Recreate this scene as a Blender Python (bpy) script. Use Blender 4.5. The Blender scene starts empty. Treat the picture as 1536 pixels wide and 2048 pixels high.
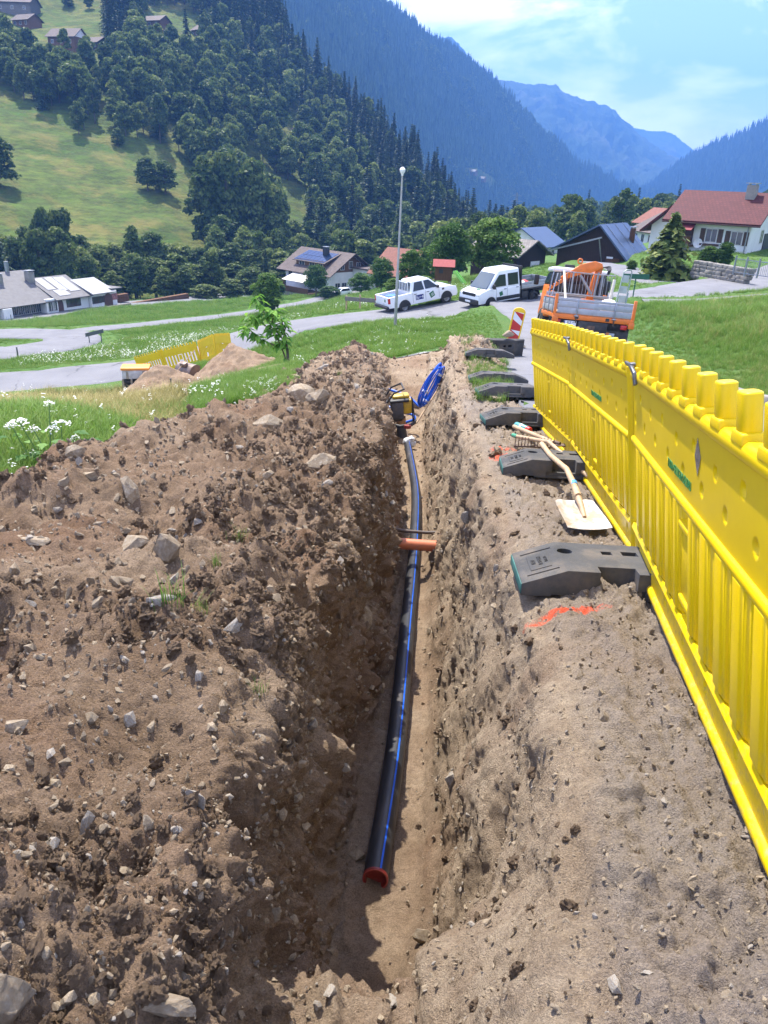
import bpy, bmesh, math, random
import numpy as np
from mathutils import Vector, Matrix, Euler
from mathutils.bvhtree import BVHTree
random.seed(7); RNG = np.random.default_rng(7)
PI = math.pi; RAD = math.radians
S = bpy.context.scene; COL = S.collection
# ------------------------------------------------------------------ camera
FPX, PITCH, ROLL = 1520.0, RAD(23.75), RAD(2.3)
def _rx(a): c, s = math.cos(a), math.sin(a); return np.array([[1, 0, 0], [0, c, -s], [0, s, c]])
def _rz(a): c, s = math.cos(a), math.sin(a); return np.array([[c, -s, 0], [s, c, 0], [0, 0, 1]])
CM = _rx(PI/2-PITCH) @ _rz(ROLL)
cam = bpy.data.cameras.new('camera'); cam.sensor_fit = 'VERTICAL'; cam.sensor_height = 34.6
cam.lens = 34.6*FPX/2048; cam.clip_start = 0.05; cam.clip_end = 30000
camo = bpy.data.objects.new('camera', cam); COL.objects.link(camo); S.camera = camo
camo.matrix_world = Matrix(CM.tolist()).to_4x4()          # the eye is the origin, looking along +Y
# ------------------------------------------------------------------ sky, sun, exposure
SUN_EL, SUN_AZ = RAD(61), RAD(-25)                          # azimuth from +Y towards +X
W = bpy.data.worlds.new('World'); S.world = W; W.use_nodes = True
nt = W.node_tree; nt.nodes.clear()
def wn(t, **k):
    n = nt.nodes.new(t)
    for a, b in k.items(): setattr(n, a, b)
    return n
out = wn('ShaderNodeOutputWorld'); bg = wn('ShaderNodeBackground'); bg.inputs[1].default_value = 0.15
sky = wn('ShaderNodeTexSky', sky_type='NISHITA', sun_disc=False, sun_elevation=SUN_EL, sun_rotation=SUN_AZ, altitude=800, air_density=1.0, dust_density=1.2, ozone_density=2.0)
tc = wn('ShaderNodeTexCoord'); mp = wn('ShaderNodeMapping'); mp.inputs['Scale'].default_value = (1, 1, 2.6); mp.inputs['Location'].default_value = (0.35, 0.1, 0.35)
n1 = wn('ShaderNodeTexNoise'); n1.inputs['Scale'].default_value = 5.5; n1.inputs['Detail'].default_value = 9; n1.inputs['Roughness'].default_value = 0.58; n1.inputs['Distortion'].default_value = 0.35
rp = wn('ShaderNodeValToRGB'); rp.color_ramp.elements[0].position = 0.455; rp.color_ramp.elements[1].position = 0.60
mx = wn('ShaderNodeMixRGB'); mx.inputs[2].default_value = (7.6, 7.6, 7.8, 1)
hs = wn('ShaderNodeHueSaturation'); hs.inputs['Saturation'].default_value = 1.15; hs.inputs['Value'].default_value = 1.0
L = nt.links.new
L(tc.outputs['Generated'], mp.inputs[0]); L(mp.outputs[0], n1.inputs['Vector']); L(n1.outputs[0], rp.inputs[0])
L(sky.outputs[0], hs.inputs['Color']); tn = wn('ShaderNodeMixRGB', blend_type='MULTIPLY'); tn.inputs[0].default_value = 1; tn.inputs[2].default_value = (1.0, .83, 1.04, 1); L(hs.outputs[0], tn.inputs[1]); L(tn.outputs[0], mx.inputs[1]); L(rp.outputs[0], mx.inputs[0]); L(mx.outputs[0], bg.inputs[0]); L(bg.outputs[0], out.inputs[0])
sl = bpy.data.lights.new('sun', 'SUN'); sl.energy = 4.2; sl.angle = RAD(0.55); sl.color = (1.0, 0.95, 0.86)
so = bpy.data.objects.new('sun', sl); COL.objects.link(so)
SD = Vector((math.sin(SUN_AZ)*math.cos(SUN_EL), math.cos(SUN_AZ)*math.cos(SUN_EL), math.sin(SUN_EL)))
so.rotation_euler = SD.to_track_quat('Z', 'Y').to_euler(); so.location = (-40, 20, 60)
S.view_settings.view_transform = 'Standard'; S.view_settings.look = 'None'; S.view_settings.gamma = 1; S.view_settings.use_curve_mapping = False
S.view_settings.exposure = 1.5
S.cycles.use_denoising = True; S.cycles.max_bounces = 5; S.cycles.diffuse_bounces = 3; S.cycles.volume_bounces = 0
S.cycles.transparent_max_bounces = 6; S.cycles.sample_clamp_indirect = 8
# ------------------------------------------------------------------ helpers
def ray(px, py):                                             # a direction of the photograph, scaled to one horizontal metre
    d = CM @ np.array([(px-768)/FPX, -(py-1024)/FPX, -1.]); return d/np.hypot(d[0], d[1])
def at(px, py, d): return ray(px, py)*d
def proj(P):
    q = np.asarray(P) @ CM; return 768+FPX*q[..., 0]/-q[..., 2], 1024-FPX*q[..., 1]/-q[..., 2]
def tag(o, label=None, cat=None, group=None, kind=None):
    if label: o['label'] = label
    if cat: o['category'] = cat
    if group: o['group'] = group
    if kind: o['kind'] = kind
    return o
def link(o, parent=None):
    COL.objects.link(o)
    if parent is not None: o.parent = parent
    return o
def empty(name, loc=(0, 0, 0), rot=(0, 0, 0), label=None, cat=None, group=None):
    o = bpy.data.objects.new(name, None); o.empty_display_size = 0.1; link(o); o.location = loc; o.rotation_euler = rot
    return tag(o, label, cat, group)
def copy_tree(o, parent=None):
    c = o.copy(); link(c, parent)
    for ch in o.children: copy_tree(ch, c)
    return c
def npmesh(name, V, Q, smooth=False, mats=None, midx=None):
    """mesh from numpy arrays: V (n,3), Q (m,3|4)"""
    V = np.asarray(V, np.float32); Q = np.asarray(Q, np.int32); k = Q.shape[1]
    me = bpy.data.meshes.new(name); me.vertices.add(len(V)); me.vertices.foreach_set('co', V.ravel())
    me.loops.add(Q.size); me.loops.foreach_set('vertex_index', Q.ravel())
    me.polygons.add(len(Q)); me.polygons.foreach_set('loop_start', np.arange(0, Q.size, k, dtype=np.int32))
    if midx is not None: me.polygons.foreach_set('material_index', np.asarray(midx, np.int32))
    if smooth: me.polygons.foreach_set('use_smooth', np.ones(len(Q), bool))
    me.update(calc_edges=True)
    for m in (mats or []): me.materials.append(m)
    return me
def vattr(me, name, arr):
    a = me.attributes.new(name, 'FLOAT', 'POINT'); a.data.foreach_set('value', np.asarray(arr, np.float32))
def obj(name, me, parent=None, loc=None, rot=None, mat=None):
    o = bpy.data.objects.new(name, me); link(o, parent)
    if loc is not None: o.location = loc
    if rot is not None: o.rotation_euler = rot
    if mat: me.materials.append(mat)
    return o
class MB:
    """collects faces and builds them as ONE mesh"""
    def __init__(s): s.v = []; s.f = []; s.m = []; s.cm = 0
    def add(s, vs, fs, M=None):
        b = len(s.v)
        s.v += [tuple(M @ Vector(p)) for p in vs] if M is not None else [tuple(p) for p in vs]
        s.f += [tuple(b+i for i in f) for f in fs]; s.m += [s.cm]*len(fs); return s
    def box(s, c, d, M=None, taper=1.0):
        x, y, z = c; a, b, h = d[0]/2, d[1]/2, d[2]/2; t = taper
        return s.add([(x-a, y-b, z-h), (x+a, y-b, z-h), (x+a, y+b, z-h), (x-a, y+b, z-h), (x-a*t, y-b*t, z+h), (x+a*t, y-b*t, z+h), (x+a*t, y+b*t, z+h), (x-a*t, y+b*t, z+h)],
                     [(0, 3, 2, 1), (4, 5, 6, 7), (0, 1, 5, 4), (1, 2, 6, 5), (2, 3, 7, 6), (3, 0, 4, 7)], M)
    def bar(s, p, q, w, h, up=(0, 0, 1)):
        p = Vector(p); q = Vector(q); d = (q-p); l = d.length; d.normalize(); u = Vector(up)
        r = d.cross(u)
        if r.length < 1e-4: r = d.cross(Vector((1, 0, 0)))
        r.normalize(); u = r.cross(d)
        M = Matrix(((r.x, d.x, u.x, p.x), (r.y, d.y, u.y, p.y), (r.z, d.z, u.z, p.z), (0, 0, 0, 1)))
        return s.box((0, l/2, 0), (w, l, h), M)
    def tube(s, pts, r, n=10, caps=True):
        pts = [Vector(p) for p in pts]; rr = r if hasattr(r, '__len__') else [r]*len(pts); b0 = []; vs = []; fs = []
        u = None
        for i, p in enumerate(pts):
            d = (pts[min(i+1, len(pts)-1)]-pts[max(i-1, 0)]).normalized()
            if u is None:
                u = d.cross(Vector((0, 0, 1)))
                if u.length < 1e-3: u = d.cross(Vector((1, 0, 0)))
            u = (u-d*u.dot(d)).normalized(); w = d.cross(u)
            for k in range(n):
                a = 2*PI*k/n; vs.append(p+(u*math.cos(a)+w*math.sin(a))*rr[i])
        for i in range(len(pts)-1):
            for k in range(n):
                k2 = (k+1) % n; fs.append((i*n+k, i*n+k2, (i+1)*n+k2, (i+1)*n+k))
        if caps: fs.append(tuple(range(n-1, -1, -1))); fs.append(tuple((len(pts)-1)*n+k for k in range(n)))
        return s.add(vs, fs)
    def lathe(s, prof, n=24, M=None):
        vs = []; fs = []; m = len(prof)
        for k in range(n):
            a = 2*PI*k/n
            for r, z in prof: vs.append((r*math.cos(a), r*math.sin(a), z))
        for k in range(n):
            k2 = (k+1) % n
            for i in range(m-1): fs.append((k*m+i, k2*m+i, k2*m+i+1, k*m+i+1))
        return s.add(vs, fs, M)
    def prism(s, poly, y0, y1, M=None, axis='y'):
        """polygon of (a,b) pairs extruded; axis 'y': (a,.,b), 'x': (.,a,b), 'z': (a,b,.)"""
        n = len(poly)
        g = {'y': lambda a, b, t: (a, t, b), 'x': lambda a, b, t: (t, a, b), 'z': lambda a, b, t: (a, b, t)}[axis]
        vs = [g(a, b, y0) for a, b in poly]+[g(a, b, y1) for a, b in poly]
        fs = [tuple(range(n)), tuple(range(2*n-1, n-1, -1))]+[(i, n+i, n+(i+1) % n, (i+1) % n) for i in range(n)]
        return s.add(vs, fs, M)
    def build(s, name, mats, parent=None, loc=None, rot=None, bevel=0, seg=2, smooth=False, ang=40):
        me = bpy.data.meshes.new(name); me.from_pydata(s.v, [], s.f)
        mats = mats if isinstance(mats, (list, tuple)) else [mats]
        for m in mats: me.materials.append(m)
        for p, i in zip(me.polygons, s.m): p.material_index = i
        bm = bmesh.new(); bm.from_mesh(me); bmesh.ops.remove_doubles(bm, verts=bm.verts, dist=1e-5); bmesh.ops.recalc_face_normals(bm, faces=bm.faces)
        if smooth or bevel:
            for f in bm.faces: f.smooth = True
            for e in bm.edges:
                if len(e.link_faces) != 2 or e.calc_face_angle(0) > RAD(ang): e.smooth = False
        bm.to_mesh(me); bm.free()
        o = obj(name, me, parent, loc, rot)
        if bevel:
            b = o.modifiers.new('bevel', 'BEVEL'); b.width = bevel; b.segments = seg; b.limit_method = 'ANGLE'; b.angle_limit = RAD(35)
            for e in me.edges: e.use_edge_sharp = False
        return o
def part(name, mats, parent, fn, **k):
    m = MB(); fn(m); return m.build(name, mats, parent, **k)
def lathe_x(M=None): return (M or Matrix()) @ Matrix.Rotation(PI/2, 4, 'Y')
# numpy gradient noise -------------------------------------------------
_perm = np.random.default_rng(3).permutation(256).astype(np.int32); _perm = np.concatenate([_perm, _perm, _perm])
_g = np.random.default_rng(4).normal(size=(256, 3)); _g /= np.linalg.norm(_g, axis=1)[:, None]
def noise(x, y, z):
    xi, yi, zi = np.floor(x).astype(np.int32), np.floor(y).astype(np.int32), np.floor(z).astype(np.int32)
    fx, fy, fz = x-xi, y-yi, z-zi; u, v, w = [t*t*t*(t*(t*6-15)+10) for t in (fx, fy, fz)]
    xi &= 255; yi &= 255; zi &= 255
    def gr(a, b, c):
        h = _perm[_perm[_perm[xi+a]+yi+b]+zi+c]; g = _g[h]; return g[..., 0]*(fx-a)+g[..., 1]*(fy-b)+g[..., 2]*(fz-c)
    l = lambda a, b, t: a+t*(b-a)
    return l(l(l(gr(0, 0, 0), gr(1, 0, 0), u), l(gr(0, 1, 0), gr(1, 1, 0), u), v), l(l(gr(0, 0, 1), gr(1, 0, 1), u), l(gr(0, 1, 1), gr(1, 1, 1), u), v), w)*1.5
def fbm(P, sc, octs=4, rough=0.5, ridged=False):
    t = 0; a = 1; P = np.asarray(P)*sc
    for i in range(octs):
        n = noise(P[..., 0]+17*i, P[..., 1]+31*i, P[..., 2]+7*i)
        t = t+a*((1-2*np.abs(n)) if ridged else n); P = P*2.03; a *= rough
    return t
def sstep(a, b, x): t = np.clip((x-a)/(b-a), 0, 1); return t*t*(3-2*t)
# materials ------------------------------------------------------------
class Mat:
    def __init__(s, name):
        s.m = bpy.data.materials.new(name); s.m.use_nodes = True; s.t = s.m.node_tree; s.b = s.t.nodes['Principled BSDF']; s.tc = None
    def n(s, t, **k):
        n = s.t.nodes.new(t)
        for a, b in k.items():
            if a in n.inputs: n.inputs[a].default_value = b
            else: setattr(n, a, b)
        return n
    def l(s, a, b): s.t.links.new(a, b)
    def co(s, which='Object'):
        if s.tc is None: s.tc = s.n('ShaderNodeTexCoord')
        return s.tc.outputs[which]
    def noise(s, scale, detail=4, rough=0.55, which='Object', dist=0.0, sc3=None):
        n = s.n('ShaderNodeTexNoise', Scale=scale, Detail=detail, Roughness=rough, Distortion=dist)
        v = s.co(which)
        if sc3:
            m = s.n('ShaderNodeMapping', Scale=sc3); s.l(v, m.inputs[0]); v = m.outputs[0]
        s.l(v, n.inputs['Vector']); return n.outputs[0]
    def ramp(s, fac, stops):
        r = s.n('ShaderNodeValToRGB'); e = r.color_ramp.elements
        while len(e) < len(stops): e.new(0.5)
        for i, (p, c) in enumerate(stops): e[i].position = p; e[i].color = (*c, 1) if len(c) == 3 else c
        s.l(fac, r.inputs[0]); return r.outputs[0]
    def mix(s, fac, a, b, mode='MIX'):
        m = s.n('ShaderNodeMixRGB', blend_type=mode)
        for i, x in enumerate((fac, a, b)):
            if hasattr(x, 'links'): s.l(x, m.inputs[i])
            else: m.inputs[i].default_value = x if i == 0 else (*x, 1)
        return m.outputs[0]
    def attr(s, name): a = s.n('ShaderNodeAttribute', attribute_name=name); return a.outputs['Fac']
    def rnd(s): return s.n('ShaderNodeObjectInfo').outputs['Random']
    def bump(s, h, strength=0.5, dist=0.01):
        b = s.n('ShaderNodeBump', Strength=strength, Distance=dist); s.l(h, b.inputs['Height']); s.l(b.outputs[0], s.b.inputs['Normal'])
    def col(s, c):
        if hasattr(c, 'links'): s.l(c, s.b.inputs['Base Color'])
        else: s.b.inputs['Base Color'].default_value = (*c, 1)
        return s
    def rough(s, r, metal=0, spec=None):
        s.b.inputs['Roughness'].default_value = r; s.b.inputs['Metallic'].default_value = metal
        if spec is not None: s.b.inputs['Specular IOR Level'].default_value = spec
        return s
_mc = {}
def pm(name, col, rough=0.5, metal=0, var=0.15, scale=6, bump=0.0, bscale=60, spec=None, dirt=None):
    """plain procedural material: a colour with noise variation, optional dirt and fine relief"""
    if name in _mc: return _mc[name]
    m = Mat(name); c = np.array(col); f = m.noise(scale, 5, 0.6)
    k = m.ramp(f, [(0.3, tuple(c*(1-var))), (0.7, tuple(np.minimum(c*(1+var), 0.95)))])
    if dirt:
        d = m.ramp(m.noise(scale*0.7+1.3, 7, 0.65, dist=0.4), [(0.5, (0, 0, 0)), (0.72, (dirt[3],)*3)]); k = m.mix(d, k, dirt[:3])
    m.col(k).rough(rough, metal, spec)
    if bump: m.bump(m.noise(bscale, 4, 0.6), bump, 0.01)
    _mc[name] = m.m; return m.m
# ================================================================== GROUND
ZB = lambda y: -1.33-0.13*y                                  # road and bank beside the trench
ctrl = [at(*c) for c in [
    (1536, 800, 10.2), (1420, 765, 11.6), (1000, 640, 36), (1080, 600, 44), (840, 625, 44), (960, 610, 44), (760, 620, 46), (790, 655, 31),
    (577, 658, 44.4), (470, 700, 42), (300, 735, 42.5), (0, 768, 43.5), (577, 740, 20), (500, 760, 14.5), (700, 742, 15.5), (400, 720, 38), (640, 700, 30),
    (0, 930, 6.6), (200, 872, 8.4), (100, 832, 14), (300, 815, 17), (300, 795, 28), (100, 797, 30),
    (100, 690, 65), (180, 675, 70), (0, 700, 62), (0, 665, 75), (150, 660, 80), (300, 690, 58), (490, 628, 110), (640, 600, 140), (800, 585, 110), (0, 648, 120), (240, 612, 140), (500, 592, 165),
    (650, 587, 162), (700, 585, 160), (560, 650, 62), (400, 670, 70), (700, 615, 62),
    (1250, 600, 48), (1440, 570, 60), (1536, 553, 70), (1536, 592, 44), (1300, 608, 40), (1400, 680, 22.5), (1536, 700, 17), (1440, 506, 84), (1536, 520, 82), (1150, 537, 85), (1280, 532, 75),
    (1040, 542, 95), (885, 578, 70), (1000, 570, 62), (1330, 560, 66), (1240, 640, 30),
    (300, 600, 185), (100, 610, 175), (-200, 700, 70), (-300, 800, 40), (-200, 640, 140), (760, 560, 200), (1000, 520, 160), (1200, 500, 150), (1400, 470, 150), (1536, 470, 150),
    (900, 520, 250), (1100, 470, 420), (1300, 448, 420), (1536, 440, 420), (1000, 470, 520), (1100, 436, 1000), (1300, 425, 1000), (1536, 425, 1000), (1200, 412, 2000), (1340, 401, 3000), (1520, 405, 2600),
    (700, 480, 520), (300, 480, 520), (0, 470, 520), (500, 440, 1500), (0, 440, 1500), (1700, 520, 80), (1700, 640, 22), (1750, 760, 12), (1800, 450, 500), (1800, 420, 2500)]]
ctrl += [(x, y, ZB(y)+dz) for x, y, dz in [(0.5, 0.6, 0), (1.2, 0.6, 0), (4.5, 0.6, 0.05), (1.3, 2.5, 0), (4.3, 3, .03), (1.5, 5, 0), (4.6, 6, .1), (1.6, 8, 0), (1.9, 12, 0), (3.4, 12, 0), (4.1, 16, 0.02), (2.3, 17, 0.0), (5.2, 21, .1), (6.0, 27, .25),
         (0.6, 4, 0), (0.7, 9, 0), (0.2, 13, -.15), (-1.2, 2.0, -.35), (-1.6, 5, -.5), (-2.8, 1, -.5), (-4, 3, -.75), (-2.2, 8, -.6), (-9, 2, -2.0), (9, 2, .8), (9, 8, .75)]]
ctrl = np.array(ctrl)
TK = 2.2
def uv(x, y): r = np.hypot(x, y); return np.stack([np.arctan2(x, y)*TK, np.log(r)], -1)
def tpsfit(X, t, lam=2e-4):
    n = len(X); d = np.linalg.norm(X[:, None]-X[None], axis=-1); K = np.where(d > 0, d*d*np.log(d+1e-12), 0)+lam*np.eye(n)
    P = np.c_[np.ones(n), X]; A = np.block([[K, P], [P.T, np.zeros((3, 3))]]); return np.linalg.solve(A, np.r_[t, 0, 0, 0])
_X = uv(ctrl[:, 0], ctrl[:, 1]); _T = ctrl[:, 2]/np.hypot(ctrl[:, 0], ctrl[:, 1]); _Wt = tpsfit(_X, _T)
def tps(x, y):
    Xq = uv(x, y); o = np.empty(len(Xq))
    for i in range(0, len(Xq), 20000):
        q = Xq[i:i+20000]; d2 = ((q[:, None]-_X[None])**2).sum(-1); o[i:i+20000] = (0.5*d2*np.log(d2+1e-12)) @ _Wt[:-3]+_Wt[-3]+q @ _Wt[-2:]
    return o*np.hypot(x, y)
# ---- roads: centre line, width
def catmull(P, step):
    P = np.array(P, float); P = np.vstack([2*P[0]-P[1], P, 2*P[-1]-P[-2]]); o = []
    for i in range(1, len(P)-2):
        n = max(2, int(np.linalg.norm((P[i+1]-P[i])[:2])/step))
        for k in range(n):
            t = k/n; o.append(0.5*((2*P[i])+(P[i+1]-P[i-1])*t+(2*P[i-1]-5*P[i]+4*P[i+1]-P[i+2])*t*t+(3*P[i]-P[i-1]-3*P[i+1]+P[i+2])*t**3))
    o.append(P[-2]); return np.array(o)
def pxy(*l): return [tuple(at(*c)[:2]) for c in l]
ROADS = {   # name: (points (x, y), width, step)
    'road_main': ([(2.86, -1.5), (2.98, 1.2), (3.1, 3.5), (3.2, 6), (3.28, 9), (3.5, 12), (4.1, 16), (4.9, 20), (6.0, 27), (6.7, 34), (7.0, 42.8)], 3.35, 0.35),
    'road_cross': ([(38, 72)]+pxy((1536, 554, 68), (1440, 568, 59), (1300, 596, 50), (1100, 604, 45), (960, 612, 43.6), (850, 626, 43), (760, 634, 43.2), (577, 658, 44.4), (430, 693, 42.6), (300, 731, 42.3), (150, 752, 43), (0, 768, 43.5))+[(-32, 37), (-44, 35)], 5.3, 0.6),
    'road_hairpin': (pxy((-260, 740, 62), (0, 703, 61), (80, 693, 63), (140, 681, 67), (135, 672, 72), (60, 666, 74), (-60, 665, 76), (-300, 690, 80)), 4.6, 0.8),
    'lane_house': (pxy((135, 667, 76), (220, 654, 86), (350, 640, 98), (490, 626, 112), (600, 607, 132), (665, 591, 150), (760, 577, 158)), 3.2, 1.5),
    'forecourt_road': (pxy((-200, 660, 128), (0, 636, 131), (120, 625, 138), (240, 612, 146), (380, 600, 160), (520, 590, 176)), 9.0, 2.0),
    'footpath': (pxy((1285, 609, 42), (1400, 601, 42.5), (1536, 592, 43.5), (1750, 586, 46)), 1.5, 0.8),
    'lane_barn': (pxy((1190, 527, 90), (1225, 535, 80), (1265, 547, 70), (1345, 563, 62)), 3.4, 1.0)}
RD = {}
for k, (P, w, st) in ROADS.items():
    c = catmull(P, st); z = tps(c[:, 0], c[:, 1])
    ker = np.ones(9)/9; zz = np.convolve(np.r_[[z[0]]*4, z, [z[-1]]*4], ker, 'valid'); RD[k] = (np.c_[c, zz], w)
_RP = np.vstack([np.c_[c, np.full(len(c), w)] for c, w in RD.values()])
# ---- polar grid
NT, NR = 560, 520
TH = np.linspace(RAD(-68), RAD(68), NT); LR = np.linspace(math.log(0.5), math.log(3600), NR)
gx = np.sin(TH)[None]*np.exp(LR)[:, None]; gy = np.cos(TH)[None]*np.exp(LR)[:, None]
gz = tps(gx.ravel(), gy.ravel()).reshape(gx.shape)
_rr = np.exp(LR)[:, None]+0*gx
gz += (fbm(np.stack([gx, gy, 0*gx], -1), 0.35, 3)*0.05*sstep(6, 20, _rr)+fbm(np.stack([gx, gy, 0*gx], -1), 0.06, 3)*0.25*sstep(40, 90, _rr))
gdist = np.full(gx.shape, 1e3)
near = np.where((_rr < 230).ravel())[0]
fx, fy, fz, fd = gx.ravel(), gy.ravel(), gz.ravel().copy(), gdist.ravel()
for i in range(0, len(near), 8000):
    I = near[i:i+8000]; d = np.hypot(fx[I][:, None]-_RP[None, :, 0], fy[I][:, None]-_RP[None, :, 1])-_RP[None, :, 3]/2
    j = d.argmin(1); dm = d[np.arange(len(I)), j]; fd[I] = dm
    wgt = 1-sstep(0.5, 3.0, dm); fz[I] = fz[I]*(1-wgt)+(_RP[j, 2]-(.05+.0022*_rr.ravel()[I])*sstep(0.1, -0.25, dm))*wgt
gz = fz.reshape(gx.shape)
def N(x, y):
    x = np.atleast_1d(np.asarray(x, float)); y = np.atleast_1d(np.asarray(y, float))
    a = np.clip((np.arctan2(x, y)-TH[0])/(TH[1]-TH[0]), 0, NT-1.001); b = np.clip((np.log(np.hypot(x, y))-LR[0])/(LR[1]-LR[0]), 0, NR-1.001)
    i = a.astype(int); j = b.astype(int); u = a-i; v = b-j
    return (gz[j, i]*(1-u)+gz[j, i+1]*u)*(1-v)+(gz[j+1, i]*(1-u)+gz[j+1, i+1]*u)*v
def N1(x, y): return float(N(x, y)[0])
def rdist(x, y):
    x = np.atleast_1d(x); y = np.atleast_1d(y); o = np.empty(len(x))
    for i in range(0, len(x), 8000):
        o[i:i+8000] = (np.hypot(x[i:i+8000, None]-_RP[None, :, 0], y[i:i+8000, None]-_RP[None, :, 1])-_RP[None, :, 3]/2).min(1)
    return o
# ---- the trench and its spoil: curves along y
CY = lambda tab: (lambda y: np.interp(y, [t[0] for t in tab], [t[1] for t in tab]))
lipR = CY([(0.3, .34), (0.93, .40), (1.36, .47), (1.8, .58), (2.27, .64), (3.37, .67), (4.66, .72), (6.29, .77), (8.57, .80), (12.4, 1.0), (15, 1.12), (18, 1.3)])
floR = CY([(0.3, .12), (2.16, .17), (2.45, .25), (3.3, .33), (4.4, .40), (5.5, .44), (7.4, .51), (9.7, .56), (12.9, .66), (15.3, .8), (18, .9)])
floL = CY([(0.3, -.22), (2.0, -.25), (2.4, -.22), (2.9, -.22), (3.5, -.17), (4.3, -.05), (5.5, .07), (7.3, .17), (9.6, .19), (12.8, .12), (15.1, -.05), (18, -.2)])
lipL = CY([(0.3, -.27), (1.13, -.30), (1.5, -.35), (1.9, -.36), (2.5, -.30), (3.35, -.24), (4.9, -.14), (7.5, -.05), (10, -.12), (13, -.35), (16, -.6), (18, -.7)])
crestX = CY([(0.3, -1.9), (2, -2.0), (4, -2.0), (5.5, -1.9), (6.8, -1.55), (8.5, -1.0), (10.9, -.75), (12.5, -.75), (15, -1.1), (18, -1.2)])
crestZ = CY([(0.3, -1.36), (2, -1.48), (4, -1.70), (5.5, -1.88), (6.8, -2.02), (8.5, -2.30), (10.9, -2.76), (12.3, -2.98), (14, -3.12), (15.5, -3.4), (18, -3.9)])
footX = CY([(0.3, -4.2), (2, -3.7), (4, -2.95), (6.8, -2.5), (9, -2.2), (11.5, -1.9), (13, -1.7), (15, -1.9), (18, -1.7)])
def flZ(y):
    z = -2.9-0.104*y; z = z+(1-sstep(1.25, 2.1, y))*1.0+(1-sstep(0.5, 1.2, y))*0.3
    return z+sstep(13.0, 17.0, y)*(ZB(y)-.15-z)
bankX = lambda y: np.interp(y, RD['road_main'][0][:, 1][::4], RD['road_main'][0][:, 0][::4])-3.35/2+0.05
YR = np.exp(np.linspace(math.log(0.42), math.log(18.0), 800)); NC = 620
def section(y):
    zb = float(ZB(y)); xb = float(bankX(y)); lr = float(lipR(y)); ll = float(lipL(y)); cx = float(crestX(y)); cz = float(crestZ(y)); fxx = float(footX(y))
    mnd = float(np.exp(-((y-16.2)/2.6)**2))*0.42; zl = zb+0.06+0.04*math.sin(y*1.3)
    m = 0.5*(cx+ll)
    return [(fxx-.35, None), (fxx, None), (cx-.55, cz-.28), (cx, cz), (m, 0.55*cz+0.45*zl+.03), (ll-.14, zl+.03), (ll, zl-.07), (float(floL(y))-.02, float(flZ(y))+.12), (float(floL(y))+.07, float(flZ(y))),
            (float(floR(y))-.05, float(flZ(y))), (float(floR(y))+.03, float(flZ(y))+.14), (float(floR(y))+.50*(lr-float(floR(y))), .46*float(flZ(y))+.54*zb), (lr-.02, zb-.05+mnd*.3), (lr+.12, zb+.01+mnd*.8), ((lr+xb)/2, zb+.01+mnd), (xb-.12, zb+.01+mnd*.1), (xb+.10, zb-.045)]
P0 = np.zeros((len(YR), NC, 3)); SX = np.zeros((len(YR), NC))
nf = [np.zeros(0)]
ftx = np.array([float(footX(y)) for y in YR]); fN0 = N(ftx-.35, YR)-.12; fN1 = N(ftx, YR)-.03
for i, y in enumerate(YR):
    sc = section(y); X = np.array([p[0] for p in sc]); Z = np.array([fN0[i], fN1[i]]+[p[1] for p in sc[2:]])
    X = np.maximum.accumulate(X+np.arange(len(X))*1e-4)
    wt = np.hypot(np.diff(X), np.diff(Z)); wt[:3] *= .55; s = np.r_[0, np.cumsum(wt)]; q = np.linspace(0, s[-1], NC)
    P0[i, :, 0] = np.interp(q, s, X); P0[i, :, 1] = y; P0[i, :, 2] = np.interp(q, s, Z); SX[i] = np.interp(q, s, np.arange(len(X)))
for _ in range(9):                                              # soften the section corners
    P0[:, 1:-1] = .25*P0[:, :-2]+.5*P0[:, 1:-1]+.25*P0[:, 2:]
def gridn(P):
    a = np.gradient(P, axis=1); b = np.gradient(P, axis=0); n = np.cross(a, b); return n/np.maximum(np.linalg.norm(n, axis=-1, keepdims=True), 1e-9)
n0 = gridn(P0)
pile = sstep(5.9, 5.1, SX); wallL = sstep(5.2, 6.0, SX)*sstep(8.6, 7.6, SX); wallR = sstep(9.4, 10.2, SX)*sstep(13.4, 12.2, SX); floor = sstep(7.6, 8.3, SX)*sstep(9.8, 9.3, SX); bank = sstep(12.3, 13.2, SX)
yy = P0[..., 1]; edge = sstep(0, .35, SX)*sstep(16, 15.4, SX); endw = np.exp(-((yy-1.35)/.5)**2)
big = fbm(P0, 1.6, 3)*.10; mid = fbm(P0, 5.5, 4, .55); rid = fbm(P0+5, 3.2, 4, .55, True); fine = fbm(P0+9, 19, 3, .6); fin2 = fbm(P0+3, 52, 2, .6)
strat = fbm(P0*np.array([1.0, 1.0, .45])+40, 4.2, 4, .6)
lump = np.maximum(fbm(P0+21, 9.5, 3, .5), 0)
sm = .25+1.05*sstep(-.25, .40, fbm(P0+77, .95, 3, .6)); blk = np.maximum(fbm(P0+33, 3.4, 2, .5)-.12, 0)
disp = pile*(big*1.5+mid*.05+blk*.11*sm+(np.maximum(rid-.3, -.6)*.028+lump*.04)*sm+fine*.022*(.4+.7*sm)+fin2*.009)
disp += wallL*(big*1.0+strat*.06+np.minimum(blk, .4)*.09+mid*.03+np.abs(fbm(P0+60, 6.5, 3))*.04+fine*.02+fin2*.008)
disp += wallR*(big*.7+np.minimum(blk, .4)*.06+strat*.022+mid*.012+lump*.010+fine*.006+fin2*.005)
disp += floor*(big*.25+mid*.012+fine*.006+endw*(mid*.06+lump*.06))
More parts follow.
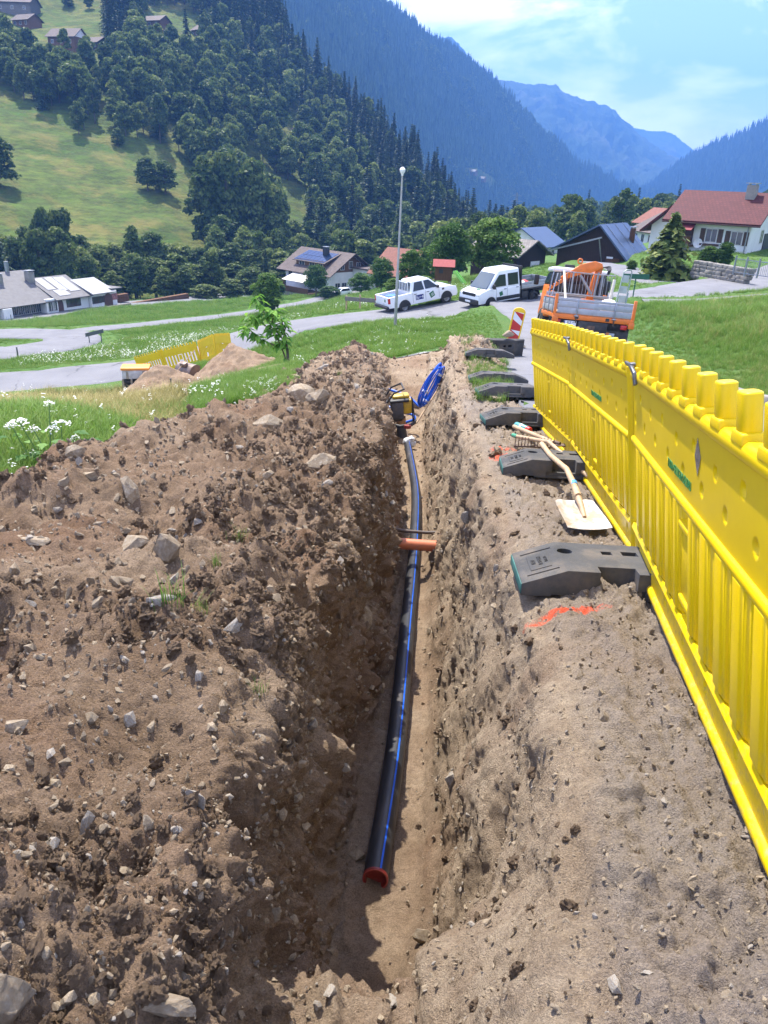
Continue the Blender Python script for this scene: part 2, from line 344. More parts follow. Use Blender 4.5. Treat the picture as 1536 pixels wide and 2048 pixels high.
disp += bank*(big*.26+mid*.024*(.4+.8*sm)+np.maximum(rid-.5, 0)*.035+lump*.02*sm+fine*.018*(.3+.9*sm)+fin2*.009+np.exp(-((yy-15.5)/3)**2)*(mid*.07+lump*.06)*sstep(15, 14, SX))
EXP_ = P0+n0*(disp*edge)[..., None]
tf = sstep(16.4, 17.7, yy); EXP_[..., 2] = EXP_[..., 2]*(1-tf)+(N(EXP_[..., 0].ravel(), EXP_[..., 1].ravel()).reshape(yy.shape)-.05+.16*tf*(1-tf))*tf
EXP_[..., 0] = np.where(SX > 15.3, P0[..., 0], EXP_[..., 0])
ii = np.arange(len(YR)*NC).reshape(len(YR), NC)
EQ = np.stack([ii[:-1, :-1], ii[:-1, 1:], ii[1:, 1:], ii[1:, :-1]], -1).reshape(-1, 4)
EV = EXP_.reshape(-1, 3)
ebvh = BVHTree.FromPolygons([tuple(v) for v in EV.tolist()], EQ.tolist())
def ez(x, y, top=3.0):                                           # height of the dug ground (or the meadow) under a point
    h = ebvh.ray_cast(Vector((x, y, top)), Vector((0, 0, -1)))
    n = N1(x, y); return max(h[0].z, n) if (h[0] is not None and not (lipL(y)-.05 < x < lipR(y)+.05)) else (h[0].z if h[0] is not None else n)
# ---- materials of the ground
m = Mat('soil'); dry = m.attr('dry'); a = m.noise(2.3, 7, .62); b = m.noise(24, 6, .7); c = m.noise(95, 4, .7)
wet = m.ramp(a, [(.28, (.175, .112, .066)), (.5, (.275, .182, .112)), (.72, (.37, .26, .168))])
dr = m.ramp(a, [(.28, (.32, .235, .15)), (.5, (.43, .335, .23)), (.72, (.52, .42, .30))])
k = m.mix(dry, wet, dr); k = m.mix(m.ramp(b, [(.3, (.62,)*3), (.7, (0,)*3)]), k, (.15, .10, .063), 'MIX')
red = m.ramp(m.noise(1.1, 3), [(.52, (0, 0, 0)), (.7, (.4,)*3)]); k = m.mix(red, k, (.19, .095, .05))
grit = m.ramp(c, [(.64, (0, 0, 0)), (.74, (.6,)*3)]); k = m.mix(grit, k, (.44, .38, .29))
gy_ = m.attr('compact'); k = m.mix(m.mix(1., gy_, m.ramp(m.noise(1.7, 5, .6), [(.3, (.25,)*3), (.7, (.75,)*3)]), 'MULTIPLY'), k, (.30, .262, .222)); pr = m.attr('paint'); pf = m.ramp(m.mix(1.0, pr, m.ramp(m.noise(40, 5, .7), [(.35, (0,)*3), (.62, (1,)*3)]), 'MULTIPLY'), [(.12, (0, 0, 0)), (.5, (1, 1, 1))])
k = m.mix(pf, k, (.85, .13, .06))
k = m.mix(1., k, m.ramp(m.noise(150, 4, .75), [(.3, (.55,)*3), (.5, (1.,)*3), (.72, (1.35, 1.33, 1.3))]), 'MULTIPLY'); m.col(k).rough(.95, 0, .2); m.bump(m.mix(.5, m.noise(60, 8, .72), m.noise(210, 4, .7)), 1.0, .035); M_SOIL = m.m
m = Mat('grass_ground'); f = m.noise(.5, 6, .6); g = m.noise(7, 5, .7)
k = m.mix(m.ramp(g, [(.3, (0,)*3), (.7, (.6,)*3)]), m.ramp(f, [(.3, (.06, .125, .02)), (.5, (.085, .165, .028)), (.72, (.125, .18, .04))]), (.035, .08, .014)); m.col(k).rough(.9, 0, .2); m.bump(m.noise(9, 6, .75), .8, .12); M_GRASSG = m.m
m = Mat('asphalt'); f = m.noise(.6, 6, .6); g = m.noise(260, 3, .7)
k = m.ramp(f, [(.3, (.155, .155, .165)), (.7, (.215, .213, .22))]); k = m.mix(m.ramp(g, [(.35, (.55,)*3), (.65, (0,)*3)]), k, (.09, .09, .098))
v = m.n('ShaderNodeTexVoronoi', feature='DISTANCE_TO_EDGE', Scale=.30); mpn = m.n('ShaderNodeMixRGB'); mpn.inputs[0].default_value = .28; nn = m.n('ShaderNodeTexNoise', Scale=1.6, Detail=6); m.l(m.co(), nn.inputs['Vector']); m.l(m.co(), mpn.inputs[1]); m.l(nn.outputs['Color'], mpn.inputs[2]); m.l(mpn.outputs[0], v.inputs['Vector'])
ck = m.ramp(v.outputs['Distance'], [(.0, (1,)*3), (.012, (0,)*3)]); gate = m.ramp(m.noise(.4, 3), [(.46, (0,)*3), (.54, (.85,)*3)]); k = m.mix(m.mix(1., ck, gate, 'MULTIPLY'), k, (.06, .06, .062))
m.col(k).rough(.88, 0, .3); m.bump(g, .5, .006); M_ASPH = m.m
# ---- meadow sheet (open where the ground is dug away)
keep = np.ones((NR-1, NT-1), bool)
cxm = .25*(gx[:-1, :-1]+gx[1:, :-1]+gx[:-1, 1:]+gx[1:, 1:]); cym = .25*(gy[:-1, :-1]+gy[1:, :-1]+gy[:-1, 1:]+gy[1:, 1:])
dug = (cym > .5) & (cym < 17.6) & (cxm > footX(cym)+.25) & (cxm < bankX(cym)-.05)
keep &= ~dug
ii = np.arange(NR*NT).reshape(NR, NT)
GQ = np.stack([ii[:-1, :-1], ii[:-1, 1:], ii[1:, 1:], ii[1:, :-1]], -1)[keep]
me = npmesh('ground', np.stack([gx, gy, gz], -1).reshape(-1, 3), GQ, True, [M_GRASSG]); ground = tag(obj('ground', me), kind='structure')
me = npmesh('dug_earth', EV, EQ, True, [M_SOIL])
dryv = np.clip(.12+.85*wallR*sstep(-3.0, -2.2, EV[:, 2].reshape(SX.shape)-0*yy+.0*yy+.104*yy-.3)+.62*bank+.45*wallR+.30*floor+.14*wallL+.45*np.exp(-((yy-1.2)/.35)**2)*sstep(6, 7, SX)+.42*fbm(P0, 1.2, 3)+.22*sstep(9, 12, yy), 0, 1)
vattr(me, 'dry', dryv.ravel())
pa = np.zeros(len(EV))
for x, y, rx, ry, th in ((.80, 2.83, .17, .035, .05), (1.02, 6.25, .13, .06, .5), (.93, 5.95, .07, .09, .3)):
    dx = EV[:, 0]-x; dy = EV[:, 1]-y; u = dx*math.cos(th)+dy*math.sin(th); w = -dx*math.sin(th)+dy*math.cos(th); pa = np.maximum(pa, np.exp(-(u/rx)**2-(w/ry)**2)*(EV[:, 2] > ZB(EV[:, 1])-.1))
vattr(me, 'paint', pa); vattr(me, 'compact', (bank*sstep(11.5, 9, yy)).ravel()); dug_o = tag(obj('dug_earth', me), kind='structure')
# ---- roads
def strip(name, C, w, mat, lift=.012, wob=.0):
    d = np.gradient(C[:, :2], axis=0); d /= np.linalg.norm(d, axis=1)[:, None]; nrm = np.c_[d[:, 1], -d[:, 0]]; cols = np.linspace(-.5, .5, 7); V = []
    for i, cc in enumerate(cols):
        off = cc*w+(np.sign(cc)*wob*fbm(np.c_[C[:, :2], np.full(len(C), 3.*i)], .9, 3) if abs(cc) == .5 else 0)
        xy = C[:, :2]+nrm*np.reshape(off*np.ones(len(C)), (-1, 1)); V.append(np.c_[xy, C[:, 2]+lift-.02*abs(cc)*2])
    V.append(np.c_[V[-1][:, :2]+nrm*.03, V[-1][:, 2]-.12]); V.insert(0, np.c_[V[0][:, :2]-nrm*.03, V[0][:, 2]-.12])
    V = np.stack(V, 1); n, k = V.shape[:2]; ii = np.arange(n*k).reshape(n, k); Q = np.stack([ii[:-1, :-1], ii[:-1, 1:], ii[1:, 1:], ii[1:, :-1]], -1).reshape(-1, 4)
    return tag(obj(name, npmesh(name, V.reshape(-1, 3), Q, True, [mat])), kind='structure')
for i, (k, (c, w)) in enumerate(RD.items()): strip(k, c, w, M_ASPH, .006+.004*i, .10)
# ---- hillside (a spur with meadows and a wood)
HC = {-1500: [(760, 175), (560, 205), (440, 238), (300, 276), (210, 315), (130, 352), (40, 410), (-120, 500)],
      -850: [(680, 175), (510, 205), (395, 238), (265, 276), (180, 315), (105, 352), (20, 410), (-130, 500)],
      -420: [(600, 175), (450, 205), (350, 238), (230, 276), (150, 315), (80, 352), (0, 410), (-140, 500)],
      -150: [(575, 190), (450, 218), (350, 252), (230, 292), (150, 332), (80, 372), (0, 430), (-140, 525)],
      100: [(585, 195), (460, 230), (350, 264), (230, 303), (150, 343), (80, 386), (0, 446), (-140, 545)],
      300: [(590, 200), (460, 235), (350, 270), (230, 312), (150, 352), (80, 395), (0, 455), (-140, 560)],
      500: [(592, 205), (480, 245), (380, 288), (285, 332), (205, 372), (135, 412), (65, 462), (-30, 520)],
      600: [(592, 210), (495, 255), (408, 300), (325, 343), (255, 382), (205, 417), (165, 447), (140, 475)],
      700: [(590, 215), (505, 262), (438, 300), (378, 335), (325, 368), (285, 398), (255, 423), (236, 448)],
      830: [(585, 220), (525, 260), (478, 295), (440, 320), (410, 343), (386, 363), (366, 383), (352, 400)],
      950: [(578, 235), (545, 265), (525, 285), (510, 300), (500, 315), (490, 330), (484, 345), (480, 360)],
      1040: [(560, 250), (535, 275), (522, 290), (512, 303), (506, 315), (500, 330), (497, 345), (496, 358)]}
hk = sorted(HC); rows = []
for p in hk:
    pr_ = [at(p, q, r) for q, r in HC[p]]; first = np.array(pr_[0]); first = first*.93+np.array([0, 0, -7.]); last = np.array(pr_[-1])*1.2; last[2] = pr_[-1][2]-25
    rows.append([first]+pr_+[last])
rows = np.array(rows)                                           # columns x rows x 3
def resample(A, n, ax):
    t = np.linspace(0, A.shape[ax]-1, n); A = np.moveaxis(A, ax, 0); i = np.clip(t.astype(int), 0, A.shape[0]-2); u = (t-i).reshape((-1,)+(1,)*(A.ndim-1))
    g = lambda j: A[np.clip(j, 0, A.shape[0]-1)]
    o = .5*(2*g(i)+(g(i+1)-g(i-1))*u+(2*g(i-1)-5*g(i)+4*g(i+1)-g(i+2))*u*u+(3*g(i)-g(i-1)-3*g(i+1)+g(i+2))*u**3); return np.moveaxis(o, 0, ax)
HG = resample(resample(rows, 240, 0), 220, 1); HG[..., 2] += fbm(HG, .012, 4)*4+fbm(HG, .08, 3)*.5
def gridobj(name, G, mat, smooth=True):
    n, k = G.shape[:2]; ii = np.arange(n*k).reshape(n, k); Q = np.stack([ii[:-1, :-1], ii[1:, :-1], ii[1:, 1:], ii[:-1, 1:]], -1).reshape(-1, 4)
    me = npmesh(name, G.reshape(-1, 3), Q, smooth, [mat]); return tag(obj(name, me), kind='structure'), Q
m = Mat('hill_meadow'); f = m.noise(.035, 6, .6); g = m.noise(.22, 6, .7, sc3=(1, 1, 5.)); h = m.noise(.012, 3)
k = m.ramp(f, [(.3, (.055, .12, .014)), (.5, (.105, .155, .024)), (.68, (.19, .18, .038))]); k = m.mix(m.ramp(g, [(.38, (0,)*3), (.58, (.85,)*3)]), k, (.05, .065, .018)); k = m.mix(m.ramp(m.noise(.09, 6, .65), [(.5, (0,)*3), (.66, (.7,)*3)]), k, (.22, .18, .05))
k = m.mix(m.ramp(m.noise(1.6, 4, .7, sc3=(1, 1, 3.)), [(.4, (0,)*3), (.7, (.45,)*3)]), k, (.12, .14, .035)); m.col(k).rough(.95, 0, .15); m.bump(m.mix(.5, m.noise(.9, 6, .7), m.noise(.25, 5, .7, sc3=(1, 1, 4.))), .9, 1.6); M_HILL = m.m
hill, HQ = gridobj('hillside', HG, M_HILL)
HV = HG.reshape(-1, 3); hbvh = BVHTree.FromPolygons([tuple(v) for v in HV.tolist()], HQ.tolist())
gbvh_c = None
m2bvh = None
def far_hit(px, py, G):
    n, k = G.shape[:2]; ii = np.arange(n*k).reshape(n, k); Q = np.stack([ii[:-1, :-1], ii[1:, :-1], ii[1:, 1:], ii[:-1, 1:]], -1).reshape(-1, 4)
    b = BVHTree.FromPolygons([tuple(v) for v in G.reshape(-1, 3).tolist()], Q.tolist()); return b.ray_cast(Vector((0, 0, 0)), Vector(ray(px, py)).normalized())[0]
def hill_hit(px, py):
    d = Vector(ray(px, py)); h = hbvh.ray_cast(Vector((0, 0, 0)), d.normalized()); return h[0]
# ---- mountains: loft from the valley to the ridge line seen against the sky
def mountain(name, ridge, base_r, mat, nx=220, ny=90, rough=.05, back=1.25, seed=0, base_z=-60, prof=1.0):
    R = np.array([at(*c) for c in ridge]); R = resample(R, nx, 0); d = R[:, :2]/np.linalg.norm(R[:, :2], axis=1)[:, None]
    br = np.interp(np.linspace(0, 1, nx), np.linspace(0, 1, len(base_r)), base_r); B = np.c_[d*br[:, None], np.full(nx, base_z, float)]
    t = np.linspace(0, 1, ny)[None, :, None]; G = B[:, None]*(1-t)+R[:, None]*t
    G[..., 2] = B[:, None, 2]+(R[:, None, 2]-B[:, None, 2])*t[..., 0]**prof
    H = np.ptp(G[..., 2]); e = np.sin(np.clip(t[..., 0], 0, 1)*PI)**.6
    G[..., 2] += H*rough*e*(fbm(G+seed*999, 4.5/H, 5, .55, True)-.6); G[..., 2] += H*.012*t[..., 0]*fbm(G+seed*77, 22/H, 3)
    bk = R.copy()*back; bk[:, 2] = R[:, 2]*.5; G = np.concatenate([G, bk[:, None]], 1); return gridobj(name, G, mat)[0], G
m = Mat('forest_slope'); f = m.noise(.006, 6, .6); g = m.noise(.07, 5, .75)
k = m.ramp(f, [(.3, (.028, .055, .026)), (.6, (.045, .085, .032)), (.8, (.08, .115, .045))]); k = m.mix(m.ramp(g, [(.35, (.7,)*3), (.65, (0,)*3)]), k, (.014, .03, .016)); m.col(k).rough(.95, 0, .1); m.bump(m.noise(.05, 6, .75), 1., 14); M_FSL = m.m
m = Mat('rocky_slope'); f = m.noise(.0022, 7, .62); k = m.ramp(f, [(.35, (.04, .075, .035)), (.55, (.08, .11, .055)), (.66, (.2, .2, .18))]); m.col(k).rough(.95, 0, .1); m.bump(m.noise(.008, 8, .75), 1., 60); M_RSL = m.m
mt2, G2 = mountain('mountain', [(330, -330, 1500), (545, -170, 1550), (680, -60, 1600), (760, 8, 1650), (800, 32, 1700), (850, 70, 1750), (930, 122, 1850), (1010, 184, 1950), (1100, 280, 2050), (1200, 355, 2200), (1270, 388, 2350), (1330, 402, 2500)], [700, 800, 1000, 1400, 2000, 2450], M_FSL, 300, 120, .06, seed=1)
mountain('mountain', [(780, 40, 3400), (850, 62, 3450), (875, 76, 3450), (905, 78, 3500), (935, 110, 3500), (960, 140, 3500), (985, 155, 3500), (1020, 163, 3500), (1060, 169, 3500), (1110, 170, 3550), (1125, 182, 3550), (1160, 197, 3600), (1212, 213, 3650), (1240, 232, 3700), (1280, 272, 3800), (1330, 308, 3900), (1365, 322, 4000), (1440, 372, 4100)], [2500, 2600, 2800], M_RSL, 260, 80, .07, seed=2)
mountain('mountain', [(1150, 230, 5000), (1230, 248, 5000), (1275, 257, 5000), (1300, 262, 5000), (1330, 263, 5000), (1350, 270, 5000), (1368, 285, 5000), (1390, 302, 5000), (1430, 330, 5050), (1520, 370, 5100)], [4200, 4300], M_RSL, 160, 60, .05, seed=3)
mtR, GR = mountain('mountain', [(1270, 396, 2900), (1305, 374, 2850), (1330, 352, 2800), (1400, 305, 2750), (1480, 272, 2700), (1536, 245, 2650), (1640, 180, 2600), (1800, 90, 2500)], [2500, 2200, 1700], M_FSL, 220, 90, .05, seed=4)
# ---- the air: faint blue haze over the whole valley
def haze():
    m = bpy.data.materials.new('haze'); m.use_nodes = True; t = m.node_tree; t.nodes.clear(); o = t.nodes.new('ShaderNodeOutputMaterial'); v = t.nodes.new('ShaderNodeVolumePrincipled')
    v.inputs['Color'].default_value = (.16, .40, 1.0, 1); v.inputs['Density'].default_value = 2.9e-4; v.inputs['Anisotropy'].default_value = .0; t.links.new(v.outputs[0], o.inputs['Volume'])
    b = MB(); b.box((0, 2600, 330), (9000, 7400, 900)); h = b.build('haze', m); tag(h, 'faint blue summer haze filling the valley', 'haze', kind='stuff')
haze()
# ================================================================== NEAR THINGS: trench, barriers, tools
def frame(o, d, z=(0, 0, 1)):
    d = Vector(d).normalized(); zz = Vector(z); y = zz.cross(d).normalized(); zz = d.cross(y); p = o
    return Matrix(((d.x, y.x, zz.x, p[0]), (d.y, y.y, zz.y, p[1]), (d.z, y.z, zz.z, p[2]), (0, 0, 0, 1)))
def boolcut(o, cutters, op='DIFFERENCE'):
    tmp = []
    for c in cutters:
        me = bpy.data.meshes.new('c'); me.from_pydata(c.v, [], c.f); bm = bmesh.new(); bm.from_mesh(me); bmesh.ops.recalc_face_normals(bm, faces=bm.faces); bm.to_mesh(me); bm.free()
        co = bpy.data.objects.new('c', me); COL.objects.link(co); tmp.append(co)
        b = o.modifiers.new('b', 'BOOLEAN'); b.operation = op; b.object = co; b.solver = 'EXACT'
    mods = [(m.width, m.segments) for m in o.modifiers if m.type == 'BEVEL']
    for m in list(o.modifiers):
        if m.type == 'BEVEL': o.modifiers.remove(m)
    dg = bpy.context.evaluated_depsgraph_get(); nm = bpy.data.meshes.new_from_object(o.evaluated_get(dg)); o.modifiers.clear(); o.data = nm
    for c in tmp: bpy.data.objects.remove(c)
    for w, s in mods:
        b = o.modifiers.new('bevel', 'BEVEL'); b.width = w; b.segments = s; b.limit_method = 'ANGLE'; b.angle_limit = RAD(35)
    return o
def text(name, body, size, mat, parent, M, depth=.0008, sx=1.0):
    cu = bpy.data.curves.new(name, 'FONT'); cu.body = body; cu.size = size; cu.extrude = depth; cu.align_x = 'CENTER'; cu.align_y = 'CENTER'
    t = bpy.data.objects.new(name, cu); COL.objects.link(t); dg = bpy.context.evaluated_depsgraph_get(); me = bpy.data.meshes.new_from_object(t.evaluated_get(dg)); bpy.data.objects.remove(t)
    me.materials.clear(); me.materials.append(mat); o = bpy.data.objects.new(name, me); link(o, parent); o.matrix_local = M @ Matrix.Diagonal((sx, 1, 1, 1)); return o
for nm_ in ('yellow_plastic_clean', 'yellow_plastic'):
    m = Mat(nm_); k = m.ramp(m.noise(2.2, 5, .6), [(.3, (.68, .46, .001)), (.7, (.76, .53, .002))]); d = m.ramp(m.noise(7, 8, .7, dist=.5), [(.58, (0,)*3), (.8, (.35,)*3)]); k = m.mix(d, k, (.50, .36, .09)); k = m.mix(m.ramp(m.noise(2.2, 9, .8, sc3=(1, 9, .5)), [(.6, (0,)*3), (.66, (.15,)*3)]), k, (.60, .46, .14))
    if nm_ == 'yellow_plastic':                                   # mud splashes along the foot of the panel
        sp_ = m.n('ShaderNodeSeparateXYZ'); m.l(m.co(), sp_.inputs[0]); lo_ = m.ramp(sp_.outputs[2], [(.02, (1,)*3), (.34, (0,)*3)]); k = m.mix(m.mix(1., lo_, m.ramp(m.noise(26, 8, .75), [(.5, (0,)*3), (.66, (.8,)*3)]), 'MULTIPLY'), k, (.30, .22, .13))
    m.col(k).rough(.40, 0, .3); m.bump(m.noise(9, 3), .06, .01); M_YELC, M_YEL = (m.m, None) if nm_.endswith('clean') else (M_YELC, m.m)
m = Mat('yellow_plastic_far'); m.col(m.ramp(m.noise(2.2, 5, .6), [(.3, (.72, .44, .004)), (.7, (.80, .52, .01))])).rough(.45); M_YEL2 = m.m
m = Mat('recycled_rubber'); k = m.ramp(m.noise(3, 6, .65), [(.3, (.035, .036, .038)), (.7, (.078, .076, .073))]); k = m.mix(m.ramp(m.noise(330, 3, .7), [(.55, (0,)*3), (.7, (.6,)*3)]), k, (.15, .145, .14)); k = m.mix(m.ramp(m.noise(5, 6, .7), [(.5, (0,)*3), (.75, (.45,)*3)]), k, (.22, .17, .12)); m.col(k).rough(.85, 0, .3); m.bump(m.noise(220, 4, .7), .5, .004); M_RUB = m.m
M_GREEN = pm('green_print', (.02, .22, .06), .5); M_GREY = pm('zinc_grey', (.30, .31, .33), .38, .75, .2, 9); M_FOIL = pm('silver_foil', (.35, .36, .38), .25, .8, .4, 30)
M_TEAL = pm('green_paint_worn', (.035, .12, .10), .7, 0, .4, 12)
LP = 2.16
def make_panel():
    e = empty('construction_barrier')
    def board(m, x0, x1, z0, z1, T, dims, nx, nz):
        X = np.linspace(x0, x1, nx); Z = np.linspace(z0, z1, nz); gX, gZ = np.meshgrid(X, Z, indexing='ij'); dep = np.zeros_like(gX)
        for (a, b, ra, rb) in dims: dep = np.maximum(dep, .016*np.clip(1-((gX-a)/ra)**2-((gZ-b)/rb)**2, 0, 1)**.6)
        ii = np.arange(nx*nz).reshape(nx, nz)
        for sgn in (1, -1):
            Y = sgn*(T-dep*(1 if sgn > 0 else 1)); vs = [tuple(v) for v in np.stack([gX, Y, gZ], -1).reshape(-1, 3)]
            q = np.stack([ii[:-1, :-1], ii[1:, :-1], ii[1:, 1:], ii[:-1, 1:]], -1).reshape(-1, 4); m.add(vs, [tuple(t) for t in (q if sgn < 0 else q[:, ::-1])])
        m.box(((x0+x1)/2, 0, z1), (x1-x0, 2*T, .002)); m.box(((x0+x1)/2, 0, z0), (x1-x0, 2*T, .002))
    du = [(.22+.245*i, .885-.0*i if i % 2 else .86, .019, .024) for i in range(8)]+[(.12+.245*i, .765, .019, .024) for i in range(9)]
    part('upper_board', M_YEL, e, lambda m: board(m, .05, LP-.02, .665, .955, .016, du, 330, 46), smooth=True, ang=60)
    part('lower_board', M_YEL, e, lambda m: board(m, .05, LP-.02, .045, .185, .016, [(.16+.31*i, .115, .019, .024) for i in range(7)], 260, 20), smooth=True, ang=60)
    for z, h, t in ((.985, .06, .062), (.652, .042, .062), (.022, .048, .07)): part('rail', M_YEL, e, lambda m: m.box(((LP+.03)/2, 0, z), (LP-.05, t, h)), bevel=min(t, h)*.42, seg=4)
    part('sill', M_YEL, e, lambda m: m.prism([(-.031, .178), (.031, .178), (.022, .200), (-.022, .200)], .05, LP-.02, axis='x'))
    def slat(m, w):
        prof = [(-w/2, -.020), (-w/2, .010), (-w*.40, .012), (-w*.38, .022), (-w*.25, .023), (-w*.22, .031), (w*.22, .031), (w*.25, .023), (w*.38, .022), (w*.40, .012), (w/2, .010), (w/2, -.020)]
        n = len(prof); z0, z1 = .19, .640
        vs = [(a, b, z0+.030*(max(b, 0)/.031)) for a, b in prof]+[(a, b, z1) for a, b in prof]
        m.add(vs, [tuple(range(n)), tuple(range(2*n-1, n-1, -1))]+[(i, n+i, n+(i+1) % n, (i+1) % n) for i in range(n)])
    first = None; xs = [.125+.165*i for i in range(5)]+[1.295+.165*i for i in range(5)]
    for x in xs:
        if first is None: first = part('slat', M_YEL, e, lambda m: slat(m, .145), bevel=.004, seg=2); first.location = (x, 0, 0)
        else: c = first.copy(); link(c, e); c.location = (x, 0, 0)
    for x in (.945, 1.165): part('slat', M_YEL, e, lambda m: slat(m, .085), bevel=.004).location = (x, 0, 0)
    pn = part('window_panel', M_YEL, e, lambda m: m.box((1.055, 0, .415), (.15, .030, .27)), bevel=.006)
    for z in (.56, .27): part('ledge', M_YEL, pn, lambda m: m.box((1.055, 0, z), (.15, .050, .03)), bevel=.008, seg=3)
    pg = None
    for i in range(11):
        x = .10+.193*i
        if pg is None:
            def peg(m):
                m.box((0, 0, .022), (.088, .064, .034), taper=.92); m.prism([((.036*abs(math.cos(a))**.6)*(1 if math.cos(a) > 0 else -1)*.95, (.026*abs(math.sin(a))**.6)*(1 if math.sin(a) > 0 else -1)) for a in [2*PI*k/20 for k in range(20)]], .03, .140, axis='z')
            pg = part('peg', M_YELC, e, peg, bevel=.006, seg=3); pg.location = (x, 0, .995)
        else: c = pg.copy(); link(c, e); c.location = (x, 0, .995)
    po = part('post', M_YEL, e, lambda m: (m.tube([(.02, 0, -.045), (.02, 0, 1.02)], .030, 18), m.tube([(.02, 0, -.07), (.02, 0, -.04)], .020, 12)), smooth=True)
    part('collar', M_YEL, po, lambda m: m.tube([(.02, 0, -.012), (.02, 0, .014)], .036, 18), smooth=True)
    return e
def panel_text(e, off=0.0): return text('lettering', 'TERRA+SELLIG&MUELBAU', .050, M_GREEN, e, Matrix.Translation((.80+off, .0172, .735)) @ Matrix(((-1, 0, 0, 0), (0, 0, 1, 0), (0, 1, 0, 0), (0, 0, 0, 1))), sx=.62)
JN, JA, JB, JC = (Vector(p) for p in ((.914, 1.08, -1.411), (1.31, 3.50, -1.73), (1.51, 5.74, -2.03), (1.575, 7.81, -2.315)))
LEAN = lambda a: (-math.sin(RAD(a)), 0, math.cos(RAD(a)))          # the row leans towards the trench
proto = make_panel(); panels = []
for i, (p, q, lb) in enumerate([(JA, JB, 'yellow plastic barrier panel between the two grey clips, small green lettering'), (JB, JC, 'farthest yellow barrier panel of the trench row, ending beside the truck'), (JN, JA, 'nearest yellow barrier panel, running out of the frame beside the large black foot')]):
    e = proto if i == 0 else copy_tree(proto); d = q-p; tag(e, lb, 'barrier', 'barrier panels along the trench')
    e.matrix_world = frame(p, d, LEAN(9 if i != 1 else 7.5)) @ Matrix.Diagonal((d.length/LP, 1, .945, 1)); panels.append(e)
def flag(m): m.prism([(0, -.062), (.034, .0), (0, .066), (-.036, .006)], .0170, .0182, axis='y')
panel_text(panels[0], .18); panel_text(panels[2], .36)
rf = part('reflector', M_FOIL, panels[2], flag); rf.location = (.90, 0, .86)
def clip(m):
    m.prism([(-.11, -.045), (-.085, -.055), (-.07, -.01), (.0, .022), (.10, .030), (.10, .044), (-.01, .040), (-.09, .008)], .036, .052); m.box((.0, .0, .036), (.05, .10, .014)); m.prism([(-.03, -.02), (.09, .0), (.09, .04), (-.03, .04)], -.052, -.036)
for p, q, lb in ((JA, JB, 'grey metal clip joining the two nearest yellow panels'), (JB, JC, 'grey metal clip at the farther joint of the yellow panels')):
    c = part('coupling_hook', pm('dark_zinc', (.14, .145, .155), .4, .6, .3, 20), None, clip, bevel=.004); c.matrix_world = frame(p+Vector(LEAN(9))*.965, q-p, LEAN(9)); tag(c, lb, 'clip', 'clips on the barrier')
# ---- black feet
def make_foot():
    e = empty('ballast_block')
    def body(m): m.prism([(0, .0), (0, .055), (.20, .128), (.66, .128), (.86, .055), (.86, .0)], -.20, .20)
    b = part('body', M_RUB, e, body, bevel=.008, seg=2)
    cs = []
    for c, d in (((.43, -.205, .10), (.17, .16, .12)), ((.30, .07, .12), (.075, .06, .2)), ((.43, .07, .12), (.05, .045, .2)), ((.54, .075, .12), (.075, .055, .2)), ((.43, -.2, .03), (.25, .03, .035)), ((.18, -.19, 0), (.09, .5, .02)), ((.68, -.19, 0), (.09, .5, .02))):
        c_ = MB(); c_.box(c, d); cs.append(c_)
    cy = MB(); cy.lathe([(0, -.2), (.036, -.2), (.036, .2), (0, .2)], 20, Matrix.Translation((.23, .07, .12))); cs[1] = cy
    for x in (.015, .845):
        for y in (-.135, .135):
            g = MB(); M = Matrix.Translation((.10 if x < .4 else .76, y, .098)) @ Matrix.Rotation(RAD(-20 if x < .4 else 20), 4, 'Y'); g.box((0, 0, 0), (.15, .018, .022), M); cs.append(g)
    boolcut(b, cs)
    sl = Matrix.Translation((.10, 0, .0925)) @ Matrix.Rotation(RAD(-20), 4, 'Y')
    lp = part('label_plate', M_RUB, e, lambda m: (m.box((0, 0, 0), (.10, .18, .006), sl)), bevel=.002)
    for t, s, dx in (('7080', .03, -.028), ('NAAA U', .028, 0.003), ('0748 U', .022, .032)): text('embossed_line', t, s, M_RUB, lp, sl @ Matrix.Translation((dx, 0, .004)) @ Matrix.Rotation(-PI/2, 4, 'Z'), .002)
    part('end_strip', M_TEAL, e, lambda m: m.box((-.0015, 0, .028), (.006, .39, .048)), bevel=.002)
    return e
foot = make_foot(); FT = [((.64, 3.20), -2, 'black rubber barrier foot nearest the camera, with a deep side pocket'), ((.86, 5.34), -4, 'black rubber barrier foot under the wooden tool handles'), ((.96, 7.42), 2, 'black rubber barrier foot beside the spray can and the panel end'),
      ((1.10, 9.30), 1, 'black rubber foot standing free, first beyond the yellow panels'), ((1.20, 11.30), -2, 'black rubber foot standing free, second beyond the yellow panels'), ((1.36, 13.75), -3, 'black rubber foot in the grass strip, third beyond the yellow panels')]
for i, ((x, y), rz, lb) in enumerate(FT):
    e = foot if i == 0 else copy_tree(foot); z = max(ez(x+.1, y), ez(x+.4, y), ZB(y)+.0)+.0
    e.location = (x, y, z+.004); e.rotation_euler = (RAD(-7), 0, RAD(rz)); tag(e, lb, 'barrier foot', 'barrier feet along the trench')
e = copy_tree(foot); e.location = (2.78, 16.2, ZB(16.3)+.34); e.rotation_euler = (RAD(180+4), 0, RAD(184)); tag(e, 'upturned black barrier foot with a stone on it, farthest of the row', 'barrier foot', 'barrier feet along the trench'); e.rotation_euler = (RAD(100), 0, RAD(4)); e.location = (1.98, 16.35, ZB(16.3)+.21)
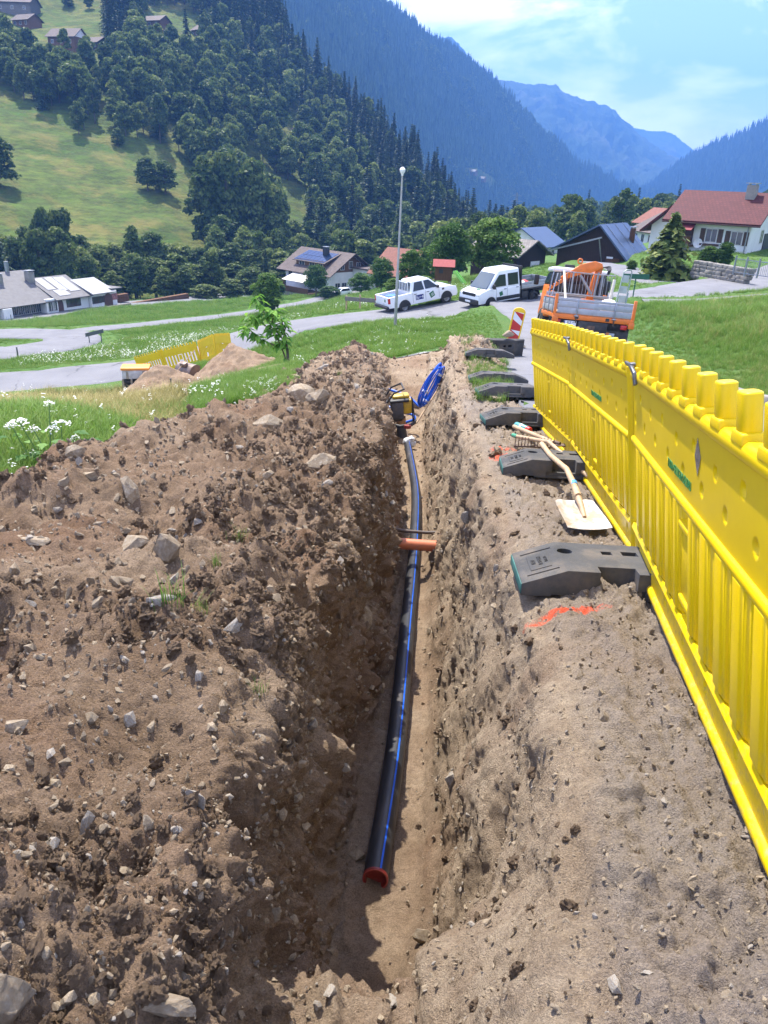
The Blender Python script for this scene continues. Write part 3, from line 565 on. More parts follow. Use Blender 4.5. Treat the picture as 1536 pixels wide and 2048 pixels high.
# ---- pipes in the trench
M_PE = Mat('black_pipe'); k = M_PE.ramp(M_PE.noise(1.5, 6, .6, sc3=(6, 1, 6)), [(.3, (.012, .013, .015)), (.7, (.035, .036, .04))]); k = M_PE.mix(M_PE.ramp(M_PE.noise(3, 8, .75, sc3=(4, .6, 4)), [(.52, (0,)*3), (.75, (.55,)*3)]), k, (.14, .105, .075)); M_PE.col(k).rough(.46, 0, .4); M_PE = M_PE.m
M_BLUE = pm('blue_plastic', (.008, .10, .55), .35, 0, .2); M_RED = pm('red_cap', (.22, .02, .014), .5, 0, .25, 20, dirt=(.2, .13, .09, .6)); M_ORP = pm('orange_pipe', (.55, .16, .06), .5, 0, .15, 5, dirt=(.25, .16, .1, .7)); M_CABLE = pm('brown_cable', (.10, .075, .06), .6, 0, .3)
path = catmull([(.03, 2.66), (.13, 3.71), (.235, 5.44), (.345, 7.37), (.41, 9.5), (.35, 12.1)], .12); pr = .061
pz = -2.9-.104*path[:, 1]+pr+.015+.012*np.sin(path[:, 1]*1.7); PP = np.c_[path, pz]
e = empty('water_pipe', tuple(PP[0]), label='long black water pipe with blue stripe and red end cap on the trench floor', cat='pipe')
loc = lambda p: tuple(np.array(p)-PP[0])
part('pipe_wall', M_PE, e, lambda m: m.tube([loc(p) for p in PP], pr, 28, False), smooth=True)
for a0 in (22, 142, 262):
    vs = []
    for i, p in enumerate(PP):
        d = Vector(PP[min(i+1, len(PP)-1)]-PP[max(i-1, 0)]).normalized(); u = Vector((1, 0, 0)); u = (u-d*u.dot(d)).normalized(); w = u.cross(d)
        for da in (-4.5, 0, 4.5): a = RAD(90-a0+da); vs.append(Vector(loc(p))+(u*math.cos(a)+w*math.sin(a))*(pr+.0012))
    mb = MB(); mb.add(vs, [(3*i+j, 3*i+j+1, 3*i+j+4, 3*i+j+3) for i in range(len(PP)-1) for j in (0, 1)]); mb.build('stripe', M_BLUE, e, smooth=True)
Mc = frame((0, 0, 0), Vector(PP[0]-PP[1])) @ Matrix.Rotation(PI/2, 4, 'Y')
cp = part('end_cap', M_RED, e, lambda m: m.lathe([(.0635, -.006), (.0635, .006), (.054, .010), (.051, .004), (.049, -.022), (.0, -.022)], 28, Mc), smooth=True)
part('cap_rim', pm('red_rim', (.36, .06, .045), .5, 0, .3, 30), cp, lambda m: m.lathe([(.056, .0085), (.0625, .0085), (.0625, .011), (.056, .011)], 28, Mc))
mb = MB()
for s_, (ox, oz, r) in enumerate(((0, .02, .085), (.07, .0, .07), (.06, .07, .06))):
    bm = bmesh.new(); bmesh.ops.create_icosphere(bm, subdivisions=3, radius=r)
    for v in bm.verts: f = float(noise(np.array(v.co.x*30+s_), np.array(v.co.y*30), np.array(v.co.z*30))); v.co *= 1+.25*f
    mb.add([v.co+Vector(loc(PP[-1]))+Vector((ox, .05, oz)) for v in bm.verts], [[v.index for v in f.verts] for f in bm.faces]); bm.free()
mb.build('plastic_wrap', pm('plastic_film', (.55, .56, .56), .25, 0, .35, 25), e, smooth=True, ang=60)
o = part('drain_pipe', M_ORP, None, lambda m: m.tube([(-.40, 0, .012), (-.1, 0, 0), (.2, 0, -.012), (.5, .01, -.02)], .055, 24), smooth=True); o.location = (.30, 6.68, -3.27); tag(o, 'short orange drain pipe crossing the trench above the black pipe', 'pipe')
o = part('buried_cable', M_CABLE, None, lambda m: m.tube([(-.42, .03, .03), (-.15, .0, .0), (.1, .02, -.02), (.45, 0, .01)], .017, 10), smooth=True); o.location = (.34, 6.98, -3.27); tag(o, 'thin brown cable crossing the trench just beyond the orange pipe', 'cable')
# ---- tools on the bank
M_WOODL = pm('ash_wood', (.45, .31, .18), .6, 0, .22, 14, .2, 90, dirt=(.2, .14, .09, .5)); M_STEEL = pm('worn_steel', (.42, .40, .38), .38, .8, .3, 14, dirt=(.25, .18, .12, .8)); M_DSTEEL = pm('rusty_steel', (.12, .08, .06), .7, .4, .4, 14)
m = Mat('aluminium_blade'); k = m.mix(m.ramp(m.noise(6, 7, .7, dist=.4), [(.40, (0,)*3), (.58, (.95,)*3)]), m.ramp(m.noise(9, 5, .6, sc3=(6, 1, 1)), [(.3, (.42, .41, .40)), (.7, (.62, .61, .60))]), (.36, .27, .18)); m.col(k).rough(.5, .3); M_ALU = m.m
def onb(x, y, h=0): return Vector((x, y, ez(x, y)+h))
e = empty('shovel', onb(1.16, 4.05), label='wooden handled shovel with a broad bare metal blade against the barrier', cat='shovel'); b0 = e.location
def blade(m):
    X = np.linspace(-.135, .135, 13); Y = np.linspace(0, .33, 12); vs = []
    for y in Y:
        for x in X:
            w = 1-.10*(y/.33)**2; rnd = .03*max(0, (abs(x)/.135-.75))/.25 if y > .3 else 0
            vs.append((x*w, y-rnd, .018+.014*(x/.135)**2+.03*(y/.33)+.012*math.cos(y*9)))
    n = 13; fs = [(j*n+i, j*n+i+1, (j+1)*n+i+1, (j+1)*n+i) for j in range(11) for i in range(12)]; m.add(vs, fs); m.add([(a, b, c-.004) for a, b, c in vs], [f[::-1] for f in fs])
bl = part('blade', M_ALU, e, blade, smooth=True, ang=70); bl.location = (0, -.16, 0); bl.rotation_euler = (RAD(3), 0, RAD(4)); bl.scale = (.95, 1.1, 1)
part('socket', M_WOODL, e, lambda m: m.tube([(0, -.02, .042), (0, .10, .075), (-.005, .20, .10)], [.012, .017, .023], 12), smooth=True)
q = onb(1.20, 5.62, .16)-b0
part('handle', M_WOODL, e, lambda m: m.tube([(-.005, .16, .10), (.0, .34, .115), (.02, .62, .10), (q.x*.8, q.y*.75, q.z*.75+.03), tuple(q)], [.021, .020, .018, .018, .020], 14), smooth=True)
part('paint_ring', pm('blue_mark', (.05, .25, .5), .6), e, lambda m: m.tube([(.001, .30, .113), (.003, .345, .115)], .0215, 14), smooth=True)
e = empty('garden_rake', onb(1.23, 6.05), label='iron toothed rake lying teeth up across the second black foot', cat='rake'); b0 = e.location
hd = part('rake_head', M_DSTEEL, e, lambda m: m.box((0, 0, .035), (.34, .018, .014)), bevel=.003)
for i in range(13): part('tooth', M_DSTEEL, hd, lambda m: m.box((-.16+.0267*i, -.004, .078), (.007, .010, .08), taper=.6))
p1 = onb(1.12, 6.42, .05)-b0; p2 = onb(1.43, 5.02, .05)-b0
part('handle', M_WOODL, e, lambda m: m.tube([tuple(p1), tuple(p1.lerp(p2, .5)+Vector((0, 0, .10))), tuple(p2)], [.017, .016, .015], 12), smooth=True)
part('handle_tip', pm('green_tip', (.06, .28, .16), .6), e, lambda m: m.tube([tuple(p1+Vector((-.006, .03, -.003))), tuple(p1.lerp(p2, .05)+Vector((0, 0, .01)))], .0185, 12), smooth=True)
e = empty('spade', onb(1.40, 6.10), label='second wooden handled tool behind the rake, its grey iron blade under the barrier', cat='spade'); b0 = e.location
p1 = onb(1.20, 6.95, .05)-b0
part('handle', M_WOODL, e, lambda m: m.tube([tuple(p1), (0, 0, .06)], .019, 12), smooth=True)
part('blade', M_DSTEEL, e, lambda m: (m.box((.12, -.02, .05), (.26, .06, .012)), m.tube([(0, .02, .06), (.05, -.02, .055)], .022, 10)), bevel=.004)
e = empty('spray_can', onb(1.30, 7.02, .035), (0, 0, RAD(-55)), 'marking spray can with a red cap lying by the barrier', 'spray can')
part('can', pm('can_green', (.10, .33, .31), .35, .3, .3, 40), e, lambda m: m.lathe([(0, -.10), (.030, -.10), (.033, -.094), (.033, .05), (.026, .062), (0, .062)], 20, lathe_x()), smooth=True)
part('cap', pm('can_red', (.55, .02, .02), .4), e, lambda m: m.lathe([(.031, .05), (.031, .095), (.026, .10), (0, .10)], 20, lathe_x()), smooth=True)
part('label_band', pm('can_white', (.7, .7, .68), .4), e, lambda m: m.lathe([(.0335, -.03), (.0335, -.005)], 20, lathe_x()), smooth=True)
# ---- rammer and hoses in the pit
gz0 = ez(.28, 13.0); M_YD = pm('machine_yellow', (.55, .36, .03), .45, 0, .2, 10, dirt=(.25, .2, .12, .5)); M_BLK = pm('black_rubber', (.022, .022, .024), .6, 0, .3, 9); M_DGREY = pm('dark_grey_casing', (.07, .072, .08), .5, 0, .25, 10, dirt=(.2, .16, .11, .5)); M_BEL = pm('orange_bellows', (.42, .22, .08), .6, 0, .2, 14)
e = empty('rammer', (.27, 13.0, gz0), (RAD(3), RAD(-6), RAD(8)), 'yellow and grey vibratory rammer standing at the far end of the trench', 'rammer')
part('ramming_shoe', M_DSTEEL, e, lambda m: m.prism([(-.20, .03), (-.17, .0), (.14, .0), (.20, .06), (.20, .08), (.1, .05), (-.2, .05)], -.13, .13, axis='x'), bevel=.006)
part('lower_leg', M_DGREY, e, lambda m: m.tube([(0, .0, .04), (0, 0, .30)], [.10, .075], 18), smooth=True)
part('bellows', M_BEL, e, lambda m: m.lathe([(.075+.014*(i % 2), .27+.012*i) for i in range(14)], 22), smooth=True, ang=20)
part('housing', M_DGREY, e, lambda m: (m.box((-.06, 0, .58), (.21, .24, .32)), m.box((-.06, 0, .42), (.17, .18, .08))), bevel=.02)
part('engine_cover', M_YD, e, lambda m: (m.box((.12, .02, .63), (.16, .22, .26)), m.box((.02, .06, .80), (.30, .20, .06))), bevel=.025)
part('fuel_tank', M_BLK, e, lambda m: m.box((-.02, 0, .755), (.34, .26, .05)), bevel=.02)
part('guide_handle', M_BLK, e, lambda m: (m.tube([(-.24, -.15, .77), (-.12, -.17, .93), (.06, -.17, .99), (.06, .17, .99), (-.12, .17, .93), (-.24, .15, .77), (-.24, -.15, .77)], .016, 8), m.tube([(.2, -.12, .80), (.22, -.14, .45), (.19, -.10, .32)], .012, 8), m.tube([(.2, -.06, .80), (.2, -.10, .32)], .010, 8)), smooth=True)
hc = Vector(at(862, 772, 13.3)); e = empty('hose_coil', hc, label='coil of bright blue plastic pipe leaning on the earth bank', cat='pipe coil'); hu = Vector((.40, .10, .90)).normalized(); hw = Vector((.55, .72, -.30)); hw = (hw-hu*hw.dot(hu)).normalized(); hn = hu.cross(hw)
def coilfn(m):
    pts = []
    for i in range(8*36):
        a = 2*PI*i/36; k = i/36; R = .385+.03*math.sin(k*2.1); pts.append(hu*(R*math.cos(a)+.02*math.sin(k*1.3))+hw*((.12+.04*math.sin(k*3.1))*math.sin(a)+.03*math.sin(k*2.3))+hn*(.045*math.sin(k*1.9+.3*math.sin(a))))
    m.tube(pts, .012, 8)
part('coil', M_BLUE, e, coilfn, smooth=True)
for a in (.9, 2.4, 4.4): q = hu*(.385*math.cos(a))+hw*(.095*math.sin(a)); part('tape', pm('white_tape', (.7, .72, .75), .4), e, lambda m: m.tube([q-hu*.02, q+hu*.02], .055, 10), smooth=True)
def lay(pts, dz): return [(x, y, ez(x, y)+dz) for x, y in pts]
tag(part('blue_hose', M_BLUE, None, lambda m: m.tube([tuple(p) for p in catmull([at(736, 770, 14.8), at(775, 778, 14.6), at(815, 793, 14.4), at(838, 812, 14.2)], .06)], .026, 10), smooth=True), 'blue plastic pipe running behind the rammer to the coil', 'pipe')
tag(part('blue_hose', M_BLUE, None, lambda m: m.tube([tuple(p) for p in catmull([at(757, 803, 13.9), at(780, 815, 13.7), at(803, 824, 13.5), at(824, 829, 13.4), at(829, 838, 13.2), at(808, 846, 13.0)], .05)], .026, 10), smooth=True), 'blue plastic pipe looping low in front of the rammer shoe', 'pipe')
tag(part('steel_bar', M_BLK, None, lambda m: m.tube([at(752, 786, 13.0), at(775, 852, 12.6)], .022, 8), smooth=True), 'dark iron bar leaning on the left side of the pit', 'bar')
tag(part('wooden_stake', M_WOODL, None, lambda m: m.tube([at(880, 772, 13.4), at(833, 846, 12.8)], .016, 8), smooth=True), 'thin wooden pole lying up the right side of the pit', 'pole')
tag(part('rubber_hose', M_BLK, None, lambda m: m.tube([at(780, 848, 12.7), at(800, 853, 12.6), at(822, 850, 12.7), at(832, 843, 12.9)], .03, 8), smooth=True), 'dark rubber hose on the pit floor below the rammer', 'hose')
tag(part('red_plug', M_RED, None, lambda m: m.lathe([(0, 0), (.06, 0), (.06, .05), (0, .05)], 16, Matrix.Translation(at(815, 856, 12.55))), smooth=True), 'small red plug on the pit floor', 'plug')
# ---- warning beacon
bx = at(1022, 692, 19.0); z0 = N1(bx[0], bx[1])+.02
e = empty('warning_beacon', (bx[0], bx[1], z0), (0, RAD(8), RAD(-8)), 'red and white striped warning beacon in a yellow frame on the road', 'beacon')
M_WHITE = pm('reflective_white', (.72, .72, .74), .35, 0, .06); M_REDS = pm('reflective_red', (.48, .03, .03), .35, 0, .15)
part('frame', M_YEL2, e, lambda m: (m.prism([(.15*math.cos(a), .845+.11*math.sin(a)) for a in [PI*k/10 for k in range(11)]]+[(-.15, .10), (-.15, .03), (-.10, .03), (-.10, .12), (.10, .12), (.10, .03), (.15, .03), (.15, .10)], -.025, .025), m.box((0, 0, .06), (.05, .04, .1))), bevel=.012)
wp = part('white_face', M_WHITE, e, lambda m: m.box((0, -.0275, .505), (.23, .004, .68)))
for i in range(3):
    z = .165+.245*i; part('red_stripe', M_REDS, wp, lambda m: m.prism([(-.115, max(.165, z+.0)), (.115, z+.0), (.115, min(z+.13, .845)), (-.115, min(z+.25, .845))][::-1] if i < 2 else [(-.115, z+.19), (.115, z+.0), (.115, z+.17), (-.05, z+.19)], -.031, -.0296))
ft_ = part('foot', M_RUB, e, lambda m: m.prism([(-.35, 0), (-.35, .03), (-.2, .07), (.2, .07), (.35, .03), (.35, 0)], -.18, .18), bevel=.01); ft_.rotation_euler = (0, RAD(-6), 0)
# ---- lamp post
lx, ly = at(790, 657, 31)[:2]; z0 = N1(lx, ly)
e = empty('lamp_post', (lx, ly, z0-.1), (0, RAD(.3), 0), 'tall slim grey lamp post beside the white pickup', 'lamp post')
part('pole', pm('lamp_grey', (.36, .35, .32), .5, .5, .2, 3), e, lambda m: m.tube([(0, 0, 0), (0, 0, 2.2), (0, 0, 2.25), (0, 0, 5.75)], [.062, .060, .046, .034], 14), smooth=True)
part('lamp_head', pm('lamp_white', (.75, .76, .78), .3), e, lambda m: (m.lathe([(.035, 5.70), (.06, 5.78), (.10, 5.84), (.11, 5.91), (.07, 5.97), (0, 6.0)], 18)), smooth=True)
part('service_door', pm('lamp_door', (.28, .28, .26), .6), e, lambda m: m.box((0, -.062, .9), (.07, .012, .35)))
# ================================================================== VEHICLES
m = Mat('white_car_paint'); k = m.ramp(m.noise(1.5, 4), [(.3, (.74, .75, .76)), (.7, (.80, .80, .80))]); k = m.mix(m.ramp(m.noise(3, 7, .7), [(.55, (0,)*3), (.8, (.25,)*3)]), k, (.5, .46, .4)); m.col(k).rough(.28, 0, .5); m.b.inputs['Coat Weight'].default_value = .4; M_CAR = m.m
m = Mat('car_glass'); m.col((.02, .027, .032)).rough(.06, 0, .6); M_GLASS = m.m
m = Mat('windscreen'); m.col((.05, .075, .10)).rough(.04, 0, .9); M_WSCR = m.m
M_TRIM = pm('black_trim', (.02, .02, .022), .55, 0, .3, 8); M_TYRE = pm('tyre', (.022, .022, .023), .85, 0, .3, 20, dirt=(.12, .1, .08, .5)); M_RIM = pm('steel_rim', (.42, .42, .43), .35, .7, .15, 12); M_BRIM = pm('black_rim', (.03, .03, .032), .5, .2, .2, 12)
M_RLITE = pm('red_lamp', (.45, .02, .02), .2); M_HLITE = pm('headlamp', (.5, .53, .56), .1, .3); M_BLUES = pm('sign_blue', (.02, .035, .16), .5); M_GRNS = pm('sign_green', (.02, .13, .06), .5); M_PLATE = pm('plate_white', (.7, .7, .7), .4)
M_ALU2 = pm('dropside_aluminium', (.36, .37, .39), .5, .35, .15, 3, dirt=(.2, .19, .17, .5)); M_ORG = pm('municipal_orange', (.72, .17, .015), .42, 0, .15, 4, dirt=(.25, .14, .07, .5)); M_CHAS = pm('chassis_dark', (.03, .03, .032), .75, 0, .4, 5, dirt=(.1, .085, .07, .6)); M_INK = pm('plate_ink', (.02, .02, .02), .5); M_TXTW = pm('sign_white', (.75, .75, .75), .5); M_TARPB = pm('blue_tarp', (.02, .13, .45), .45, 0, .3, 5)
def wheel(parent, x, y, r, w, side, rim=None, name='wheel'):
    """axle along y; side = +1 when the outer face looks to +y"""
    t = obj(name, bpy.data.meshes.new(name), parent); M = Matrix.Rotation(-side*PI/2, 4, 'X'); t.location = (x, y, r)
    mb = MB(); mb.lathe([(r*.56, -w/2), (r*.86, -w/2), (r*.97, -w*.40), (r, -w*.22), (r, w*.22), (r*.97, w*.40), (r*.86, w/2), (r*.60, w/2), (r*.56, w*.42)], 30, M); tmp = mb.build('t', M_TYRE, smooth=True); t.data = tmp.data; bpy.data.objects.remove(tmp)
    mb = MB(); mb.lathe([(r*.60, w*.44), (r*.58, w*.30), (r*.50, w*.16), (r*.38, w*.22), (r*.22, w*.34), (r*.10, w*.36), (0, w*.36)], 24, M); mb.build('rim', rim or M_RIM, t, smooth=True)
    return t
def archpoly(pts, axles, R, zc=None):
    """closes the lower edge of a side profile with wheel arches; pts run front-top ... from (xmin, zs) over the roof to (xmax, zs)"""
    zs = pts[-1][1]; low = []
    for ax, zc in sorted(axles, reverse=True):
        a0 = math.asin(max(-1, min(1, (zs-zc)/R)))
        low += [(ax+R*math.cos(a0+(PI-2*a0)*k/12), zc+R*math.sin(a0+(PI-2*a0)*k/12)) for k in range(13)]
    return pts+low
def loft2(m, b, t):
    m.add(b+t, [(3, 2, 1, 0), (4, 5, 6, 7), (0, 1, 5, 4), (1, 2, 6, 5), (2, 3, 7, 6), (3, 0, 4, 7)])
def pane(m, p, off):
    v = [Vector(q) for q in p]; n = (v[1]-v[0]).cross(v[2]-v[0]).normalized()*off; m.add([q+n for q in v]+[q-n for q in v], [(0, 1, 2, 3), (7, 6, 5, 4), (0, 4, 5, 1), (1, 5, 6, 2), (2, 6, 7, 3), (3, 7, 4, 0)])
def place_vehicle(e, rear, front, side_y, wb):
    """rear / front: ground points under the near wheels"""
    r = Vector((*rear, N1(*rear)+.012)); f = Vector((*front, N1(*front)+.012)); d = f-r; M = frame(r, d); e.matrix_world = M @ Matrix.Translation((0, -side_y, 0)); return d.length
# ---- pickup
def pickup():
    e = empty('pickup_truck', label='white double cab pickup with open bed parked by the lamp post', cat='pickup')
    W_ = 1.80; h = W_/2
    P = archpoly([(-1.10, .48), (-1.12, .62), (-1.13, 1.13), (.50, 1.15), (2.62, 1.16), (3.55, 1.08), (3.84, .98), (3.92, .80), (3.93, .55), (3.86, .42)], [(0, .38), (3.1, .38)], .44)
    b = part('body', M_CAR, e, lambda m: m.prism(P, -h, h), bevel=.05, seg=3)
    c1 = MB(); c1.box((-.30, 0, 1.05), (1.45, 1.50, .95)); boolcut(b, [c1])
    part('bed_liner', M_TRIM, e, lambda m: m.box((-.30, 0, .60), (1.44, 1.49, .03)))
    B = [(.47, -.84, 1.12), (2.78, -.86, 1.12), (2.78, .86, 1.12), (.47, .84, 1.12)]; T = [(.72, -.64, 1.80), (1.98, -.64, 1.80), (1.98, .64, 1.80), (.72, .64, 1.80)]
    part('cab', M_CAR, e, lambda m: loft2(m, B, T), bevel=.09, seg=4)
    L3 = lambda a, b, t: tuple(np.array(a)*(1-t)+np.array(b)*t)
    for s in (-1, 1):
        def sw(x0, x1, xt0, xt1):
            y0, y1 = .835*s, .665*s; q = [(x0, y0, 1.20), (x1, y0, 1.20), (xt1, y1, 1.70), (xt0, y1, 1.70)]; return q
        for q, n in ((sw(.70, 1.50, .90, 1.44), 'rear_window'), (sw(1.60, 2.52, 1.56, 1.94), 'front_window')): part(n, M_GLASS, e, lambda m: pane(m, q, .014))
        for x in (.62, 1.55, 2.55): part('door_seam', M_TRIM, e, lambda m: m.box((x, s*h, .83), (.012, .012, .60)))
        for x in (.80, 1.72): part('door_handle', M_TRIM, e, lambda m: m.box((x, s*(h+.012), 1.02), (.20, .03, .035)), bevel=.01)
        part('mirror', M_TRIM, e, lambda m: m.box((2.42, s*(h+.10), 1.24), (.12, .20, .17)), bevel=.03)
        part('tail_light', M_RLITE, e, lambda m: (m.box((-1.07, s*(h-.05), .92), (.13, .13, .34))), bevel=.02)
        part('headlight', M_HLITE, e, lambda m: m.box((3.78, s*(h-.16), .92), (.24, .30, .13)), bevel=.04)
        for ax in (0, 3.1): part('arch_lining', M_TRIM, e, lambda m: m.prism([(ax+.435*math.cos(PI*k/12), .38+.435*math.sin(PI*k/12)) for k in range(13)], s*(h-.35), s*(h-.012)))
        for ax in (0, 3.1): wheel(e, ax, s*(h-.13), .39, .26, s)
    part('windscreen', M_WSCR, e, lambda m: pane(m, [(2.74, -.76, 1.17), (2.74, .76, 1.17), (2.05, .58, 1.76), (2.05, -.58, 1.76)], .012))
    part('back_window', M_GLASS, e, lambda m: pane(m, [(.475, -.70, 1.22), (.475, .70, 1.22), (.66, .58, 1.72), (.66, -.58, 1.72)], .012))
    part('rear_guard', M_CAR, e, lambda m: (m.tube([(.42, -.66, 1.14), (.46, -.62, 1.74), (.46, .62, 1.74), (.42, .66, 1.14)], .03, 8), [m.tube([(.43, y, 1.14), (.46, y*.95, 1.74)], .022, 8) for y in (-.42, -.2, 0, .2, .42)]), smooth=True)
    part('rear_bumper', M_TRIM, e, lambda m: m.box((-1.17, 0, .50), (.18, 1.66, .17)), bevel=.03); part('grille', M_TRIM, e, lambda m: m.box((3.93, 0, .78), (.03, 1.0, .22)), bevel=.01)
    part('side_vent', M_TRIM, e, lambda m: m.box((2.86, -h, 1.0), (.16, .02, .12)), bevel=.008); part('number_plate', M_PLATE, e, lambda m: m.box((-1.14, .0, .70), (.012, .52, .12)))
    sg = part('door_sign', M_BLUES, e, lambda m: m.box((1.10, -h-.004, .80), (.58, .006, .30)))
    for z, w in ((.88, .14), (.80, .42), (.72, .25)): part('sign_line', M_TXTW, sg, lambda m: m.box((1.02-(.42-w)/2+.0, -h-.0085, z), (w, .004, .028)))
    part('sign_crest', M_TXTW, sg, lambda m: m.box((1.33, -h-.0085, .80), (.06, .004, .14)))
    def rot(m, cx, cz, a, w, hgt, y): m.prism([(cx+u*math.cos(a)-v*math.sin(a), cz+u*math.sin(a)+v*math.cos(a)) for u, v in ((-w, -hgt), (w, -hgt), (w, hgt), (-w, hgt))], y, y-.006)
    sg = part('green_sign', M_GRNS, e, lambda m: rot(m, 2.02, .80, .38, .17, .17, -h-.002))
    for k in range(3): part('sign_line', M_TXTW, sg, lambda m: rot(m, 2.02+.02*k, .86-.06*k, .38, .10, .010, -h-.0085))
    part('tailgate_badge', M_GRNS, e, lambda m: m.box((-1.133, -.42, .90), (.008, .14, .16)))
    return e
pk = pickup(); a_, b_ = at(809, 631, 44.3)[:2], at(898, 621, 45.9)[:2]; wb = np.hypot(*(b_-a_)); place_vehicle(pk, a_, b_, -.77, 3.1); pk.matrix_world = pk.matrix_world @ Matrix.Translation((0, -.77, 0)) @ Matrix.Scale(wb/3.1*.93, 4) @ Matrix.Translation((0, .77, 0))
tag(part('blue_drum', M_TARPB, None, lambda m: m.lathe([(0, 0), (.36, 0), (.38, .30), (.34, .42), (.0, .46)], 20), smooth=True), 'bright blue covered drum in the bed of the white pickup', 'drum').matrix_world = pk.matrix_world @ Matrix.Translation((-.55, -.28, .72)) @ Matrix.Diagonal((1.2, 1.1, 1, 1))
# ---- crew cab dropside van
def van():
    e = empty('dropside_van', label='white crew cab van with a grey dropside bed facing the pickup', cat='van'); h = 1.0
    lowP = archpoly([(-2.40, .42), (-2.40, 1.24), (.15, 1.30), (.82, 1.14), (1.0, .98), (1.04, .60), (1.02, .42)], [(0, .36)], .43)
    part('body', M_CAR, e, lambda m: m.prism(lowP, -h, h), bevel=.06, seg=3)
    B = [(-2.40, -.99, 1.18), (.30, -.95, 1.22), (.30, .95, 1.22), (-2.40, .99, 1.18)]; T = [(-2.38, -.82, 2.34), (-.72, -.80, 2.34), (-.72, .80, 2.34), (-2.38, .82, 2.34)]
    part('cab', M_CAR, e, lambda m: loft2(m, B, T), bevel=.12, seg=4)
    part('windscreen', M_WSCR, e, lambda m: pane(m, [(.285, -.84, 1.30), (.285, .84, 1.30), (-.62, .70, 2.19), (-.62, -.70, 2.19)], .022))
    for s in (-1, 1):
        y = lambda z: s*(.985-.165*(z-1.18)/1.16)
        for n, q in (('front_window', [(-1.20, 1.36), (-.06, 1.36), (-.72, 2.06), (-1.20, 2.06)]), ('rear_window', [(-2.22, 1.36), (-1.40, 1.36), (-1.40, 2.08), (-2.22, 2.08)])): part(n, M_GLASS, e, lambda m: pane(m, [(a, y(b), b) for a, b in q], .022))
        part('lower_trim', M_TRIM, e, lambda m: m.box((-1.40, s*h, .62), (1.95, .03, .22)), bevel=.008)
        for x in (-2.32, -1.30, -.42): part('door_seam', M_TRIM, e, lambda m: m.box((x, s*h, .95), (.012, .012, .62)))
        for x in (-1.12, -2.12): part('door_handle', M_TRIM, e, lambda m: m.box((x, s*(h+.012), 1.18), (.20, .03, .04)), bevel=.01)
        part('mirror', M_TRIM, e, lambda m: (m.box((-.12, s*(h+.14), 1.42), (.12, .22, .28)), m.box((-.12, s*(h+.02), 1.34), (.05, .1, .05))), bevel=.03)
        part('headlight', M_TRIM, e, lambda m: m.box((.86, s*(h-.20), .96), (.26, .38, .14)), bevel=.04); part('headlight_lens', M_HLITE, e, lambda m: m.box((.93, s*(h-.18), .98), (.16, .30, .07)), bevel=.03)
        part('arch_lining', M_TRIM, e, lambda m: m.prism([(.425*math.cos(PI*k/12), .36+.425*math.sin(PI*k/12)) for k in range(13)], s*(h-.4), s*(h-.012)))
        wheel(e, 0, s*(h-.15), .36, .25, s, M_BRIM); wheel(e, -3.64, s*(h-.15), .36, .27, s, M_BRIM)
        part('mudguard', M_TRIM, e, lambda m: m.prism([(-3.64+.46*math.cos(PI*k/10), .40+.46*math.sin(PI*k/10)) for k in range(11)]+[(-3.64+.43*math.cos(PI*k/10), .40+.43*math.sin(PI*k/10)) for k in range(10, -1, -1)], s*(h-.35), s*(h+.0)))
        for z in (1.10, 1.30): part('side_board', M_ALU2, e, lambda m: m.box((-3.80, s*1.0, z), (2.6, .03, .185)), bevel=.008)
    part('front_bumper', M_TRIM, e, lambda m: m.box((.98, 0, .56), (.22, 1.98, .32)), bevel=.06, seg=3); part('grille', M_TRIM, e, lambda m: m.box((.99, 0, 1.0), (.08, 1.30, .20)), bevel=.03); part('number_plate', M_PLATE, e, lambda m: m.box((1.10, .0, .58), (.012, .52, .12)))
    part('bed_floor', M_CHAS, e, lambda m: m.box((-3.80, 0, .94), (2.62, 2.0, .10)), bevel=.01); part('headboard', M_TRIM, e, lambda m: (m.box((-2.50, 0, 1.72), (.04, 1.9, 1.35)), m.box((-2.50, 0, 2.40), (.05, 1.96, .05)))); part('tailboard', M_ALU2, e, lambda m: m.box((-5.1, 0, 1.2), (.03, 2.0, .4)), bevel=.008); part('chassis', M_CHAS, e, lambda m: m.box((-3.6, 0, .66), (3.0, .9, .2)), bevel=.02); part('side_box', M_CHAS, e, lambda m: m.box((-2.85, .78, .62), (.55, .36, .42)), bevel=.03)
    def dia(m, x, z, a, w, y): m.prism([(x+u*math.cos(a)-v*math.sin(a), z+u*math.sin(a)+v*math.cos(a)) for u, v in ((-w, -w), (w, -w), (w, w), (-w, w))], y, y+.006)
    part('green_sign', M_GRNS, e, lambda m: dia(m, -.80, .92, -.3, .13, h+.002)); part('bonnet_sign', M_GRNS, e, lambda m: m.box((.45, .25, 1.268), (.20, .30, .010), Matrix.Translation((.45, .25, 1.268)) @ Matrix.Rotation(RAD(14), 4, 'Y') @ Matrix.Translation((-.45, -.25, -1.268))))
    for x in (-1.0, -1.7): part('roof_light', M_HLITE, e, lambda m: m.box((x, .2, 2.355), (.12, .06, .04)), bevel=.012)
    return e
vn = van(); f_, r_ = at(976, 616, 43.0)[:2], at(1072, 607, 45.3)[:2]; place_vehicle(vn, r_, f_, .85, 3.64); vs_ = .86; vn.matrix_world = vn.matrix_world @ Matrix.Translation((np.hypot(*(f_-r_))-.10, .85, 0)) @ Matrix.Scale(vs_, 4) @ Matrix.Translation((0, -.85, 0))
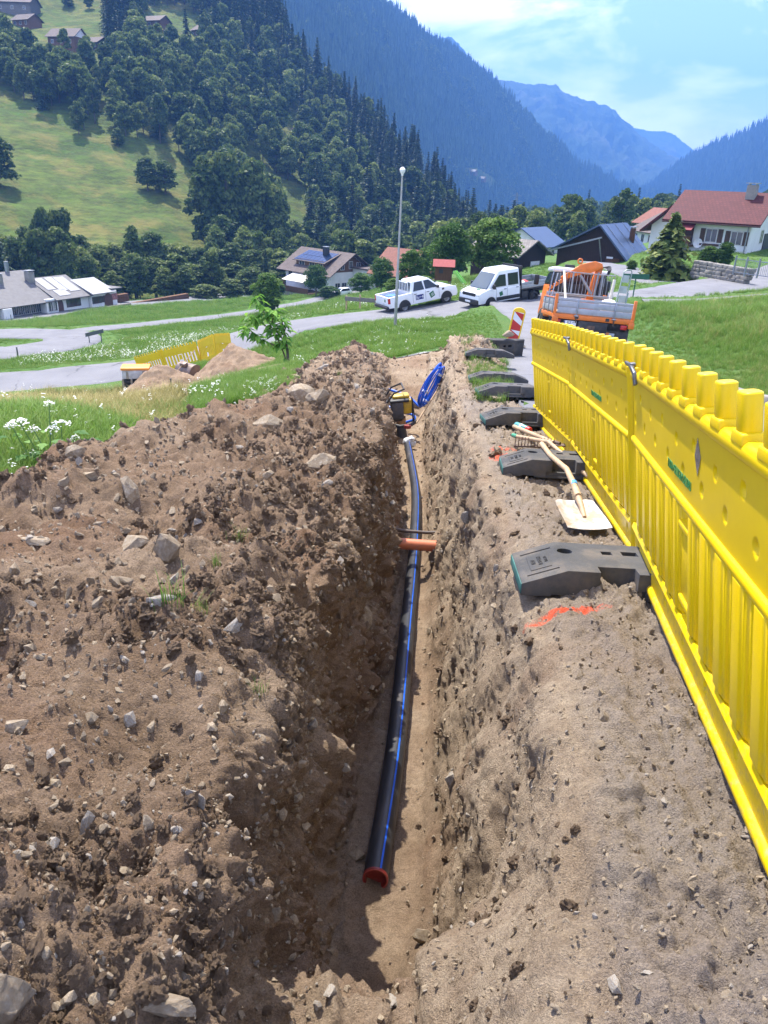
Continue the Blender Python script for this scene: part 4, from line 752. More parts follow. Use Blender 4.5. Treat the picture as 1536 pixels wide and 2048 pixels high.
for i, (x, y, cm_, lb) in enumerate(((-2.8, .55, (.75, .74, .72), 'white sack lying in the bed of the crew cab van'), (-3.2, .35, (.5, .06, .05), 'red bundle among the load of the crew cab van'))):
    def sack(m):
        bm = bmesh.new(); bmesh.ops.create_icosphere(bm, subdivisions=3, radius=.3)
        for v in bm.verts: v.co = Vector((v.co.x*1.2, v.co.y, v.co.z*.75))*(1+.18*float(noise(np.array(v.co.x*6+i), np.array(v.co.y*6), np.array(v.co.z*6))))
        m.add([tuple(v.co) for v in bm.verts], [[v.index for v in f.verts] for f in bm.faces]); bm.free()
    o = part('sack', pm('sack%d' % i, cm_, .6, 0, .15, 6), None, sack, smooth=True, ang=80); o.matrix_world = vn.matrix_world @ Matrix.Translation((x, y, 1.2)); tag(o, lb, 'sack')
# ---- orange truck seen from behind (x right, y forward, z up)
def truck():
    e = empty('crane_truck', label='orange municipal truck with grey dropsides and a folded loading crane', cat='truck'); w = 1.06; zf = .98; L_ = 3.0
    part('bed_floor', M_WOODL, e, lambda m: m.box((0, L_/2, zf+.02), (2*w-.06, L_-.06, .04))); part('rear_beam', M_ORG, e, lambda m: (m.box((0, .02, zf-.07), (2*w+.06, .10, .13))), bevel=.012)
    part('side_beam', M_ORG, e, lambda m: m.box((-w+.02, L_/2, zf-.07), (.08, L_, .11)), bevel=.01); part('side_beam', M_ORG, e, lambda m: m.box((w-.02, L_/2, zf-.07), (.08, L_, .11)), bevel=.01)
    for x in (-.46, .38): part('beam_slot', M_CHAS, e, lambda m: m.box((x, -.035, zf-.06), (.10, .02, .08)))
    for z, hh in ((zf+.10, .155), (zf+.265, .155), (zf+.385, .07)): part('tail_plank', M_ALU2, e, lambda m: m.box((0, -.01, z), (2*w-.10, .026, hh)), bevel=.006)
    for x in (-.48, .55):
        hg = part('hinge', M_GREY, e, lambda m: (m.box((x, -.032, zf+.20), (.045, .02, .44)), m.tube([(x-.06, -.045, zf-.03), (x+.06, -.045, zf-.03)], .025, 8)), bevel=.006)
        part('latch', M_DSTEEL, hg, lambda m: m.box((x, -.06, zf-.13), (.03, .02, .16)))
    for s in (-1, 1):
        part('corner_post', M_ORG, e, lambda m: m.box((s*(w+.01), .02, zf+.20), (.075, .09, .62)), bevel=.01)
        part('corner_bracket', M_ORG, e, lambda m: m.box((s*(w-.02), -.02, zf-.16), (.16, .10, .16)), bevel=.01)
        for z in (zf+.12, zf+.30): part('side_plank', M_ALU2, e, lambda m: m.box((s*w, L_/2+.05, z), (.026, L_-.15, .165)), bevel=.006)
        part('side_cap', M_ORG if s < 0 else M_ALU2, e, lambda m: m.box((s*w, L_/2, zf+.405), (.05, L_-.1, .03)), bevel=.008)
        for y in (.45, 1.4, 2.4): part('side_stanchion', M_GREY, e, lambda m: m.box((s*(w+.022), y, zf+.2), (.03, .05, .45)), bevel=.006)
    for z, hh in ((zf+.12, .2), (zf+.34, .2), (zf+.50, .09)): part('front_plank', M_ALU2, e, lambda m: m.box((0, L_-.02, z), (2*w-.1, .026, hh)), bevel=.006)
    part('chassis', M_CHAS, e, lambda m: (m.box((0, 2.2, .70), (.8, 4.6, .26)), m.box((0, .12, .74), (1.9, .14, .24)), m.box((.72, .3, .55), (.62, .5, .46)), m.box((-.75, .3, .52), (.5, .5, .3))), bevel=.02)
    part('underrun_bar', M_GREY, e, lambda m: m.box((.10, .05, .48), (1.10, .08, .20)), bevel=.01); part('tow_block', M_DSTEEL, e, lambda m: m.box((-.05, -.02, .66), (.22, .2, .14)), bevel=.02)
    pl = part('number_plate', M_PLATE, e, lambda m: m.box((-.62, -.035, .70), (.34, .012, .22))); part('plate_band', M_BLUES, pl, lambda m: m.box((-.775, -.0425, .70), (.03, .006, .21)))
    rm = lambda x, z: Matrix.Translation((x, -.043, z)) @ Matrix.Rotation(PI/2, 4, 'X')
    text('plate_text', 'BZ *', .10, M_INK, pl, rm(-.61, .755)); text('plate_text', '205', .10, M_INK, pl, rm(-.59, .645))
    wp_ = part('warning_plate', M_REDS, e, lambda m: m.box((.12, .0, .50), (.22, .01, .12))); part('warning_plate_centre', M_PLATE, wp_, lambda m: m.box((.12, -.008, .50), (.14, .006, .06)))
    for x in (.92, -.90): part('tail_light', M_RLITE, e, lambda m: (m.box((x-.07, -.02, .76), (.17, .06, .12))), bevel=.01)
    part('reflector', pm('amber', (.6, .2, .05), .3), e, lambda m: m.box((.45, .0, .52), (.09, .012, .14)))
    for s in (-1, 1):
        part('mudflap', M_CHAS, e, lambda m: m.box((s*.86, .35, .50), (.46, .03, .62)), bevel=.01); part('mudguard', M_CHAS, e, lambda m: m.box((s*.86, .85, .86), (.44, .95, .05)), bevel=.02)
        t = wheel(e, 0, 0, .50, .36, s); t.rotation_euler = (0, 0, -PI/2); t.location = (s*.86, .95, .50); t = wheel(e, 0, 0, .50, .36, s); t.rotation_euler = (0, 0, -PI/2); t.location = (s*.86, 3.75, .50)
    def cab(m): loft2(m, [(-.98, 3.25, .75), (.98, 3.25, .75), (.98, 4.9, .75), (-.98, 4.9, .75)], [(-.90, 3.30, 1.75), (.90, 3.30, 1.75), (.92, 4.75, 1.75), (-.92, 4.75, 1.75)])
    part('cab', M_ORG, e, cab, bevel=.06, seg=3); part('cab_upper', M_CHAS, e, lambda m: loft2(m, [(-.90, 3.32, 1.74), (.90, 3.32, 1.74), (.92, 4.72, 1.74), (-.92, 4.72, 1.74)], [(-.82, 3.42, 2.14), (.82, 3.42, 2.14), (.82, 4.45, 2.14), (-.82, 4.45, 2.14)]), bevel=.05, seg=3)
    part('cab_roof', M_CAR, e, lambda m: m.box((0, 3.93, 2.20), (1.78, 1.15, .16)), bevel=.07, seg=3)
    part('rear_window', M_GLASS, e, lambda m: pane(m, [(-.80, 3.285, 1.70), (.80, 3.285, 1.70), (.74, 3.40, 2.10), (-.74, 3.40, 2.10)], .012)); part('cab_rear_panel', M_CHAS, e, lambda m: m.box((0, 3.24, 1.36), (1.84, .04, .90))); part('roof_beacon_bar', M_TRIM, e, lambda m: m.box((-.30, 3.8, 2.33), (.30, .2, .10)), bevel=.02)
    for s in (-1, 1): part('side_window', M_GLASS, e, lambda m: pane(m, [(s*.905, 3.45, 1.78), (s*.915, 4.6, 1.78), (s*.845, 4.4, 2.08), (s*.845, 3.5, 2.08)], .012)); part('mirror', M_TRIM, e, lambda m: m.box((s*1.18, 4.7, 1.85), (.16, .08, .32)), bevel=.03)
    cr = part('crane_column', M_ORG, e, lambda m: (m.box((.28, 3.05, 1.15), (.42, .30, .50)), m.prism([(.20, 1.3), (.42, 1.3), (.60, 2.36), (.40, 2.40)], 2.95, 3.13)), bevel=.02)
    part('crane_boom', M_ORG, e, lambda m: (m.prism([(.56, 2.34), (.52, 2.46), (.30, 2.52), (-.10, 2.40), (-.66, 1.98), (-.62, 1.88), (-.02, 2.12), (.20, 2.16)], 2.78, 2.94), m.prism([(-.50, 2.02), (-1.02, 1.62), (-.97, 1.55), (-.45, 1.92)], 2.80, 2.92), m.lathe([(.05, -.02), (.09, -.02), (.09, .02), (.05, .02)], 14, Matrix.Translation((-.15, 2.86, 2.48)) @ Matrix.Rotation(PI/2, 4, 'X'))), bevel=.015)
    part('boom_lettering', M_INK, cr, lambda m: [m.prism([(-.74-.07*k, 1.80-.052*k), (-.70-.07*k, 1.83-.052*k), (-.74-.07*k, 1.87-.052*k), (-.78-.07*k, 1.84-.052*k)], 2.792, 2.797) for k in range(4)])
    part('crane_ram', M_GREY, e, lambda m: (m.tube([(.34, 2.86, 1.55), (-.10, 2.86, 2.10)], .045, 10), m.tube([(.42, 2.82, 1.5), (.46, 2.82, 2.2)], .035, 8)), smooth=True)
    part('hydraulic_hose', M_BLK, e, lambda m: [m.tube([tuple(p) for p in catmull([(.55, 2.9, 2.36), (.70+.03*k, 2.85, 2.34+.02*k), (.72+.02*k, 2.86, 2.18), (.52, 2.9, 2.02-.02*k)], .05)], .014, 6) for k in range(4)], smooth=True)
    part('outrigger', M_ORG, e, lambda m: (m.box((0, 3.06, 1.02), (1.7, .14, .14)), m.box((.80, 3.06, 1.25), (.10, .12, .62)), m.box((-.82, 3.06, 1.25), (.10, .12, .62))), bevel=.015)
    # guard rail above the front of the bed
    part('guard_frame', M_GREY, e, lambda m: (m.tube([(-.72, 2.55, zf+.5), (-.72, 2.55, zf+1.16), (.92, 2.55, zf+1.16), (.92, 2.55, zf+.5)], .017, 8), m.box((-.34, 2.55, zf+.83), (.04, .04, .66)), m.box((.55, 2.55, zf+.83), (.04, .04, .66))), smooth=True)
    for k in range(16): part('guard_bar', M_GREY, e, lambda m: m.tube([(-.72+.1025*k, 2.55, zf+.5), (-.72+.1025*k, 2.55, zf+1.16)], .008, 6))
    part('guard_rail', M_GREY, e, lambda m: m.tube([(-.76, 2.53, zf+.52), (.96, 2.53, zf+.52)], .02, 8), smooth=True)
    part('strap', pm('pale_strap', (.6, .57, .48), .8), e, lambda m: m.bar((-.70, .9, zf+.35), (-.64, 2.5, zf+1.18), .055, .02)); part('rolled_sling', pm('pale_strap', (.6, .57, .48), .8), e, lambda m: m.tube([(.80, 2.2, zf+.40), (.86, 2.3, zf+1.05)], .05, 8), smooth=True)
    part('side_bar', M_GREY, e, lambda m: (m.tube([(-1.0, 2.5, zf+.4), (-.92, 2.6, zf+1.15)], .02, 6), m.tube([(-.95, 2.2, zf+.35), (-.80, 2.55, zf+1.1)], .018, 6)), smooth=True)
    # folded panel rack standing at the right side
    rk = part('panel_rack', pm('rack_green_grey', (.24, .30, .27), .5, .3), e, lambda m: (m.tube([(.72, 1.0, zf+.12), (.82, 1.05, zf+1.25), (.90, 1.08, zf+1.32), (1.04, 1.1, zf+1.32), (1.06, 1.1, zf+1.26), (1.0, 1.0, zf+.12)], .018, 8), m.tube([(.98, .9, zf+.2), (1.04, 1.0, zf+.7)], .018, 8)), smooth=True)
    for z in (.52, .78, 1.08): part('rack_panel', pm('rack_sheet', (.34, .40, .37), .5, .2), rk, lambda m: m.box((.90, 1.05, zf+z), (.20, .02, .20)))
    return e
tk = truck(); tp = at(1177, 692, 19.6); tz = N1(tp[0], tp[1])
tk.matrix_world = Matrix.Translation((tp[0], tp[1], tz+.02)) @ Matrix.Rotation(RAD(-4), 4, 'Z') @ Matrix.Rotation(RAD(-6.5), 4, 'X') @ Matrix.Rotation(RAD(2.6), 4, 'Y') @ Matrix.Scale(.89, 4)
o = part('sack', pm('sack2', (.72, .72, .73), .55, 0, .12, 8), None, sack, smooth=True, ang=80); o.matrix_world = tk.matrix_world @ Matrix.Translation((.52, .9, 1.26)) @ Matrix.Diagonal((.75, .75, .9, 1)); tag(o, 'white plastic sack lying in the bed of the orange truck', 'sack')
o = part('signboard', pm('sign_dark_green', (.02, .10, .06), .5), None, lambda m: (m.box((0, 0, 1.5), (1.5, .03, .28)), m.box((.0, .03, .75), (.06, .05, 1.5)))); p = at(1266, 594, 48); o.location = (p[0], p[1], N1(p[0], p[1])); tag(o, 'small dark green sign board beside the truck at the meadow edge', 'sign')
# ---- small car at the house
def small_car():
    e = empty('parked_car', label='white compact car parked in front of the timber house', cat='car'); h = .88
    P = archpoly([(-.80, .40), (-.85, .95), (-.70, 1.05), (2.35, 1.02), (3.25, .90), (3.45, .72), (3.45, .38)], [(0, .33), (2.6, .33)], .37)
    part('body', M_CAR, e, lambda m: m.prism(P, -h, h), bevel=.06, seg=3); part('cab', M_CAR, e, lambda m: loft2(m, [(-.76, -.85, 1.0), (2.35, -.85, 1.0), (2.35, .85, 1.0), (-.76, .85, 1.0)], [(-.35, -.66, 1.58), (1.35, -.66, 1.58), (1.35, .66, 1.58), (-.35, .66, 1.58)]), bevel=.08, seg=3)
    for s in (-1, 1):
        part('side_window', M_GLASS, e, lambda m: pane(m, [(-.45, s*.815, 1.08), (2.0, s*.815, 1.08), (1.3, s*.68, 1.50), (-.20, s*.68, 1.50)], .015))
        for ax in (0, 2.6): wheel(e, ax, s*(h-.12), .34, .22, s); part('arch_lining', M_TRIM, e, lambda m: m.prism([(ax+.365*math.cos(PI*k/10), .33+.365*math.sin(PI*k/10)) for k in range(11)], s*(h-.3), s*(h-.012)))
    part('windscreen', M_WSCR, e, lambda m: pane(m, [(2.30, -.74, 1.06), (2.30, .74, 1.06), (1.42, .60, 1.54), (1.42, -.60, 1.54)], .012)); return e
sc_ = small_car(); place_vehicle(sc_, at(697, 586.5, 152)[:2], at(671, 585.5, 150)[:2], .76, 2.6)
# ================================================================== BUILDINGS
m = Mat('white_plaster'); k = m.ramp(m.noise(.7, 6, .6), [(.3, (.66, .65, .62)), (.7, (.78, .77, .74))]); m.col(k).rough(.9, 0, .2); M_PLA = m.m
def boards(name, a, b, sx=7., vert=True):
    m = Mat(name); w = m.n('ShaderNodeTexWave', Scale=sx, Distortion=.6, Detail=2, bands_direction='X' if vert else 'Z'); m.l(m.co(), w.inputs['Vector']); k = m.ramp(w.outputs[0], [(.02, tuple(np.array(a)*.5)), (.12, a), (.9, b)]); k = m.mix(m.ramp(m.noise(3, 6, .7, sc3=(3, 3, .4)), [(.35, (0,)*3), (.7, (.6,)*3)]), k, tuple(np.array(a)*.6)); m.col(k).rough(.85, 0, .2); return m.m
M_DWOOD = boards('weathered_dark_boards', (.035, .022, .016), (.075, .048, .034)); M_BWOOD = boards('brown_boards', (.10, .05, .025), (.17, .09, .045), 5, False); M_HWOOD = boards('chalet_boards', (.13, .07, .035), (.22, .12, .06), 4, False); M_GWOOD = boards('grey_boards', (.16, .14, .12), (.24, .21, .18), 6)
def roofmat(name, a, b, sx=1.2, sz=5.):
    m = Mat(name); br = m.n('ShaderNodeTexBrick', Scale=1.0); br.inputs['Color1'].default_value = (*a, 1); br.inputs['Color2'].default_value = (*b, 1); br.inputs['Mortar'].default_value = (*(np.array(a)*.45), 1); br.inputs['Brick Width'].default_value = .35; br.inputs['Row Height'].default_value = .32; br.inputs['Mortar Size'].default_value = .025
    mp_ = m.n('ShaderNodeMapping'); m.l(m.co('Object'), mp_.inputs[0]); m.l(mp_.outputs[0], br.inputs['Vector']); k = m.mix(m.ramp(m.noise(.8, 6, .65), [(.35, (0,)*3), (.7, (.5,)*3)]), br.outputs[0], tuple(np.array(a)*.7)); m.col(k).rough(.75, 0, .25); m.bump(br.outputs[0], .4, .03); return m.m
M_RTILE = roofmat('red_roof_tiles', (.082, .018, .019), (.115, .026, .026)); M_GTILE = roofmat('grey_shingles', (.16, .14, .125), (.24, .215, .19)); M_BTILE = roofmat('brown_roof_tiles', (.10, .075, .065), (.15, .115, .10)); M_RRED = roofmat('old_red_tiles', (.20, .07, .045), (.27, .10, .065))
M_BLUEM = pm('blue_grey_sheet', (.055, .085, .14), .35, .3, .15, 2); M_SLATE = pm('grey_eternit', (.105, .10, .10), .7, 0, .2, 1.5, dirt=(.11, .1, .09, .5)); M_PALE = pm('pale_sheet', (.27, .27, .275), .6, .0, .15, 1.5, dirt=(.22, .2, .19, .8)); M_PV = pm('solar_panel', (.014, .03, .075), .15, .2, .2, 4); M_CONC = pm('concrete', (.24, .22, .19), .85, 0, .15, 2); M_WIN = pm('window_glass', (.035, .042, .05), .08, 0, .3, 2, spec=.8); M_SHUT = pm('shutter_brown', (.07, .035, .02), .7); M_AWN = pm('cream_awning', (.66, .60, .50), .8, 0, .08); M_AWR = pm('red_awning', (.20, .03, .035), .8); M_WFR = pm('window_frame_white', (.6, .58, .55), .6); M_ARCH = pm('door_brown', (.10, .045, .03), .6)
def wstart(name, label, p0, p1, cat='house', group=None, z=None):
    a = Vector(at(*p0)); b = Vector(at(*p1)); z0 = min(a.z, b.z) if z is None else z; d = b-a; d.z = 0
    e = empty(name, label=label, cat=cat, group=group); e.matrix_world = frame((a.x, a.y, z0), d); return e, d.length
def slab(m, p, t):
    v = [Vector(q) for q in p]; n = (v[1]-v[0]).cross(v[2]-v[0]).normalized(); n = n if n.z > 0 else -n; m.add(v+[q+n*t for q in v], [(0, 1, 2, 3), (7, 6, 5, 4), (0, 4, 5, 1), (1, 5, 6, 2), (2, 6, 7, 3), (3, 7, 4, 0)])
def gable(e, x0, x1, y0, y1, hw, rise, axis, wall, roof, over=.6, ov2=None, base=-3, off=.5, gmat=None, t=.16, zadd=0, roof2=None):
    """walls with gables and two roof slopes; axis = direction of the ridge; off = where the ridge stands across the house"""
    ov2 = over if ov2 is None else ov2; hl, hr = hw if isinstance(hw, tuple) else (hw, hw); zr = max(hl, hr)+rise
    if axis == 'x':
        ym = y0+(y1-y0)*off; part('wall', wall, e, lambda m: m.prism([(y0, base), (y0, hl), (ym, zr), (y1, hr), (y1, base)], x0, x1, axis='x'))
        if gmat: part('gable_boarding', gmat, e, lambda m: (m.prism([(y0+.05, hl-.1), (ym, zr-.05), (y1-.05, hr-.1)], x1+.0, x1+.06, axis='x')))
        k1 = (zr-hl)/(ym-y0); k2 = (zr-hr)/(y1-ym)
        a = part('roof_slope', roof, e, lambda m: slab(m, [(x0-ov2, y0-over, hl-over*k1), (x1+ov2, y0-over, hl-over*k1), (x1+ov2, ym, zr), (x0-ov2, ym, zr)], t)); b = part('roof_slope', roof2 or roof, e, lambda m: slab(m, [(x0-ov2, y1+over, hr-over*k2), (x1+ov2, y1+over, hr-over*k2), (x1+ov2, ym, zr), (x0-ov2, ym, zr)], t))
    else:
        xm = x0+(x1-x0)*off; part('wall', wall, e, lambda m: m.prism([(x0, base), (x0, hl), (xm, zr), (x1, hr), (x1, base)], y0, y1))
        if gmat: part('gable_boarding', gmat, e, lambda m: m.prism([(x0+.05, hl-.1), (xm, zr-.05), (x1-.05, hr-.1)], y0-.06, y0-.0))
        k1 = (zr-hl)/(xm-x0); k2 = (zr-hr)/(x1-xm)
        a = part('roof_slope', roof, e, lambda m: slab(m, [(x0-over, y0-ov2, hl-over*k1), (x0-over, y1+ov2, hl-over*k1), (xm, y1+ov2, zr), (xm, y0-ov2, zr)], t)); b = part('roof_slope', roof2 or roof, e, lambda m: slab(m, [(x1+over, y0-ov2, hr-over*k2), (x1+over, y1+ov2, hr-over*k2), (xm, y1+ov2, zr), (xm, y0-ov2, zr)], t))
    return a, b, zr
def windows(e, L_, face='f', pos=0.0, shut=False, fr=M_WFR):
    """face f: on the plane y=pos looking to the camera; r: on the plane x=pos looking right"""
    for (c, z, w, h) in L_:
        if face == 'f': g = lambda m, a, b, hw, hh, d0, d1: m.box((a, pos-(d0+d1)/2, b), (hw, d1-d0, hh))
        else: g = lambda m, a, b, hw, hh, d0, d1: m.box((pos+(d0+d1)/2, a, b), (d1-d0, hw, hh))
        o = part('window', M_WIN, e, lambda m: g(m, c, z, w, h, -.02, .02)); f = MB()
        for a, b, ww, hh in ((c, z+h/2+.04, w+.16, .08), (c, z-h/2-.04, w+.16, .08), (c-w/2-.04, z, .08, h), (c+w/2+.04, z, .08, h), (c, z, .05, h)): g(f, a, b, ww, hh, .0, .05)
        f.build('frame', fr, o)
        if shut:
            for s in (-1, 1): part('shutter', M_SHUT, o, lambda m: g(m, c+s*(w*.75+.10), z, w*.46, h+.1, .0, .07))
def chimney(e, x, y, z0, z1, w=.7, mat=None, roofp=None):
    c = part('chimney', mat or M_CONC, roofp or e, lambda m: m.box((x, y, (z0+z1)/2), (w, w, z1-z0)), bevel=.02); part('chimney_cap', M_GREY, roofp or e, lambda m: (m.box((x, y, z1+.16), (w+.25, w+.25, .08)), m.box((x-w*.35, y, z1+.06), (.08, w*.8, .14)), m.box((x+w*.35, y, z1+.06), (.08, w*.8, .14)))) if True else None
def arch_door(e, x, y, w, h, mat=M_ARCH): return part('arched_door', mat, e, lambda m: m.prism([(x-w/2, 0), (x-w/2, h-w/2)]+[(x-w/2*math.cos(PI*k/10), h-w/2+w/2*math.sin(PI*k/10)) for k in range(1, 10)]+[(x+w/2, h-w/2), (x+w/2, 0)], y-.05, y))
# ---- red roofed house, right
e, L1 = wstart('red_roof_house', 'white house with a big red tiled roof and dark shutters, right edge', (1340, 503, 87), (1492, 509, 85))
rs, _, zr = gable(e, 0, L1, 0, 8.6, 3.45, 2.25, 'x', M_PLA, M_RTILE, 1.0, 1.0)
windows(e, [(3.75, 1.8, 1.0, 1.15), (6.15, 1.7, 1.0, 1.15)], 'f', 0, True); windows(e, [(4.5, 1.8, 1.0, 1.2)], 'r', L1); chimney(e, L1-1.5, 3.4, 4.6, 6.5, .9)
part('flower_box', M_SHUT, e, lambda m: m.box((3.75, -.2, .95), (1.8, .3, .2))); part('gutter', M_ARCH, e, lambda m: m.tube([(-1.0, -1.05, 2.88), (L1+1.0, -1.05, 2.88)], .07, 8)); part('downpipe', M_GREY, e, lambda m: m.tube([(L1-.25, -.1, 3.2), (L1-.25, -.1, -.5)], .06, 8))
part('recess', M_SHUT, e, lambda m: m.box((1.0, -.06, 2.0), (2.0, .10, 2.2))); bl = part('balcony', M_BWOOD, e, lambda m: (m.box((.9, -.75, .75), (2.6, 1.4, .18)), m.box((.9, -1.42, 1.2), (2.6, .08, .85)))); part('balcony_rail', M_SHUT, bl, lambda m: m.box((.9, -1.44, 1.66), (2.7, .14, .08))); part('awning', M_AWR, e, lambda m: slab(m, [(-.4, -1.6, 2.2), (2.2, -1.6, 2.2), (2.2, -.05, 2.9), (-.4, -.05, 2.9)], .05)); part('cellar_door', M_ARCH, e, lambda m: m.box((1.6, -.03, -.6), (.9, .06, 1.9)))
part('satellite_dish', M_PLATE, e, lambda m: m.lathe([(0, 0), (.25, .03), (.45, .12)], 16, Matrix.Translation((2.7, -.25, 1.0)) @ Matrix.Rotation(RAD(80), 4, 'X')), smooth=True); part('garage_opening', M_TRIM, e, lambda m: m.box((L1+.03, 6.9, 1.0), (.1, 2.6, 2.1)))
gable(e, -3.4, .6, 3.0, 10.0, 2.3, 1.9, 'y', M_PLA, M_RTILE, .8, 1.0, off=.55); windows(e, [(-1.6, 1.2, 1.0, 1.1)], 'f', 3.0)
# ---- dark barn with a blue metal roof
e, L2 = wstart('dark_barn', 'dark timber barn with a blue grey metal roof behind the truck', (1110, 541, 93), (1248, 538, 90.5), 'barn')
rs, r2, zr = gable(e, 0, L2, 0, 8.0, (2.5, 2.0), 2.6, 'y', M_DWOOD, M_BLUEM, .7, .8, off=.60); part('lean_to_edge', M_GREY, e, lambda m: m.bar((-.8, -.85, 2.15), (L2*.66, -.85, 3.95), .12, .16)); part('downpipe', M_GREY, e, lambda m: m.tube([(L2*.62, -.8, 3.9), (L2*.67, -.12, 1.4), (L2*.67, -.12, .2)], .07, 8)); chimney(e, L2*.84, 5.5, 3.2, 4.8, .5, M_BWOOD)
part('barn_door', M_BWOOD, e, lambda m: m.box((L2*.82, -.05, .9), (1.5, .08, 1.9))); part('notice', M_PLATE, e, lambda m: m.box((L2*.78, -.1, 1.9), (.7, .04, .2)))
for k in range(3): part('ridge_seam', M_GREY, r2, lambda m: m.bar((L2*.60+.02, 1.0+3*k, zr+.20), (L2+.65, 1.0+3*k, 1.80), .06, .05))
# ---- grey shingled barn
e, L3 = wstart('shingled_barn', 'dark barn with weathered grey shingle roof and a white door behind the van', (940, 548, 104), (1030, 551, 100), 'barn')
gable(e, 0, L3, 0, 6.6, 3.0, 1.5, 'x', M_DWOOD, M_GTILE, .8, .8); part('white_door', M_PLATE, e, lambda m: m.box((L3+.04, 4.2, 1.0), (.1, 2.0, 2.1))); part('fence_stack', M_DWOOD, e, lambda m: m.box((L3+.6, 6.0, .4), (.8, 1.4, .9)))
# ---- red hipped roof among the trees
e, L4 = wstart('old_farmhouse', 'old farmhouse with a red tiled roof half hidden by fruit trees', (752, 556, 150), (868, 556, 142))
gable(e, 0, L4, 0, 10, 1.6, 3.6, 'x', M_DWOOD, M_RRED, 1.2, 1.3)
# ---- timber house with solar roof
e, L5 = wstart('timber_house', 'white and timber house with solar panels on its brown roof', (572, 570, 169), (660, 574, 158))
W5 = 11.0; rs, r2, zr = gable(e, 0, L5, 0, W5, 4.0, 3.4, 'x', M_PLA, M_BTILE, 1.3, 1.5, gmat=M_HWOOD)
part('dormer', M_HWOOD, e, lambda m: m.box((L5*.5, 2.4, 5.0), (L5*.62, 3.4, 1.6))); dr_ = part('dormer_roof', M_BTILE, e, lambda m: slab(m, [(L5*.14, .2, 5.35), (L5*.86, .2, 5.35), (L5*.86, 4.8, 7.1), (L5*.14, 4.8, 7.1)], .14))
for i in range(7):
    for j in range(2): part('solar_panel', M_PV, dr_, lambda m: slab(m, [(L5*(.16+.096*i), .4+2.1*j, 5.59+.80*j), (L5*(.16+.096*i+.09), .4+2.1*j, 5.59+.80*j), (L5*(.16+.096*i+.09), 2.4+2.1*j, 6.35+.80*j), (L5*(.16+.096*i), 2.4+2.1*j, 6.35+.80*j)], .04))
windows(e, [(L5*.32, 5.0, 1.6, .9), (L5*.55, 5.0, 1.6, .9), (L5*.74, 5.0, 1.2, .9)], 'f', .7); windows(e, [(1.6, 2.6, 1.2, 1.1), (5.0, 2.6, 1.2, 1.1), (L5-2, 2.6, 1.2, 1.1)], 'f', 0)
windows(e, [(3.2, 5.0, .9, 1.2), (5.5, 5.2, .9, 1.3), (7.6, 5.0, .9, 1.2)], 'r', L5+.06); windows(e, [(2.0, 1.2, 1.2, 1.2), (3.8, 1.2, 1.2, 1.2)], 'r', L5); part('arched_door', M_ARCH, e, lambda m: m.prism([(6.2, 0), (6.2, 1.6), (6.5, 2.2), (7.0, 2.4), (7.5, 2.2), (7.8, 1.6), (7.8, 0)], L5, L5+.08, axis='x'))
chimney(e, L5*.62, 3.6, 6.2, 8.2, 1.0, M_TRIM); part('awning', M_AWN, e, lambda m: slab(m, [(L5*.28, -4.2, 1.9), (L5*.75, -4.2, 1.9), (L5*.75, -.1, 3.3), (L5*.28, -.1, 3.3)], .06))
bl = part('balcony', M_BWOOD, e, lambda m: (m.box((L5*.42, -2.3, -.1), (L5*.95, 4.4, .2)), m.box((L5*.42, -4.5, .45), (L5*.95, .1, .9)), m.box((-.4, -2.3, .45), (.1, 4.4, .9)))); part('terrace_wall', M_CONC, bl, lambda m: m.box((L5*.42, -4.2, -1.4), (L5*.9, .3, 2.4)))
part('side_wing', M_PLA, e, lambda m: m.box((L5+2.4, W5*.8, 1.8), (4.8, 5.5, 5.6))); part('side_wing_roof', M_BTILE, e, lambda m: m.box((L5+2.6, W5*.8, 4.75), (6.2, 6.6, .3)))
# ---- inn at the left edge
e, L6 = wstart('village_inn', 'long low white inn with three grey roofs and arched doors, left edge', (-70, 640, 128), (238, 611, 147), 'inn')
xa = lambda px: (px+70)/308*L6
ra = gable(e, 0, xa(103), 1.5, 14.5, 3.0, 3.3, 'x', M_DWOOD, M_SLATE, 1.6, .5); rb = gable(e, xa(100), xa(174), 0.6, 11, 2.8, 2.4, 'x', M_PLA, M_SLATE, 1.0, .3); rc = gable(e, xa(175), xa(222), 0, 8.5, 2.9, 1.6, 'x', M_PLA, M_PALE, .9, .4)
for (a, b, y0, y1) in ((105, 122, 2.2, 5.4), (126, 142, 1.6, 5.4), (112, 136, .4, 2.0), (143, 165, 1.2, 5.2)):
    zz = lambda y: 2.8+.2+(y-.6)*(2.4/5.2); part('roof_sheet', M_PALE, rb[0], lambda m: slab(m, [(xa(a), y0, zz(y0)), (xa(b), y0, zz(y0)), (xa(b), y1, zz(y1)), (xa(a), y1, zz(y1))], .05))
part('gable_wall', M_PLA, e, lambda m: m.box(((xa(222)+L6)/2, 3.6, 0), (L6-xa(222), 6.6, 6.0))); part('mural', pm('mural_red', (.28, .12, .10), .8, 0, .6, 2.5), e, lambda m: m.box(((xa(224)+L6)/2, .27, 1.6), (1.6, .04, 1.1))); part('porch_roof', M_SLATE, e, lambda m: m.box((L6-.6, 3.2, 3.1), (2.6, 7.5, .16)))
windows(e, [(xa(p), 1.5, .7, 1.0) for p in (181, 187, 194)]+[(xa(200), 1.5, .4, .9), (xa(207), 1.5, .7, 1.0)], 'f', 0, fr=M_SHUT); windows(e, [(xa(p), 1.5, 1.1, 1.1) for p in (132, 141, 150)], 'f', .6, fr=M_SHUT); windows(e, [(xa(p), 1.3, 1.4, 1.2) for p in (28, 40, 52, 64, 76)], 'f', 1.5); windows(e, [(xa(88), 1.5, 1.0, 1.4), (xa(96), 1.5, .8, 1.4)], 'f', -.02)
